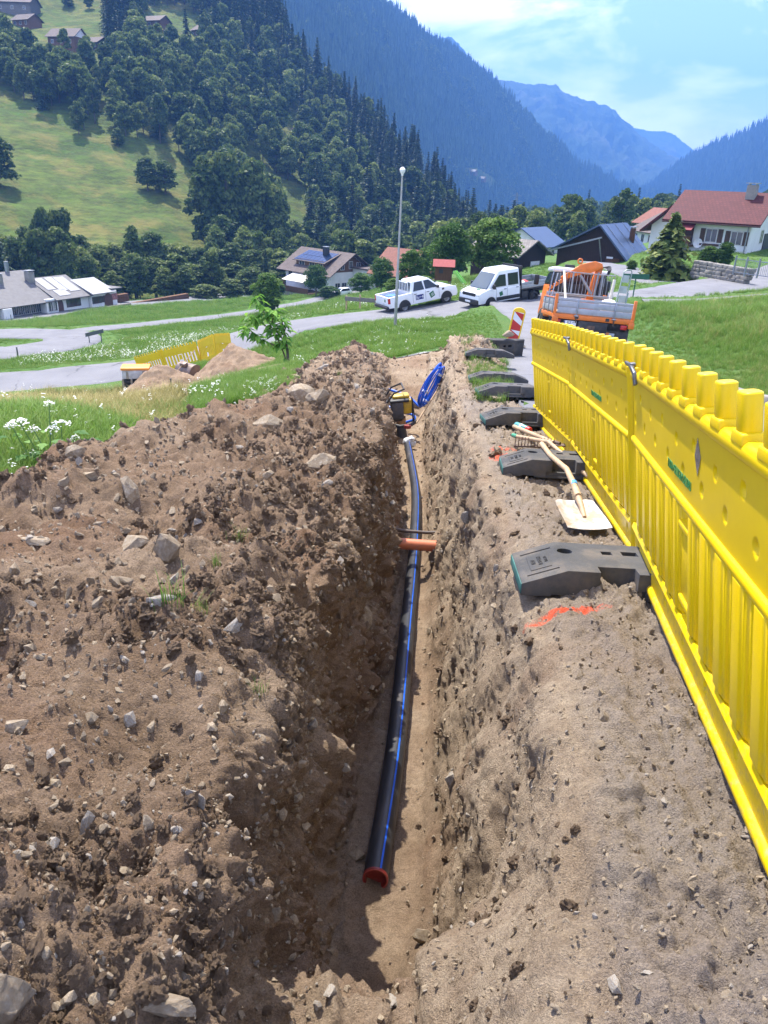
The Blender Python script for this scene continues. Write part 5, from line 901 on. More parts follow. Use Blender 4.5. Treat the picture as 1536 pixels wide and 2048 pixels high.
part('white_annex', M_PLA, e, lambda m: m.box((xa(91), 1.0, 0), (xa(103)-xa(80), 2.0, 5.4))); part('white_annex', M_PLA, e, lambda m: m.box((xa(2), .6, 0), (1.6, 2.0, 4.4)))
arch_door(e, xa(110), .56, 1.6, 2.4); arch_door(e, xa(214), -.02, 1.9, 2.4); chimney(e, xa(40), 5.5, 4.4, 6.4, .9); chimney(e, xa(97), 5.2, 4.2, 6.5, 1.1); part('steel_flue', M_GREY, e, lambda m: m.tube([(xa(78), 8, 3.5), (xa(78), 8, 8.0)], .35, 14), smooth=True); part('low_wall', M_GWOOD, e, lambda m: m.box((xa(210), -2.2, .2), (6.5, .4, .8)))
for i, (px0, px1, r0, r1, lb) in enumerate(((256, 378, 150, 163, 'long brown timber stack beside the inn forecourt'), (238, 258, 150, 152, 'short brown timber stack at the end of the inn'))):
    o, l = wstart('timber_stack', lb, (px0, 607 if i == 0 else 605, r0), (px1, 601 if i == 0 else 602, r1), 'timber stack', 'timber stacks by the inn'); 
    for k in range(4): part('log_row', M_BWOOD, o, lambda m: m.box((l/2, .3, .2+.35*k), (l-.1*k, .9, .33)), bevel=.05)
# ---- small and far houses: (label, p0, p1, depth, wall h, rise, axis, wall, roof, gable boards)
FAR = [('chalet', 'brown timber chalet with a white gable on the high meadow', (97, 92, 372), (150, 96, 362), 9, 4.2, 3.0, 'x', M_HWOOD, M_BTILE, M_PLA), ('hay_barn', 'dark hay barn just right of the brown chalet', (162, 97, 366), (196, 98, 362), 7, 2.6, 2.0, 'x', M_DWOOD, M_BTILE, None),
       ('farm_building', 'old grey farm building with a white corner in the top left', (-10, 28, 420), (62, 30, 405), 10, 5.0, 3.0, 'x', M_GWOOD, M_BTILE, None), ('log_cabin', 'small brown cabin below the old farm building', (26, 54, 395), (58, 54, 390), 7, 3.0, 2.2, 'x', M_HWOOD, M_BTILE, None),
       ('hillside_cabin', 'brown cabin behind the tall spruces on the high meadow', (278, 54, 405), (320, 56, 398), 8, 3.2, 2.2, 'x', M_BWOOD, M_BTILE, None), ('hillside_house', 'small house with white base at the right end of the high meadow', (383, 72, 410), (404, 74, 402), 8, 3.4, 2.4, 'x', M_BWOOD, M_BTILE, None),
       ('field_barn', 'lone barn with a pale pink roof in the forest clearing', (583, 268, 338), (606, 271, 330), 6, 2.4, 1.8, 'x', M_DWOOD, pm('pink_sheet', (.22, .11, .095), .8), None), ('village_house', 'pale house with a blue grey roof left of the dark barn', (1083, 517, 150), (1124, 513, 158), 9, 2.4, 2.6, 'x', M_PLA, M_BLUEM, None),
       ('village_house', 'brown roofed house between dark barn and red roofed house', (1262, 492, 150), (1304, 494, 142), 10, 3.0, 2.6, 'x', M_PLA, M_BTILE, None), ('village_house', 'red roofed house farther behind the dark barn', (1268, 470, 205), (1312, 472, 198), 10, 3.2, 3.0, 'x', M_PLA, M_RRED, None),
       ('mountain_farm', 'tiny pale farm house on the far forest clearing', (938, 346, 900), (950, 346.5, 890), 8, 3, 3, 'x', M_HWOOD, M_SLATE, None), ('mountain_farm', 'second tiny farm house just below on the far clearing', (955, 359, 900), (968, 360, 890), 7, 2.6, 3, 'x', M_HWOOD, M_GTILE, None)]
for n, lb, p0, p1, dp, hw, rise, ax, wl, rf_, gm in FAR:
    h = hill_hit((p0[0]+p1[0])/2, (p0[1]+p1[1])/2) if n in ('chalet', 'hay_barn', 'farm_building', 'log_cabin', 'hillside_cabin', 'hillside_house', 'field_barn') else (far_hit(p0[0], p0[1], G2) if n == 'mountain_farm' else None)
    if h is not None: r_ = math.hypot(h.x, h.y); p0 = (p0[0], p0[1], r_+3); p1 = (p1[0], p1[1], r_-4)
    e, l = wstart(n, lb, p0, p1); gable(e, 0, l, 0, dp, hw, rise, ax, wl, rf_, .8, .8, base=-4, gmat=gm)
    windows(e, [(l*(i+.5)/3, hw*.55, 1.1, 1.2) for i in range(3)], 'f', 0, fr=M_WFR)
    if gm: windows(e, [(dp*.35, hw*.5, 1.2, 1.3), (dp*.65, hw*.5, 1.2, 1.3)], 'r', l+.06)
rr_ = random.Random(5)
for i in range(26):
    px = rr_.uniform(1315, 1545); py = rr_.uniform(384, 402); r = rr_.uniform(2200, 2750); e, l = wstart('valley_house', 'tiny pale house of the distant town at the valley end', (px, py, r), (px+rr_.uniform(5, 10), py+.3, r-4), 'house', 'houses of the distant town', z=N1(*at(px, py, r)[:2])+4)
    part('wall', M_PLA, e, lambda m: m.box((l/2, 5, 0), (l, 10, 16))); part('roof_slope', [M_SLATE, M_RRED, M_BTILE][i % 3], e, lambda m: m.prism([(-1, 8), (5, 11), (11, 8)], -1, l+1, axis='x'))
for i in range(6):
    px = 1075+i*26+rr_.uniform(-6, 6); e, l = wstart('valley_house', 'small pale building on the valley floor beyond the pylon', (px, 449, 620), (px+9, 449, 615), 'house', 'buildings on the valley floor', z=N1(*at(px, 449, 620)[:2])); part('wall', M_PLA, e, lambda m: m.box((l/2, 5, 0), (l, 9, 7))); part('roof_slope', M_SLATE, e, lambda m: m.prism([(0, 3.5), (4.6, 5.5), (9.8, 3.5)], -.5, l+.5, axis='x'))
# ---- play house with slide
e, l = wstart('play_house', 'small wooden play house on stilts with a red roof', (868, 577, 70), (902, 577, 70), 'play house')
part('cabin', M_BWOOD, e, lambda m: m.box((l*.5, .7, 1.35), (l, 1.4, 1.3))); gable(e, -.02, l+.02, -.02, 1.42, 1.95, .45, 'x', M_BWOOD, pm('red_felt', (.28, .05, .045), .8), .15, .2, base=1.9, t=.05)
for x in (.08, l-.08):
    for y in (.08, 1.32): part('stilt', M_GWOOD, e, lambda m: m.box((x, y, .3), (.1, .1, 1.2)))
part('window', M_TRIM, e, lambda m: m.box((l*.35, -.01, 1.5), (.35, .03, .35)))
p = at(906, 572, 69.5); o = part('garden_slide', pm('slide_green', (.25, .55, .10), .4), None, lambda m: (m.prism([(0, 1.15), (.2, 1.15), (1.25, .12), (1.7, .10), (1.7, .05), (1.2, .04), (.15, 1.07), (0, 1.07)], -.22, .22), m.prism([(0, 1.3), (.2, 1.3), (1.25, .26), (1.2, .04), (.15, 1.07), (0, 1.07)], .22, .25), m.prism([(0, 1.3), (.2, 1.3), (1.25, .26), (1.2, .04), (.15, 1.07), (0, 1.07)], -.25, -.22))); o.location = (p[0], p[1], p[2]); o.rotation_euler = (0, 0, RAD(-25)); tag(o, 'light green plastic slide beside the play house', 'slide')
# ---- board barrier, signs, posts, wall, gate
e, l = wstart('board_fence', 'three post wooden board fence on the verge behind the pickup', (690, 626, 48), (752, 618, 47.5), 'fence')
for x, h in ((.08, 1.05), (l*.48, 1.15), (l-.05, 1.0)): part('post', M_WOODL, e, lambda m: m.box((x, 0, h/2-.2), (.09, .09, h+.4)))
for x0, x1 in ((0, l*.47), (l*.49, l)): part('board', pm('grey_plank', (.16, .15, .14), .8), e, lambda m: m.box(((x0+x1)/2, -.06, .88), (x1-x0, .04, .24)))
for i, (px, py, r, hh, lb) in enumerate(((34, 700, 58, .8, 'short dark marker post by the hairpin bend'), (25, 655, 118, 1.2, 'short post at the edge of the inn forecourt'), (344, 795, 17, .45, 'thin dark stake in the grass before the sand heaps'))):
    p = at(px, py, r); z = N1(p[0], p[1]); o = part('marker_post', pm('post_dark', (.08, .08, .075), .7), None, lambda m: (m.box((0, 0, hh/2), (.09 if i < 2 else .035, .05 if i < 2 else .03, hh+.2), taper=.9))); o.location = (p[0], p[1], z); tag(o, lb, 'post')
p = at(190, 677, 66); o = part('road_sign', pm('sign_back', (.07, .085, .075), .6), None, lambda m: (m.prism([(-.75, .55), (.75, .95), (.75, 1.25), (-.75, .85)], -.02, .02), m.box((-.5, .04, .4), (.06, .05, .9)), m.box((.5, .04, .55), (.06, .05, 1.2)))); o.location = (p[0], p[1], N1(p[0], p[1])); tag(o, 'dark direction sign seen from behind at the hairpin bend', 'sign')
e, l = wstart('stone_wall', 'rough grey stone retaining wall in front of the red roofed house', (1378, 552, 66), (1482, 556, 62), 'wall')
M_ST = pm('grey_stone', (.20, .185, .16), .9, 0, .3, 3, .5, 30); rs_ = random.Random(3); stm = None
for k in range(5):
    x = 0
    while x < l:
        w = rs_.uniform(.3, .7); s = MB(); bm = bmesh.new(); bmesh.ops.create_cube(bm, size=1)
        for v in bm.verts: v.co = Vector((v.co.x*w*.96, v.co.y*.6, v.co.z*.26))+Vector((rs_.uniform(-.04, .04), rs_.uniform(-.06, .06), rs_.uniform(-.02, .02)))
        s.add([tuple(v.co+Vector((x+w/2, .3+.05*k, .0+.26*k))) for v in bm.verts], [[v.index for v in f.verts] for f in bm.faces]); bm.free(); s.build('stone', M_ST, e, bevel=.03); x += w
e, l = wstart('garden_gate', 'grey metal garden gate and railing at the right edge of the lane', (1466, 548, 62), (1545, 553, 60), 'gate')
part('rail', M_GREY, e, lambda m: m.box((l/2, 0, 1.05), (l, .05, .05))); part('rail', M_GREY, e, lambda m: m.box((l/2, 0, .15), (l, .05, .05)))
for x in (0, .3*l, .62*l, l): part('post', M_GREY, e, lambda m: m.box((x, 0, .6), (.09, .09, 1.3)))
for k in range(int(l/.14)): part('bar', M_GREY, e, lambda m: m.tube([(.14*k, 0, .15), (.14*k, 0, 1.05)], .012, 5))
e = empty('power_pylon', tuple(at(1028, 452, 560)), label='tall steel lattice power pylon on the valley floor', cat='pylon')
def lat(m):
    H = 21
    for sx in (-1, 1):
        for sy in (-1, 1): m.bar((sx*2.0, sy*2.0, -4), (sx*.25, sy*.25, H), .22, .22)
    for i in range(7):
        z0, z1 = H*i/7, H*(i+1)/7; w0, w1 = 2-1.75*i/7, 2-1.75*(i+1)/7
        for sy in (-1, 1): m.bar((-w0, sy*w0, z0), (w1, sy*w1, z1), .12, .12); m.bar((w0, sy*w0, z0), (-w1, sy*w1, z1), .12, .12)
part('lattice_mast', M_GREY, e, lat)
for z, w in ((12, 5), (15.5, 4), (19, 3)): part('cross_arm', M_GREY, e, lambda m: (m.bar((-w, 0, z), (w, 0, z), .2, .2), m.bar((-w, 0, z), (0, 0, z+1.5), .12, .12), m.bar((w, 0, z), (0, 0, z+1.5), .12, .12)))
# ---- left work site: barriers, heaps, bucket, crate
J = [np.array(at(*c)) for c in ((284, 756, 39.4), (334, 743, 38.8), (404, 727, 37.8), (434, 716, 36.2), (465, 716, 34.8))]
cm2 = [Mat('x')]
def simple_panel():
    e = empty('road_barrier'); part('upper_board', M_YEL2, e, lambda m: m.box((LP/2, 0, .80), (LP, .04, .32))); part('lower_board', M_YEL2, e, lambda m: m.box((LP/2, 0, .10), (LP, .04, .2)))
    for x in (.03, LP-.03): part('post', M_YEL2, e, lambda m: m.box((x, 0, .5), (.07, .06, 1.04)))
    for k in range(11):
        if k != 5: part('slat', M_YEL2, e, lambda m: m.box((.12+.192*k, 0, .42), (.10, .035, .46)))
        part('peg', M_YEL2, e, lambda m: m.box((.12+.192*k, 0, 1.01), (.08, .04, .10)))
    part('window_panel', M_YEL2, e, lambda m: m.box((LP/2, 0, .5), (.16, .03, .22))); return e
sp = simple_panel()
for i, lb in enumerate(('leftmost yellow barrier panel of the lower work site', 'yellow barrier panel behind the steel bucket, bright gaps between its slats', 'yellow barrier panel at the corner peak of the lower work site', 'rightmost yellow barrier panel of the lower work site, by the sapling')):
    e = sp if i == 0 else copy_tree(sp); d = Vector(J[i+1]-J[i]); e.matrix_world = frame(J[i], d) @ Matrix.Diagonal((d.length/LP, 1, 1.05, 1)); tag(e, lb, 'barrier', 'barrier panels of the lower work site')
def heap(name, lb, px, py, r, rx, ry, h, mat, seed, up=0):
    p = at(px, py, r); n = 90; X, Y = np.meshgrid(np.linspace(-1.25, 1.25, n), np.linspace(-1.25, 1.25, n), indexing='ij'); R = np.hypot(X, Y); wx = p[0]+X*rx; wy = p[1]+Y*ry; Z = N(wx.ravel(), wy.ravel()).reshape(n, n)
    cone = np.clip(1-R, -.25, 1); Q3 = np.stack([wx, wy, 0*wx+seed], -1); hgt = h*(np.sqrt(cone**2+.012)-.11)*np.sign(1)*(R < 1.0+.25)+np.minimum(1-R, 0)*h*.8; Z = Z+hgt+fbm(Q3, 2.2, 4)*.10*h*sstep(1.2, .8, R)+fbm(Q3, 9, 3)*.03*sstep(1.2, .9, R)
    ii = np.arange(n*n).reshape(n, n); Q = np.stack([ii[:-1, :-1], ii[1:, :-1], ii[1:, 1:], ii[:-1, 1:]], -1).reshape(-1, 4); me = npmesh(name, np.stack([wx, wy, Z], -1).reshape(-1, 3), Q, True, [mat]); vattr(me, 'dry', np.full(n*n, .28)); return tag(obj(name, me), lb, 'heap')
heap('sand_heap', 'cone shaped brown sand heap in front of the yellow barriers', 318, 770, 29.5, 1.75, 1.9, 1.25, M_SOIL, 3); heap('earth_heap', 'broad brown earth heap left of the sapling', 462, 742, 30, 1.95, 2.2, 1.25, M_SOIL, 9); heap('earth_heap', 'low flat spread of earth between the heaps', 410, 790, 24, 4.2, 3.0, .40, M_SOIL, 14)
p = at(378, 748, 31.5); e = empty('excavator_bucket', (p[0], p[1], N1(p[0], p[1])+.30), (RAD(20), 0, RAD(-35)), 'worn steel excavator bucket lying between the earth heaps', 'bucket')
M_BKT = pm('bucket_steel', (.20, .15, .12), .5, .5, .4, 5, dirt=(.2, .1, .06, .6))
def bshell(m):
    pr_ = [(.36*math.cos(a), .36*math.sin(a)) for a in np.linspace(RAD(30), RAD(270), 18)]; inn = [(.33*math.cos(a), .33*math.sin(a)) for a in np.linspace(RAD(270), RAD(30), 18)]; m.prism(pr_+inn, -.42, .42, axis='x')
part('shell', M_BKT, e, bshell, smooth=True); 
for s in (-1, 1): part('side_plate', M_BKT, e, lambda m: m.prism([(.36*math.cos(a), .36*math.sin(a)) for a in np.linspace(RAD(30), RAD(270), 14)], s*.42, s*.45, axis='x'))
part('lug', M_BKT, e, lambda m: m.box((0, -.1, .40), (.3, .2, .16)), bevel=.02)
p = at(274, 762, 31.0); e = empty('material_crate', (p[0], p[1], N1(p[0], p[1])), (0, 0, RAD(12)), 'grey lattice crate carrying a white box with an orange lid', 'crate'); w = 1.05
for z in (.10, .27, .44): part('slat', M_CHAS, e, lambda m: m.box((0, 0, z), (w, .7, .06)))
for x in (-.48, -.16, .16, .48): part('post', M_GREY, e, lambda m: m.box((x, -.36, .28), (.07, .05, .56)))
part('white_box', pm('crate_white', (.45, .46, .46), .6, 0, .3, 5), e, lambda m: m.box((0, 0, .72), (w-.05, .7, .34)), bevel=.02); part('lid', pm('lid_orange', (.75, .28, .04), .5), e, lambda m: m.box((0, 0, .94), (w+.02, .75, .09)), bevel=.015)
for s in (-.3, .3): part('strap', M_GREY, e, lambda m: m.box((s, -.36, .72), (.09, .02, .30)))
tag(part('wooden_pole', M_WOODL, None, lambda m: m.tube([at(352, 742, 31.2)+np.array([0, 0, -.05]), at(390, 700, 31.6)], .02, 8), smooth=True), 'thin wooden pole leaning by the steel bucket', 'pole')
# ---- kerb on the right of the road
c = RD['road_main'][0]; e = empty('road_kerb', tuple(c[20]), label='broken grey stone kerb between the road and the right meadow', cat='kerb'); d = np.gradient(c[:, :2], axis=0); d /= np.linalg.norm(d, axis=1)[:, None]; acc = 0
pts = c[:, :3]; nr = np.c_[d[:, 1], -d[:, 0]]
for i in range(26, 42, 2):
    a = pts[i]+np.r_[nr[i]*1.76, 0]; b = pts[i+2]+np.r_[nr[i+2]*1.76, 0]; m_ = MB(); m_.bar(Vector(a-c[20])+Vector((rs_.uniform(-.02, .02), 0, .0)), Vector(a+(b-a)*.96-c[20])+Vector((rs_.uniform(-.02, .02), 0, rs_.uniform(-.02, .02))), .14, .20); m_.build('kerb_stone', M_ST, e, bevel=.02)
# ================================================================== TREES
def leafmat(name, a, b, c, tr=.4):
    m = Mat(name); v = m.attr('v'); k = m.ramp(v, [(.1, a), (.5, b), (.95, c)]); r = m.rnd(); hsn = m.n('ShaderNodeHueSaturation'); mr = m.n('ShaderNodeMapRange'); m.l(r, mr.inputs[0]); mr.inputs[3].default_value = .62; mr.inputs[4].default_value = 1.35; m.l(mr.outputs[0], hsn.inputs['Value'])
    mr2 = m.n('ShaderNodeMapRange'); m.l(r, mr2.inputs[0]); mr2.inputs[3].default_value = .515; mr2.inputs[4].default_value = .48; m.l(mr2.outputs[0], hsn.inputs['Hue']); m.l(k, hsn.inputs['Color']); m.l(hsn.outputs[0], m.b.inputs['Base Color']); m.rough(.6, 0, .25)
    t = m.n('ShaderNodeBsdfTranslucent'); m.l(hsn.outputs[0], t.inputs[0]); x = m.n('ShaderNodeMixShader'); x.inputs[0].default_value = tr; m.l(m.b.outputs[0], x.inputs[1]); m.l(t.outputs[0], x.inputs[2]); m.l(x.outputs[0], m.t.nodes['Material Output'].inputs['Surface']); return m.m
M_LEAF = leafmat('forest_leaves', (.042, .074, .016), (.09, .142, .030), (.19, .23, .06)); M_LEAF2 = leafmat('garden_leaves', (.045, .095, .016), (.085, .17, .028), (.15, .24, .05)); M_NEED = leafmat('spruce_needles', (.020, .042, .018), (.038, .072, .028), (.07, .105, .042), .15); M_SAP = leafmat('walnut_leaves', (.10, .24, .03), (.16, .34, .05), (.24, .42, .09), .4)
M_BARK = pm('bark', (.10, .075, .055), .9, 0, .3, 6, .5, 25); M_PLANTS = leafmat('herb_leaves', (.05, .13, .02), (.08, .2, .03), (.13, .27, .05), .3)
def rvec(n, g): v = g.normal(size=(n, 3)); return v/np.linalg.norm(v, axis=1)[:, None]
def quads(C, Nn, s, g, asp=.62):
    n = len(C); t = rvec(n, g); t -= Nn*(t*Nn).sum(1)[:, None]; t /= np.linalg.norm(t, axis=1)[:, None]; b = np.cross(Nn, t); s = np.asarray(s)[:, None]
    V = np.stack([C-t*s, C+b*s*asp, C+t*s, C-b*s*asp], 1).reshape(-1, 3); return V, np.arange(4*n).reshape(n, 4)
def crown(seed, R, H, z0, nl, per, leaf, shape=.5, lean=0):
    g = np.random.default_rng(seed); th = g.uniform(0, 2*PI, nl); u = g.uniform(0, 1, nl); zz = z0+(H-z0)*(.10+.84*u); prof = np.sin(np.clip((zz-z0)/(H-z0), .03, .97)**shape*PI)**.7
    rr = R*prof*np.sqrt(g.uniform(.08, 1, nl))*.78; LC = np.c_[rr*np.cos(th), rr*np.sin(th), zz]; lr = R*g.uniform(.15, .38, nl); LC = np.vstack([LC, [[0, 0, H-R*.3]]]); lr = np.r_[lr, R*.34]; lv = g.uniform(0, 1, nl+1)
    I = np.repeat(np.arange(nl+1), per); d = rvec(len(I), g); d[:, 2] = np.where(d[:, 2] < -.35, -d[:, 2], d[:, 2]); rad = lr[I]*(.72+.38*g.uniform(0, 1, len(I))); C = LC[I]+d*rad[:, None]*np.array([1, 1, .82]); nn = d*.75+rvec(len(I), g)*.75; nn /= np.linalg.norm(nn, axis=1)[:, None]
    V, Q = quads(C, nn, leaf*g.uniform(.6, 1.35, len(I)), g); v = np.clip(.55*lv[I]+.45*g.uniform(0, 1, len(I)), 0, 1); return V, Q, np.repeat(v, 4), LC
def tubearr(pts, r, n=7):
    m = MB(); m.tube(pts, r, n); return m
def trunkmb(H, LC, r0, g, nb=9):
    m = MB(); m.tube([(0, 0, -.5), (g.uniform(-.1, .1), g.uniform(-.1, .1), H*.3), (g.uniform(-.3, .3), g.uniform(-.3, .3), H*.78)], [r0, r0*.75, r0*.2], 8)
    for c in LC[g.choice(len(LC), min(nb, len(LC)), False)]: z = min(c[2]*.55, H*.6); m.tube([(0, 0, z), (c[0]*.45, c[1]*.45, z+(c[2]-z)*.6), tuple(c)], [r0*.42, r0*.25, r0*.06], 5)
    return m
def conifer(seed, H, R, tiers, nb, nq, low=.06):
    g = np.random.default_rng(seed); C = []; Nn = []; Sz = []; Vv = []
    for t in range(tiers):
        f = t/(tiers-1); z = H*(low+(1-low)*f); L_ = R*(1-f)**.85*g.uniform(.82, 1.12)+.12
        for b in range(max(4, int(nb*(1-.5*f)))):
            a = g.uniform(0, 2*PI); l = L_*g.uniform(.65, 1.1); v = g.uniform(0, 1)
            for q in range(nq):
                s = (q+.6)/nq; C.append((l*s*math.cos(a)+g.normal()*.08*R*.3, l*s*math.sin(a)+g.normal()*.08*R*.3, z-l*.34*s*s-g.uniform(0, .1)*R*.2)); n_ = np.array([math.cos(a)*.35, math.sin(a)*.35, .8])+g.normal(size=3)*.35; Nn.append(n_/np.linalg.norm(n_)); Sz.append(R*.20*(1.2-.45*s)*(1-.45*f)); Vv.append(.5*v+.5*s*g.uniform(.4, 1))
    C = np.array(C); V, Q = quads(C, np.array(Nn), np.array(Sz), g, .55); return V, Q, np.repeat(np.clip(Vv, 0, 1), 4)
def joinmesh(name, V, Q, v, mat, trunk=None):
    """crown quads and, for trees too small to show parts, the trunk in the same mesh"""
    mats = [mat]; mi = np.zeros(len(Q), int)
    if trunk is not None:
        tv = np.array(trunk.v); tf = []
        for f in trunk.f:
            if len(f) == 4: tf.append(f)
            else:
                for i in range(1, len(f)-1, 2): tf.append((f[0], f[i], f[i+1], f[min(i+2, len(f)-1)]))
        tf = np.array(tf)+len(V); V = np.vstack([V, tv]); Q = np.vstack([Q, tf]); v = np.r_[v, np.zeros(len(tv))]; mats.append(M_BARK); mi = np.r_[mi, np.ones(len(tf), int)]
    me = npmesh(name, V, Q, False, mats, mi); vattr(me, 'v', v); return me
g0 = np.random.default_rng(11)
FOR = []                                                        # forest broadleaf variants, 14 m
for s in range(6):
    R = [4.3, 3.6, 5.0, 3.2, 4.0, 4.6][s]; V, Q, v, LC = crown(100+s, R, 14, [2.2, 2.6, 2, 3, 1.6, 2.4][s], [64, 54, 74, 48, 60, 66][s], 44, .50, [.75, .95, .7, 1.1, .85, .8][s]); FOR.append(joinmesh('broadleaf', V, Q, v, M_LEAF, trunkmb(14, LC, .28, g0, 4)))
CON = []
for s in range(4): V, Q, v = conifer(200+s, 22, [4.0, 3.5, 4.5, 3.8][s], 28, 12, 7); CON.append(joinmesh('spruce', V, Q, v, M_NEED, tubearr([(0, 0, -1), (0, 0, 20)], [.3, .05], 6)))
LOWC = []
for s in range(3):
    g = np.random.default_rng(300+s); m = MB()
    for t in range(5):
        f = t/5; z = 18*(.05+.8*f); r = 3.1*(1-f)**.9*g.uniform(.85, 1.1); n = 7; a0 = g.uniform(0, 6); ring = [(r*g.uniform(.7, 1.1)*math.cos(a0+2*PI*k/n), r*g.uniform(.7, 1.1)*math.sin(a0+2*PI*k/n), z-g.uniform(0, .9)) for k in range(n)]
        m.add(ring+[(0, 0, z+18*.34)], [(k, (k+1) % n, n) for k in range(n)])
    me = bpy.data.meshes.new('far_spruce'); me.from_pydata(m.v, [], m.f); me.materials.append(M_NEED); vattr(me, 'v', np.array([.65 if p[2] < 17 else .4 for p in m.v])); LOWC.append(me)
LOWB = []
for s in range(2): V, Q, v, LC = crown(350+s, 4.2, 12, .6, 16, 14, 1.25, .8); LOWB.append(joinmesh('far_broadleaf', V, Q, v, M_LEAF))
HID = bpy.data.collections.new('instance_sources')
def scatter(name, P, meshes, scl, rot, label=None, cat=None, idx=None, aln=None):
    """one mass of copies on points (geometry nodes)"""
    col = bpy.data.collections.new(name+'_src')
    for i, me in enumerate(meshes): o = bpy.data.objects.new('%s_src_%02d' % (name, i), me); col.objects.link(o)
    n = len(P); me = bpy.data.meshes.new(name); me.vertices.add(n); me.vertices.foreach_set('co', np.asarray(P, np.float32).ravel())
    a = me.attributes.new('scl', 'FLOAT_VECTOR', 'POINT'); s3 = np.asarray(scl, np.float32); s3 = s3 if s3.ndim == 2 else np.repeat(s3[:, None], 3, 1); a.data.foreach_set('vector', s3.ravel())
    a = me.attributes.new('rot', 'FLOAT_VECTOR', 'POINT'); r3 = np.asarray(rot, np.float32); r3 = r3 if r3.ndim == 2 else np.c_[np.zeros(n), np.zeros(n), r3]; a.data.foreach_set('vector', np.asarray(r3, np.float32).ravel())
    a = me.attributes.new('idx', 'INT', 'POINT'); a.data.foreach_set('value', np.asarray(RNG.integers(0, len(meshes), n) if idx is None else idx, np.int32))
    o = obj(name, me); ng = bpy.data.node_groups.new(name, 'GeometryNodeTree'); ng.interface.new_socket('Geometry', in_out='INPUT', socket_type='NodeSocketGeometry'); ng.interface.new_socket('Geometry', in_out='OUTPUT', socket_type='NodeSocketGeometry')
    N_ = ng.nodes; gi = N_.new('NodeGroupInput'); go = N_.new('NodeGroupOutput'); ip = N_.new('GeometryNodeInstanceOnPoints'); ci = N_.new('GeometryNodeCollectionInfo'); ci.inputs[0].default_value = col; ci.inputs['Separate Children'].default_value = True; ci.inputs['Reset Children'].default_value = True; ip.inputs['Pick Instance'].default_value = True
    def na(nm, t): x = N_.new('GeometryNodeInputNamedAttribute'); x.data_type = t; x.inputs[0].default_value = nm; return x.outputs[0]
    K = ng.links.new; K(gi.outputs[0], ip.inputs['Points']); K(ci.outputs[0], ip.inputs['Instance']); K(na('idx', 'INT'), ip.inputs['Instance Index']); K(na('scl', 'FLOAT_VECTOR'), ip.inputs['Scale'])
    er = N_.new('FunctionNodeEulerToRotation'); K(na('rot', 'FLOAT_VECTOR'), er.inputs[0]); K(er.outputs[0], ip.inputs['Rotation']); K(ip.outputs[0], go.inputs[0]); md = o.modifiers.new('scatter', 'NODES'); md.node_group = ng
    return tag(o, label, cat, kind='stuff')
def inpoly(px, py, poly):
    c = np.zeros(len(px), bool); n = len(poly)
    for i in range(n):
        x0, y0 = poly[i]; x1, y1 = poly[(i+1) % n]; hit = ((y0 > py) != (y1 > py)); xi = (x1-x0)*(py-y0)/((y1-y0) if y1 != y0 else 1e-9)+x0; c ^= hit & (px < xi)
    return c
MEADOWS = [[(-1000, 150), (-600, 150), (-100, 155), (0, 178), (40, 203), (100, 240), (150, 266), (200, 272), (235, 268), (285, 292), (325, 310), (360, 326), (388, 345), (396, 440), (420, 475), (405, 640), (-1000, 760)],
           [(496, 310), (530, 328), (572, 365), (608, 402), (618, 450), (572, 450), (566, 402), (540, 372), (505, 350)], [(20, 85), (70, -60), (216, -60), (208, 75), (206, 112), (160, 106), (95, 100)], [(-200, -60), (66, -60), (60, 60), (50, 75), (-200, 60)], [(278, 66), (296, 14), (345, 12), (402, 38), (408, 74), (372, 84), (340, 74)], [(556, 238), (592, 246), (618, 280), (585, 288), (562, 262)]]
FX = np.array([p for p in HG.reshape(-1, 3)]).reshape(HG.shape)
def hill_points(n, sp, seed):
    g = np.random.default_rng(seed); a = np.linalg.norm(np.cross(HG[1:, :-1]-HG[:-1, :-1], HG[:-1, 1:]-HG[:-1, :-1]), axis=-1); i = g.choice(a.size, n, p=(a/a.sum()).ravel()); r, c = np.unravel_index(i, a.shape); u, v = g.uniform(size=(2, n, 1)); P = HG[r, c]*(1-u)*(1-v)+HG[r+1, c]*u*(1-v)+HG[r, c+1]*(1-u)*v+HG[r+1, c+1]*u*v
    key = {}; keep = []
    for k, (x, y) in enumerate(P[:, :2]):
        q = (int(x//sp), int(y//sp))
        if q in key: continue
        key[q] = 1; keep.append(k)
    return P[keep]
HP = hill_points(16000, 6.0, 5); px_, py_ = proj(HP); ok = (px_ > -900) & (px_ < 1060) & (py_ < 600) & (py_ > -190)
for i_, poly in enumerate(MEADOWS):
    for dy_ in ((0,) if i_ == 0 else (0, 14, 28, 42)): ok &= ~inpoly(px_, py_-dy_, poly)
HP, px_, py_ = HP[ok], px_[ok], py_[ok]; g1 = np.random.default_rng(8)
ridge_y = np.interp(px_, [500, 600, 700, 830, 950, 1040], [60, 165, 255, 366, 484, 497]); pcon = np.clip(.10+.75*np.exp(-np.maximum(py_-ridge_y, 0)/55.)*(px_ > 470)+.25*(px_ > 700), 0, .95); pcon = np.where((px_ > 205) & (px_ < 262) & (py_ < 120), .98, pcon); pcon = np.where((px_ > 400) & (py_ < 60), .8, pcon)
iscon = g1.uniform(size=len(HP)) < pcon; dist = np.hypot(HP[:, 0], HP[:, 1])
def zone_label(kind, x, y): return '%s in the %s %s part of the hillside wood' % ('dark spruce' if kind else 'broadleaf tree', 'upper' if y < 130 else ('middle' if y < 300 else 'lower'), 'left' if x < 300 else ('central' if x < 600 else 'right'))
LB = {0: 'broadleaf tree standing in the dense hillside wood', 1: 'dark spruce standing in the dense hillside wood'}
nfor = 0
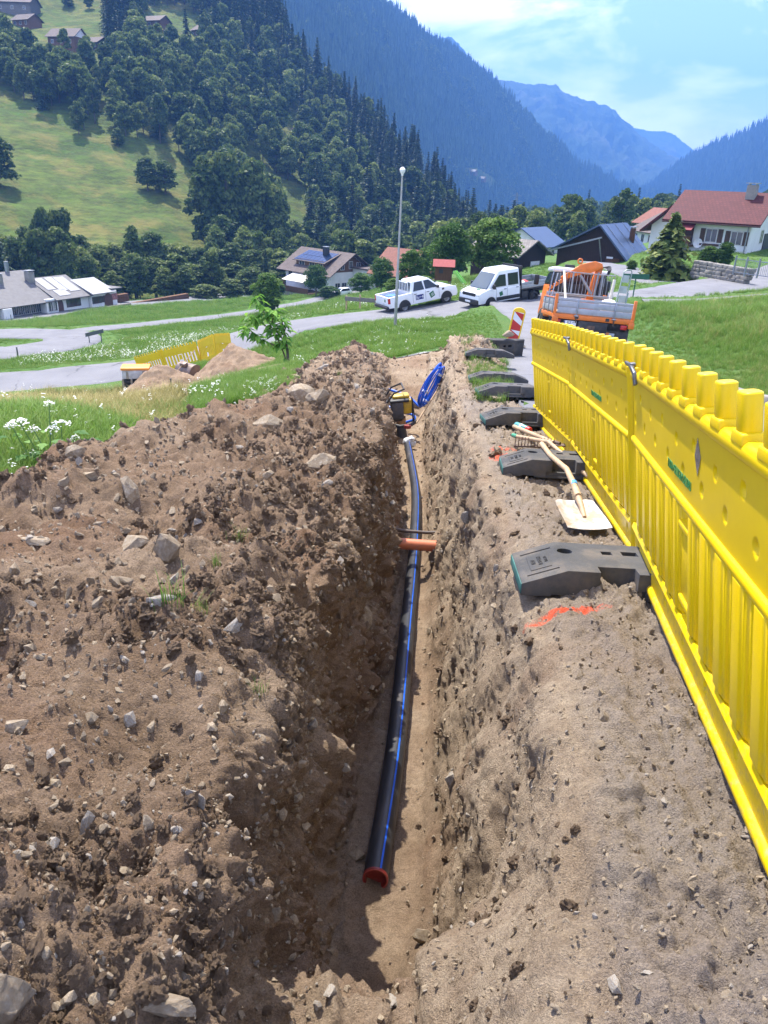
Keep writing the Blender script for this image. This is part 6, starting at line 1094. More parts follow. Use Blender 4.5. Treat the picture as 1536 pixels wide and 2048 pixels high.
for kind in (0, 1):
    I = np.where(iscon == bool(kind))[0]; vis = (px_[I] > -40) & (px_[I] < 1000) & (py_[I] > -20); I = np.r_[I[vis][np.argsort(dist[I][vis])], I[~vis]]; h = g1.uniform(.55, 1.15, len(I))*(.95 if kind == 0 else .82); wd = h*g1.uniform(.85, 1.2, len(I))*(1.0 if kind == 0 else 1.2); M_ = CON if kind else FOR
    for k, i in enumerate(I[:230 if kind == 0 else 250]):
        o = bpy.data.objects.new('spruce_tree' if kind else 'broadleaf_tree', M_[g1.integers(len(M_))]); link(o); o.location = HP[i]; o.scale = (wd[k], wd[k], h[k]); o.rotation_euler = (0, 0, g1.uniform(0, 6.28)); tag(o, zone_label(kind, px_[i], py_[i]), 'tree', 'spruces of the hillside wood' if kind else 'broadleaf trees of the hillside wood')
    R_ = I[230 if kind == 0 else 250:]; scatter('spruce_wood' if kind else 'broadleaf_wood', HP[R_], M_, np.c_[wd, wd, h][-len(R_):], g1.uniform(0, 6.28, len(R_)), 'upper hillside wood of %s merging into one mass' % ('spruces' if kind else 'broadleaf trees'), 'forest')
# ---- single trees: parts crown and trunk
def tree_proto(name, seed, R, H, z0, nl, per, leaf, mat, r0, shape=.8):
    V, Q, v, LC = crown(seed, R, H, z0, nl, per, leaf, shape); c = npmesh('crown', V, Q, False, [mat]); vattr(c, 'v', v); t = trunkmb(H, LC, r0, np.random.default_rng(seed), 12); tm = bpy.data.meshes.new('trunk'); tm.from_pydata(t.v, [], t.f); tm.materials.append(M_BARK); return (c, tm, R, H)
PT = [tree_proto('a', 401, 4.2, 14, 1.2, 74, 66, .38, M_LEAF, .25, .75), tree_proto('b', 402, 3.7, 14, 1.0, 70, 66, .36, M_LEAF, .25, .9), tree_proto('c', 403, 4.8, 14, 1.4, 82, 66, .40, M_LEAF, .28, .7)]
GT = [tree_proto('d', 411, 2.6, 7, .9, 100, 100, .15, M_LEAF2, .13, .85), tree_proto('e', 412, 3.0, 7, 1.3, 110, 100, .15, M_LEAF2, .14, .75), tree_proto('f', 413, 2.2, 7, .2, 95, 100, .15, M_LEAF2, .1, 1.0)]
def tree(name, label, px, py, r, top, wpx, P, group=None, z=None, rot=None):
    p = at(px, py, r); z = (N1(p[0], p[1]) if z is None else z); zt = at(px, top, r)[2]; c, t, R, H = P; e = empty(name, (p[0], p[1], z), (0, 0, random.uniform(0, 6.28)), label, 'tree', group); s = (zt-z)/H; w = (wpx/FPX*r/2)/R; e.scale = (w, w, s); obj('crown', c, e); obj('trunk', t, e); return e
for args in [('fruit_tree', 'rounded light green tree on the lane verge left of the timber house', 535, 609, 100, 546, 66, GT[2]), ('garden_tree', 'slender tree in front of the timber house awning', 632, 596, 150, 532, 56, GT[1]), ('fruit_tree', 'small fruit tree beside the white compact car', 721, 598, 138, 546, 50, GT[0]),
             ('fruit_tree', 'bushy fruit tree left of the lamp post', 762, 582, 118, 518, 60, GT[1]), ('fruit_tree', 'fruit tree directly right of the lamp post', 818, 586, 88, 500, 58, GT[2]), ('fruit_tree', 'broad fruit tree above the play house', 897, 574, 84, 450, 92, GT[1]), ('fruit_tree', 'large dense tree behind the white van cab', 983, 570, 86, 434, 110, GT[0]), ('fruit_tree', 'fruit tree in front of the old red roofed farmhouse', 852, 572, 100, 494, 50, GT[0]),
             ('garden_shrub', 'yellow green clipped shrub in front of the red roofed house', 1418, 522, 72, 492, 46, GT[2]), ('garden_shrub', 'small round shrub on a stem beside the clipped shrub', 1448, 520, 71, 484, 34, GT[0]), ('garden_shrub', 'low dark shrub below the timber house terrace', 660, 600, 144, 572, 50, GT[2]), ('garden_shrub', 'low dark bush left of the timber house balcony', 556, 592, 158, 562, 34, GT[2]), ('garden_shrub', 'green bush under the lamp post fruit trees', 790, 586, 96, 556, 48, GT[2]), ('garden_shrub', 'green hedge bush behind the pickup roof', 850, 584, 80, 552, 44, GT[2]), ('garden_shrub', 'small bush beside the dark barn gable', 1262, 545, 74, 520, 24, GT[2])]: tree(*args)
V, Q, v = conifer(77, 7, 3.4, 30, 16, 9, .03); cm_ = npmesh('crown', V, Q, False, [leafmat('garden_conifer', (.03, .065, .014), (.075, .12, .026), (.19, .22, .05), .25)]); vattr(cm_, 'v', v); tm_ = bpy.data.meshes.new('trunk'); t_ = tubearr([(0, 0, -.5), (0, 0, 6.4)], [.14, .03], 7); tm_.from_pydata(t_.v, [], t_.f); tm_.materials.append(M_BARK)
tree('garden_conifer', 'bushy conifer in front of the red roofed house', 1331, 552, 67, 428, 128, (cm_, tm_, 3.4, 7)); V, Q, v = conifer(78, 14, 3.2, 28, 12, 8, .03); cm2_ = npmesh('crown', V, Q, False, [M_NEED]); vattr(cm2_, 'v', v)
tree('spruce_tree', 'dark spruce rising behind the inn at the left edge', 8, 600, 172, 426, 70, (cm2_, tm_, 3.2, 14)); tree('spruce_tree', 'slim spruce just left of the timber house', 533, 585, 178, 500, 34, (cm2_, tm_, 3.2, 14))
# belt of trees along the stream behind the inn
tp = lambda x: np.interp(x, [-60, 30, 70, 110, 150, 190, 230, 280, 320, 360, 400, 440, 480, 520, 560, 620, 700, 780], [470, 470, 440, 405, 440, 475, 490, 462, 482, 488, 505, 500, 512, 500, 515, 500, 490, 480]); k = 0
for row, (r0, dx, dtop) in enumerate(((192, 33, 0), (180, 37, 28), (170, 44, 62))):
    x = -60+row*9
    while x < (800 if row == 0 else 560):
        top = tp(x)+dtop+random.uniform(-14, 14)+(-30 if random.random() < .12 else 0)
        if not (row == 2 and (x < 120 or x > 520)): tree('stream_tree', ('tall tree in the back row of the belt behind the inn', 'tree in the middle row of the belt behind the inn', 'low leafy tree in the front row of the belt behind the inn')[row], x, 590, r0+random.uniform(-5, 5), top, random.uniform(52, 80)*(1 if row < 2 else .8), PT[k % 3], 'belt of trees behind the inn')
        k += 1; x += dx*random.uniform(.8, 1.2)
def htree(name, lb, px, py, top, wpx, P): h = hill_hit(px, py); return tree(name, lb, px, py, math.hypot(h.x, h.y), top, wpx, P, None, h.z-.3)
for i, (x, y, t, w) in enumerate(((296, 382, 316, 48), (331, 388, 322, 50))): htree('round_bush', ('left one of the two round dark bushes on the steep meadow', 'right one of the two round dark bushes on the steep meadow')[i], x, y, t, w, PT[2])
for a in [('birch_tree', 'lone slim tree at the upper edge of the steep meadow', 158, 268, 202, 28, PT[1]), ('meadow_tree', 'lone small tree in the middle of the steep meadow', 236, 292, 256, 26, PT[0]), ('meadow_tree', 'dark tree cut by the left edge on the steep meadow', -2, 375, 268, 80, PT[2]), ('meadow_tree', 'small tree on the high green meadow', 138, 14, -14, 22, PT[0]), ('meadow_tree', 'second small tree on the high green meadow', 178, 18, -16, 18, PT[1]),
          ('ash_tree', 'left tree of the pale grove below the wood', 415, 505, 312, 84, PT[1]), ('ash_tree', 'middle tree of the pale grove below the wood', 455, 512, 305, 90, PT[0]), ('ash_tree', 'right tree of the pale grove below the wood', 510, 515, 322, 92, PT[2]), ('ash_tree', 'lower right tree of the pale grove', 548, 525, 372, 70, PT[0]), ('ash_tree', 'lower left tree of the pale grove', 445, 540, 432, 90, PT[2])]: htree(*a)
# valley floor trees
g2 = np.random.default_rng(21); VP = []
for r0, r1, n, a0, a1 in ((170, 240, 34, 880, 1290), (240, 420, 150, 860, 1400), (420, 620, 170, 900, 1560), (700, 1100, 260, 950, 1600), (1100, 2200, 300, 1150, 1640)):
    for _ in range(n): r = math.exp(g2.uniform(math.log(r0), math.log(r1))); px = g2.uniform(a0, a1); q = at(px, 450, r); VP.append((q[0], q[1], r))
VP = np.array(VP); vz = N(VP[:, 0], VP[:, 1]); near_ = VP[:, 2] < 420
for x, y, r in VP[near_]:
    o = bpy.data.objects.new('valley_tree', FOR[g2.integers(6)] if g2.uniform() < .93 else CON[g2.integers(4)]); link(o); h = g2.uniform(.5, .85); o.location = (x, y, N1(x, y)-.3); o.scale = (h*1.1, h*1.1, h); o.rotation_euler = (0, 0, g2.uniform(0, 6)); tag(o, 'tree of the wood on the valley floor behind the barns', 'tree', 'trees on the valley floor')
fv = ~near_; scatter('valley_wood', np.c_[VP[fv][:, :2], vz[fv]-.5], LOWB+FOR[:2], g2.uniform(.7, 1.15, fv.sum()), g2.uniform(0, 6, fv.sum()), 'distant woods spread over the valley floor', 'forest')
# forests on the far slopes
def slope_points(G, n, seed):
    g = np.random.default_rng(seed); G = G[:, :-1]; a = np.linalg.norm(np.cross(G[1:, :-1]-G[:-1, :-1], G[:-1, 1:]-G[:-1, :-1]), axis=-1); a = a/np.hypot(G[:-1, :-1, 0], G[:-1, :-1, 1])**1.0; i = g.choice(a.size, n, p=(a/a.sum()).ravel()); r, c = np.unravel_index(i, a.shape); u, v = g.uniform(size=(2, n, 1)); return G[r, c]*(1-u)*(1-v)+G[r+1, c]*u*(1-v)+G[r, c+1]*(1-u)*v+G[r+1, c+1]*u*v
SP = slope_points(G2, 34000, 31); px_, py_ = proj(SP); ok = (px_ > 380) & (px_ < 1400) & (py_ > -140) & ~inpoly(px_, py_, [(925, 335), (958, 338), (1000, 368), (985, 382), (940, 362)]); SP = SP[ok]; br = fbm(SP, .006, 3)+g2.normal(size=len(SP))*.25 > .42
scatter('slope_spruces', SP[~br], LOWC, g2.uniform(.65, 1.25, (~br).sum()), g2.uniform(0, 6, (~br).sum()), 'dense spruce forest covering the blue mountain slope', 'forest'); scatter('slope_broadleaf', SP[br], LOWB, g2.uniform(.8, 1.3, br.sum()), g2.uniform(0, 6, br.sum()), 'paler broadleaf patches in the mountain forest', 'forest')
P_ = [far_hit(x, y, G2) for y in np.linspace(334, 384, 14) for x in np.linspace(922, 1004, 20)]; cp_ = np.array([list(h) if h else [0, 0, -999] for h in P_]).reshape(14, 20, 3); cx_, cy_ = np.meshgrid(np.linspace(922, 1004, 20), np.linspace(334, 384, 14)); inn = inpoly(cx_.ravel(), cy_.ravel(), [(925, 335), (958, 338), (1000, 368), (985, 382), (940, 362)]).reshape(14, 20); cp_[..., 2] += 2.0; ii = np.arange(280).reshape(14, 20); fq = np.stack([ii[:-1, :-1], ii[1:, :-1], ii[1:, 1:], ii[:-1, 1:]], -1)[inn[:-1, :-1] & inn[1:, 1:]]
tag(obj('mountain_clearing', npmesh('mountain_clearing', cp_.reshape(-1, 3), fq, True, [M_HILL])), kind='structure')
SP = slope_points(GR, 9000, 33); scatter('right_slope_forest', SP, LOWC, g2.uniform(.9, 1.6, len(SP)), g2.uniform(0, 6, len(SP)), 'dense forest covering the right hand mountain slope', 'forest')
# ---- walnut sapling beside the earth heap
p = at(578, 744, 20); e = empty('walnut_sapling', (p[0], p[1], N1(p[0], p[1])-.05), label='young leafy sapling with two thin stems behind the spoil heap', cat='sapling'); e.scale = (1.12, 1.12, 1.1); rs2 = random.Random(12)
ST = [[(0, 0, 0), (-.03, 0, .5), (-.10, 0, .95), (-.16, .02, 1.25)], [(-.02, 0, .15), (-.16, .02, .55), (-.34, 0, .95), (-.55, .03, 1.35), (-.72, .0, 1.72)], [(-.16, .02, .55), (-.45, -.04, .68), (-.80, .02, .80), (-1.05, 0, .98)], [(-.34, 0, .95), (-.6, .05, 1.10), (-.9, 0, 1.28)], [(-.10, 0, .95), (.0, .05, 1.2)], [(-.3, 0, .9), (-.36, -.08, 1.25), (-.30, .0, 1.45)]]
tk_ = part('stem', M_BARK, e, lambda m: m.tube(ST[0], [.038, .032, .022, .008], 8), smooth=True)
for s in ST[1:]: part('branch', M_BARK, e, lambda m: m.tube(s, list(np.linspace(.020, .005, len(s))), 7), smooth=True)
lm = MB(); lm.add([(0, 0, 0), (.05, .030, .012), (.11, .038, .010), (.19, 0, -.03), (.11, -.038, .010), (.05, -.030, .012), (.10, 0, -.004)], [(0, 6, 1), (1, 6, 2), (2, 6, 3), (3, 6, 4), (4, 6, 5), (5, 6, 0)]); lo = lm.build('leaf', M_SAP, e); vattr(lo.data, 'v', np.full(7, .5)); first = True
for s in ST:
    for i in range(1, len(s)):
        for t in np.linspace(.35, 1, 3 if i > 1 else 1):
            b = Vector(s[i-1]).lerp(Vector(s[i]), t); az = rs2.uniform(0, 6.28)
            for j in range(7 if i > 1 else 3):
                c = lo if first else lo.copy()
                if not first: link(c, e)
                first = False; c.location = b+Vector((rs2.uniform(-.07, .07), rs2.uniform(-.07, .07), rs2.uniform(-.05, .07))); c.rotation_euler = (rs2.uniform(-.5, .5), rs2.uniform(.0, .8), az+j*.9+rs2.uniform(-.3, .3)); k = rs2.uniform(1.0, 1.7); c.scale = (k, k, k)
# ================================================================== STONES, GRASS, FLOWERS
m = Mat('field_stone'); f = m.noise(4, 7, .65); k = m.ramp(f, [(.3, (.19, .145, .095)), (.5, (.31, .25, .17)), (.7, (.42, .37, .29))]); hsn = m.n('ShaderNodeHueSaturation'); mr = m.n('ShaderNodeMapRange'); m.l(m.rnd(), mr.inputs[0]); mr.inputs[3].default_value = .8; mr.inputs[4].default_value = 1.4; m.l(mr.outputs[0], hsn.inputs['Value']); m.l(k, hsn.inputs['Color']); m.col(m.mix(m.ramp(m.noise(18, 6, .7), [(.42, (0,)*3), (.6, (.75,)*3)]), hsn.outputs[0], (.27, .195, .125))).rough(.9, 0, .25); m.bump(m.noise(35, 7, .75), .6, .02); M_ROCK = m.m
m = Mat('grey_stone_pale'); k = m.ramp(m.noise(6, 7, .7), [(.3, (.24, .215, .18)), (.6, (.36, .335, .29)), (.8, (.46, .44, .40))]); m.col(m.mix(m.ramp(m.noise(9, 6, .7), [(.45, (0,)*3), (.62, (.85,)*3)]), k, (.25, .175, .105))).rough(.85, 0, .3); m.bump(m.noise(35, 7, .75), .5, .02); M_ROCKP = m.m
m = Mat('soil_clod'); k = m.ramp(m.noise(14, 6, .7), [(.3, (.21, .145, .092)), (.6, (.30, .215, .142)), (.8, (.38, .285, .195))]); m.col(k).rough(.98, 0, .1); m.bump(m.noise(60, 7, .75), 1., .02); M_CLOD = m.m
def rock(seed, flat=.7, npts=16, rounds=0.0):
    g = np.random.default_rng(seed); P = rvec(npts, g)*g.uniform(.78, 1.05, (npts, 1))*np.array([1, g.uniform(.6, .9), flat]); bm = bmesh.new(); vs = [bm.verts.new(p) for p in P]; r = bmesh.ops.convex_hull(bm, input=vs); bmesh.ops.delete(bm, geom=[x for x in r['geom_interior'] if isinstance(x, bmesh.types.BMVert)], context='VERTS')
    if rounds: bmesh.ops.bevel(bm, geom=list(bm.edges), offset=rounds, segments=2, affect='EDGES', profile=.6)
    me = bpy.data.meshes.new('stone'); bm.to_mesh(me); bm.free(); return me
def addmat(me, m): me.materials.append(m); return me
RK = [addmat(rock(500+i, [.55, .8, .45, .7, .9, .6, .5, .75][i], 15), M_ROCK) for i in range(8)]; RKP = [addmat(rock(530+i, [.5, .7, .4][i], 14), M_ROCKP) for i in range(3)]
CL = []
for i in range(5):
    bm = bmesh.new(); bmesh.ops.create_icosphere(bm, subdivisions=3, radius=1)
    for v in bm.verts: v.co = Vector((v.co.x, v.co.y*.9, v.co.z*.75))*(1+.55*float(noise(np.array(v.co.x*1.7+i*5), np.array(v.co.y*1.7), np.array(v.co.z*1.7)))+.42*float(noise(np.array(v.co.x*3.6+i*5), np.array(v.co.y*3.6), np.array(v.co.z*3.6)))+.22*float(noise(np.array(v.co.x*9+i), np.array(v.co.y*9), np.array(v.co.z*9))))
    me = bpy.data.meshes.new('clod'); bm.to_mesh(me); bm.free(); CL.append(addmat(me, M_CLOD))
def rockmesh(seed, flat, pale=False):
    me = rock(seed, flat, 13, .04); bm = bmesh.new(); bm.from_mesh(me); bmesh.ops.triangulate(bm, faces=bm.faces); bmesh.ops.subdivide_edges(bm, edges=bm.edges, cuts=2, use_grid_fill=True)
    co = np.array([v.co for v in bm.verts]); d = fbm(co+seed, 2.2, 4, .55)*.07+fbm(co+seed, 9, 2)*.02
    for v, q in zip(bm.verts, d): v.co *= 1+float(q)
    for f in bm.faces: f.smooth = False
    bm.to_mesh(me); bm.free(); return addmat(me, M_ROCKP if pale else M_ROCK)
def epick(px, py): h = ebvh.ray_cast(Vector((0, 0, 0)), Vector(ray(px, py)).normalized()); return h
BOUL = [(255, 1092, 88, 62, .65, 0, 'large pale boulder, left of a pair in the middle of the spoil heap'), (334, 1100, 62, 82, .8, 0, 'rounded brown boulder, right of a pair in the middle of the spoil heap'), (255, 990, 42, 72, .5, 0, 'upright slab of stone above the boulder pair'), (178, 958, 44, 38, .6, 0, 'tilted stone near the upper left edge of the spoil heap'), (66, 1082, 74, 44, .6, 0, 'half buried stone at the left of the spoil heap'), (112, 1020, 34, 20, .5, 1, 'small pale stone above the half buried one'), (316, 1204, 62, 44, .4, 1, 'flat slab with a whitish broken edge beside grass tufts'),
        (545, 852, 78, 42, .6, 0, 'broad stone on the crest of the spoil heap'), (640, 936, 74, 60, .85, 0, 'knobbly earth covered rock near the trench rim'), (655, 970, 46, 24, .5, 1, 'flat pale stone below the knobbly rock'), (535, 955, 32, 28, .7, 0, 'small squarish stone in the middle of the upper heap'), (397, 1047, 36, 24, .5, 1, 'left one of two flat pale stones right of the boulder pair'), (436, 1043, 38, 18, .4, 1, 'right one of two flat pale stones right of the boulder pair'), (468, 1252, 48, 42, .6, 1, 'whitish stone above the trench rim'), (152, 906, 42, 32, .7, 0, 'stone at the grassy back edge of the spoil heap'), (250, 1166, 48, 22, .5, 0, 'low wedge stone below the boulder pair'), (598, 800, 62, 64, .8, 0, 'dark upright stone on top of the heap'), (640, 802, 52, 50, .75, 0, 'dark block right of the upright stone on top of the heap'),
        (14, 2000, 80, 120, .7, 0, 'big tan boulder cut by the lower left corner'), (335, 2010, 120, 50, .5, 0, 'large flat tan rock at the bottom edge'), (378, 1602, 82, 62, .35, 1, 'white slab stuck in the left trench wall'), (725, 1236, 40, 74, .5, 0, 'long stone standing out of the left trench wall'), (715, 1716, 36, 40, .8, 0, 'orange brown stone beside the pipe end'), (690, 1536, 26, 22, .7, 1, 'pale stone at the foot of the left trench wall'), (938, 1036, 34, 36, .7, 1, 'pale round stone in the right trench wall'), (1332, 1604, 18, 20, .8, 1, 'small grey stone on the bank beside the barrier'), (1502, 1676, 36, 12, .35, 1, 'flat oblong stone at the foot of the barrier'), (850, 1880, 46, 40, .7, 0, 'tan stone on the lower right rim of the trench'), (905, 1560, 30, 44, .6, 1, 'light stone low in the right trench wall'), (170, 1660, 30, 90, .4, 1, 'narrow whitish slab in the lower left of the heap'), (590, 725, 40, 40, .7, 0, 'stone on the far top of the heap'), (650, 735, 30, 26, .7, 1, 'small pale stone beside it on the far top of the heap'), (735, 1165, 34, 30, .6, 0, 'brown stone on the left trench rim'), (60, 1210, 40, 22, .5, 1, 'pale flat stone at the left edge of the frame'), (35, 1460, 60, 40, .6, 0, 'earth covered stone low at the left edge')]
for i, (px, py, w, h, fl, pale, lb) in enumerate(BOUL):
    hit = epick(px, py)
    if hit[0] is None: continue
    k = hit[3]/FPX*.5; me = rockmesh(600+i, 1.0, pale); o = obj('boulder', me); o.location = hit[0]+hit[1]*((.28 if hit[1].z > .6 else .02)*k*min(w, h)); o.scale = (w*k*1.05, (w+h)/2*k*fl*1.2, h*k*.95); o.rotation_euler = (RAD(-14), random.uniform(-.3, .3), random.uniform(-.3, .3)); tag(o, lb, 'stone')
hit = Vector((2.45, 16.3, ZB(16.3)+.52)); o = obj('boulder', rockmesh(680, .8)); o.location = hit; o.scale = (.17, .13, .11); tag(o, 'pale stone lying on the upturned barrier foot', 'stone')
# mid-sized stones, each its own thing
rs3 = random.Random(44); nn_ = 0
while nn_ < 290:
    px, py = rs3.uniform(0, 1330), rs3.uniform(760, 2040)
    if px > 860 and rs3.random() < .75: continue
    hit = epick(px, py)
    if hit[0] is None or abs(hit[1].z) < .05: continue
    x, y = hit[0].x, hit[0].y
    if x > 1.15 or (floL(y)-.02 < x < floR(y)+.02 and hit[0].z < ZB(y)-1.1): continue
    s = rs3.choice([10, 12, 15, 18, 24, 32])*hit[3]/FPX*.5*rs3.uniform(.8, 1.2); s = min(s, .12); pale = rs3.random() < .3; o = obj('loose_stone', (RKP if pale else RK)[rs3.randrange(3 if pale else 8)]); o.location = hit[0]+hit[1]*s*.15; o.scale = (s, s*rs3.uniform(.7, 1), s*rs3.uniform(.7, 1.1)); o.rotation_euler = tuple(rs3.uniform(0, 6) for _ in range(3)); zone = 'heap' if x < lipL(y) else ('wall' if hit[0].z < ZB(y)-.12 else 'bank')
    tag(o, {'heap': 'small loose stone lying on the brown spoil heap', 'wall': 'small stone sticking out of the trench wall', 'bank': 'small loose stone on the trampled bank beside the trench'}[zone], 'stone', 'loose stones on the '+zone); nn_ += 1
# countless grit and clods
g3 = np.random.default_rng(51); C4 = .25*(EXP_[:-1, :-1]+EXP_[1:, :-1]+EXP_[:-1, 1:]+EXP_[1:, 1:]); ar = np.linalg.norm(np.cross(EXP_[1:, :-1]-EXP_[:-1, :-1], EXP_[:-1, 1:]-EXP_[:-1, :-1]), axis=-1); dd = np.linalg.norm(C4, axis=-1); zone = SX[:-1, :-1]; wgt = ar/dd**1.25*np.where(zone > 13.3, 1.7, 1.)*np.where((zone > 7.8) & (zone < 9.6), .5, 1.)*(zone < 15.4)*(zone > .4); wgt = wgt.ravel()/wgt.sum()
def grit(name, n, meshes, smin, smax, pw, lb, cat, emb=.15, wmul=None):
    w = wgt if wmul is None else wgt*wmul/np.sum(wgt*wmul); i = g3.choice(len(w), n, p=w); P = C4.reshape(-1, 3)[i]+g3.normal(size=(n, 3))*.008; d = dd.ravel()[i]; s = smin*(smax/smin)**(g3.uniform(size=n)**pw)*(.55+.18*d); P = P+gn[i]*s[:, None]*emb; scatter(name, P, meshes, np.c_[s, s*g3.uniform(.65, 1, n), s*g3.uniform(.6, 1, n)], g3.uniform(0, 6.28, (n, 3)), lb, cat)
gn = gridn(EXP_)[:-1, :-1].reshape(-1, 3)
zz_ = zone.ravel(); heapw = np.where(zz_ < 6.2, sm[:-1, :-1].ravel()**2, np.where(zz_ < 13, .05, .015))
grit('heap_gravel', 9000, RK, .005, .026, 2.0, 'stones of all sizes mixed into the spoil heap', 'gravel', .1, np.where(zz_ < 8, 1., .06)); grit('gravel', 32000, RK, .003, .017, 2.6, 'gravel and grit strewn over the dug earth', 'gravel'); grit('pale_gravel', 6000, RKP, .003, .015, 2.6, 'pale stone chips strewn over the dug earth', 'gravel'); grit('earth_clods', 22000, CL, .004, .028, 2.2, 'crumbling clods of brown earth on the heap and trench walls', 'earth', .05, heapw)
# ---- grass
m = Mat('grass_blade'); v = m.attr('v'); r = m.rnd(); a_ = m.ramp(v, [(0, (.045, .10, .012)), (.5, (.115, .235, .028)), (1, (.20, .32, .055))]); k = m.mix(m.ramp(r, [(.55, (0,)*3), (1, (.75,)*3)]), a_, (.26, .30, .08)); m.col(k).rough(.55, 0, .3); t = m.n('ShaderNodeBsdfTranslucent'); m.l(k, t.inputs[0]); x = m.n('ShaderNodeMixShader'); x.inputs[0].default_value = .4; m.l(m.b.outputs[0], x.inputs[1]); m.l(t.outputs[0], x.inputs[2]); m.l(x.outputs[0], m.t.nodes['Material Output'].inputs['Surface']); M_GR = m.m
m = Mat('dry_grass'); k = m.ramp(m.attr('v'), [(0, (.12, .13, .03)), (.5, (.28, .25, .07)), (1, (.46, .37, .15))]); m.col(k).rough(.7, 0, .2); M_GRD = m.m
M_FLW = pm('white_florets', (.72, .72, .66), .8, 0, .1); M_FLY = pm('yellow_florets', (.6, .45, .03), .8)
def tuft(seed, nb, H, W_, spread, mat, heads=0, hm=None):
    g = np.random.default_rng(seed); V = []; F = []; vv = []; mi = []
    for b in range(nb):
        a = g.uniform(0, 2*PI); bx, by = g.normal(size=2)*spread; h = H*g.uniform(.5, 1.1); l = h*g.uniform(.15, .65); w = W_*g.uniform(.6, 1.3); ca, sa = math.cos(a), math.sin(a); base = len(V); ts = (0, .4, .75, 1)
        for t in ts:
            z = h*t*(1-.18*t*t); o_ = l*t*t; ww = w*(1-t)**.6
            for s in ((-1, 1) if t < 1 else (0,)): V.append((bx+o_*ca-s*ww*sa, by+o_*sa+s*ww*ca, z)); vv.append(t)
        F += [(base, base+1, base+3, base+2), (base+2, base+3, base+5, base+4), (base+4, base+5, base+6, base+6)]; mi += [0]*3
        if b < heads:
            c = np.array(V[base+6]); n0 = len(V); s = H*.07
            for q in range(5): u = rvec(1, g)[0]*s; V += [tuple(c+u+(s*.5, 0, 0)), tuple(c+u+(0, s*.5, .002)), tuple(c+u-(s*.5, 0, 0)), tuple(c+u-(0, s*.5, 0))]; vv += [1]*4; F.append(tuple(range(n0+4*q, n0+4*q+4))); mi.append(1)
    me = bpy.data.meshes.new('tuft'); me.from_pydata(V, [], [tuple(dict.fromkeys(f)) for f in F]); me.materials.append(mat); 
    if hm: me.materials.append(hm)
    me.polygons.foreach_set('material_index', mi); vattr(me, 'v', vv); return me
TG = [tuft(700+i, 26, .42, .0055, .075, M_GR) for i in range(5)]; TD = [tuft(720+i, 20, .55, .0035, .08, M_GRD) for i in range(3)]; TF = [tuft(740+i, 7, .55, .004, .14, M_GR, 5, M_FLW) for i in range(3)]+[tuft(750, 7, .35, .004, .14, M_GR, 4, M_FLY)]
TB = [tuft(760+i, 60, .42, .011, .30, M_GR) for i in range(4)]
def gpoints(n, p0, p1, r0, r1, cond=None, seed=1):
    g = np.random.default_rng(seed); px = g.uniform(p0, p1, n); r = np.exp(g.uniform(math.log(r0), math.log(r1), n)); th = np.arctan2(*np.array([at(p, 700, 1.0)[:2] for p in np.linspace(p0, p1, 60)]).T); a = np.interp(px, np.linspace(p0, p1, 60), th); x = r*np.sin(a); y = r*np.cos(a); ok = rdist(x, y) > .08+.12*g.uniform(size=n)
    ok &= ~((y > .4) & (y < 17.9) & (x > footX(y)+.10) & (x < bankX(y)))
    for hx, hy, rx, ry in HEAPS: ok &= ((x-hx)/rx)**2+((y-hy)/ry)**2 > .95
    if cond is not None: ok &= cond(x, y)
    x, y, r = x[ok], y[ok], r[ok]; return x, y, N(x, y)-.01, r
HEAPS = [(*at(318, 770, 29.5)[:2], 1.6, 1.7), (*at(462, 742, 30)[:2], 1.8, 2.0), (*at(410, 790, 24)[:2], 4.0, 2.8)]
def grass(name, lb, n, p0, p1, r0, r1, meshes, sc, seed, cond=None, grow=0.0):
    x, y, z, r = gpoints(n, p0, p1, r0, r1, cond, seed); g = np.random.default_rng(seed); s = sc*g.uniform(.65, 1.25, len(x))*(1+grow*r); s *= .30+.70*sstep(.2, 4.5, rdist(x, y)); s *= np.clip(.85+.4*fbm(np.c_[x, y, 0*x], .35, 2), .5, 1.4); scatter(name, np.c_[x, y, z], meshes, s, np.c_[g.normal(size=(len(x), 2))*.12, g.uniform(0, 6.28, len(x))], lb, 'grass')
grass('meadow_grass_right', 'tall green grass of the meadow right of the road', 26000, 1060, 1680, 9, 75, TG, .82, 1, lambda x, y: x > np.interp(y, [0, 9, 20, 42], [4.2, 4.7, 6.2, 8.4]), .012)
grass('meadow_grass_middle', 'bright green grass between the spoil heap and the lower road', 24000, 380, 1010, 11.5, 43, TG, .52, 2, lambda x, y: x < np.interp(y, [0, 12, 20, 42], [1, 1.2, 3.1, 5.3]), .012)
grass('meadow_grass_left', 'lush green grass left of the spoil heap', 13000, -260, 430, 4.2, 11.5, TG, .72, 3, None, .006)
grass('dry_grass_left', 'yellow dry grass on the slope edge left of the spoil heap', 15000, -260, 360, 9, 33, TD, .72, 4, lambda x, y: fbm(np.c_[x, y, 0*x], .25, 2) > -.45)
grass('dry_grass_right', 'brownish seed heads mixed into the right meadow', 3500, 1060, 1680, 9, 60, TD, .85, 12, lambda x, y: (x > np.interp(y, [0, 9, 20, 42], [4.9, 5.2, 6.6, 8.8])) & (fbm(np.c_[x, y, 0*x], .2, 2) > -.05), .008)
grass('verge_grass', 'green grass and herbs between the lower roads', 17000, -150, 960, 46, 112, TB, .85, 5, None, .002); grass('valley_meadow_grass', 'green grass of the meadows around the inn', 9000, -150, 820, 95, 185, TB, 1.2, 6, None, .002); grass('garden_grass', 'green grass around the houses on the right', 7000, 900, 1600, 46, 110, TB, .55, 7, None, .001)
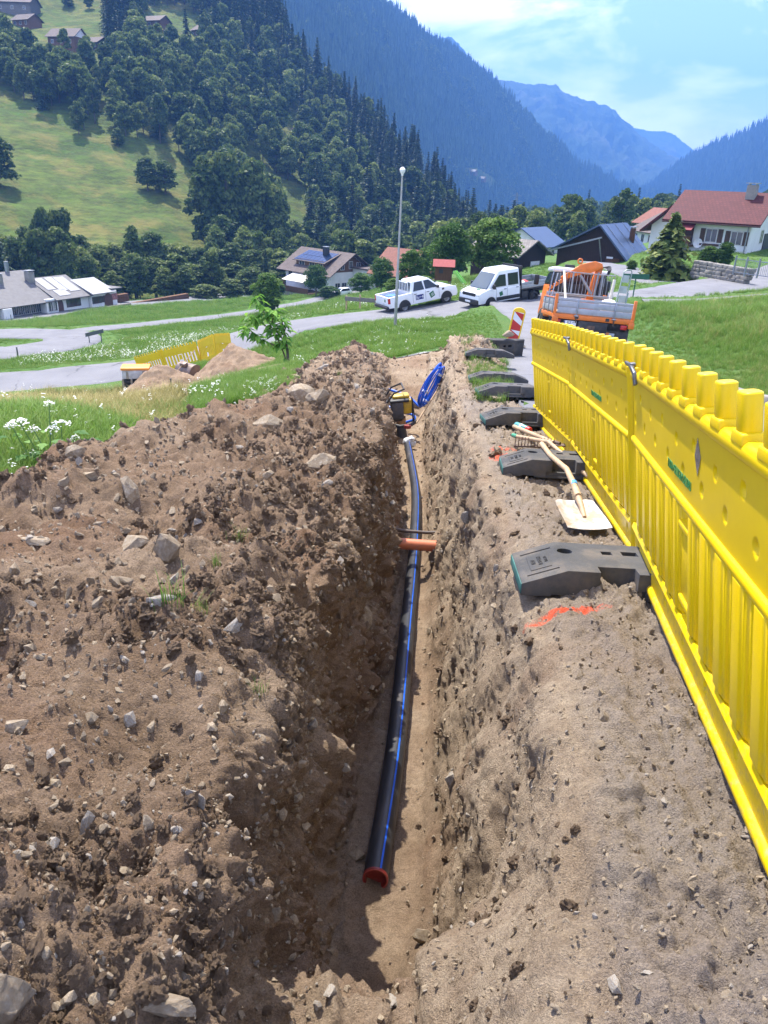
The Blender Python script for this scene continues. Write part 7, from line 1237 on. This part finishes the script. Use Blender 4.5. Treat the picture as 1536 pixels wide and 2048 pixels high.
grass('white_flowers', 'white meadow flowers scattered through the verge', 2600, 40, 1000, 46, 66, TF, 1.0, 8, lambda x, y: fbm(np.c_[x, y, 0*x], .15, 2) > -.1); grass('meadow_flowers', 'white flowers in the grass island by the lane', 900, 1240, 1460, 48, 62, TF, .9, 9); grass('meadow_herbs', 'sparse white flowers in the near meadows', 900, -200, 1010, 5, 42, TF, .55, 10)
gb = np.random.default_rng(61); n = 520; y = gb.uniform(8.6, 17.4, n); x = gb.uniform(lipR(y)+.25, bankX(y)+.05); ok = fbm(np.c_[x, y, 0*x], .9, 2) > .02-.03*(y-9); x, y = x[ok], y[ok]; z = np.array([ez(a, b) for a, b in zip(x, y)]); scatter('bank_grass', np.c_[x, y, z-.01], TG, gb.uniform(.22, .42, len(x)), gb.uniform(0, 6.28, len(x)), 'patches of short grass between the black barrier feet', 'grass')
for i, (px, py, s, lb) in enumerate(((350, 1212, .34, 'tuft of fresh grass beside the flat slab on the heap'), (400, 1230, .24, 'small grass tuft right of the flat slab'), (480, 1082, .26, 'green blades of grass on the middle of the heap'), (432, 1136, .2, 'tiny grass tuft above the flat slab'), (520, 1385, .16, 'wisp of grass on the trench rim'), (680, 752, .3, 'grass tuft on the far mound'))):
    h = epick(px, py)
    if h[0]: o = obj('grass_tuft', TG[i % 5]); o.location = h[0]; o.scale = (s,)*3; tag(o, lb, 'grass tuft')
# ---- cow parsley at the left edge
p = at(95, 925, 6.3); zc = N1(p[0], p[1]); e = empty('hogweed_plant', (p[0], p[1], zc-.02), label='tall hogweed with white flower umbels at the left edge', cat='plant'); g4 = np.random.default_rng(71); M_STEM = pm('green_stem', (.10, .2, .04), .6)
def umbel(m, c, R):
    for _ in range(46):
        a = g4.uniform(0, 6.28); r = R*math.sqrt(g4.uniform()); q = Vector(c)+Vector((r*math.cos(a), r*math.sin(a), .018-.03*(r/R)**2+g4.normal()*.004)); s = R*.10
        for k in range(3): b = g4.uniform(0, 6.28); u = Vector((math.cos(b)*s, math.sin(b)*s, g4.normal()*s*.3)); w = Vector((-math.sin(b)*s, math.cos(b)*s, 0)); d = Vector(g4.normal(size=3))*s*.5; m.add([q+d-u, q+d-w, q+d+u, q+d+w], [(0, 1, 2, 3)])
for i, (px, py, R) in enumerate(((38, 843, .075), (98, 806, .04), (122, 846, .075), (104, 858, .055), (66, 857, .05), (22, 850, .05), (150, 874, .035), (128, 905, .03))):
    t = np.array(at(px, py, 6.3+.1*g4.normal()))-np.array([p[0], p[1], zc-.02]); b = (t[0]*.25+g4.normal()*.05, t[1]*.3, 0); st = part('stem', M_STEM, e, lambda m: (m.tube([b, tuple(np.array(b)*.5+t*.5+np.array([.02, 0, .03])), tuple(t)], [.008, .006, .004], 6)), smooth=True)
    part('umbel', M_FLW, st, lambda m: umbel(m, t, R))
V = []; 
me = None
for i in range(34):
    a = g4.uniform(0, 6.28); r = g4.uniform(.05, .42); z = g4.uniform(.05, .42); mb = MB(); s = g4.uniform(.04, .08); c, s_ = math.cos(a), math.sin(a)
    pts = [(0, 0), (.25, .32), (.45, .22), (.6, .48), (.8, .25), (1.1, 0), (.8, -.25), (.6, -.48), (.45, -.22), (.25, -.32)]; mb.add([(r*c+(u*c-w*s_)*s*1.5, r*s_*.6+(u*s_+w*c)*s*1.5, z+.05*u-.06*u*u) for u, w in pts], [tuple(range(10))]); o = mb.build('leaf', M_PLANTS, e); vattr(o.data, 'v', g4.uniform(.2, .9)*np.ones(len(o.data.vertices)))
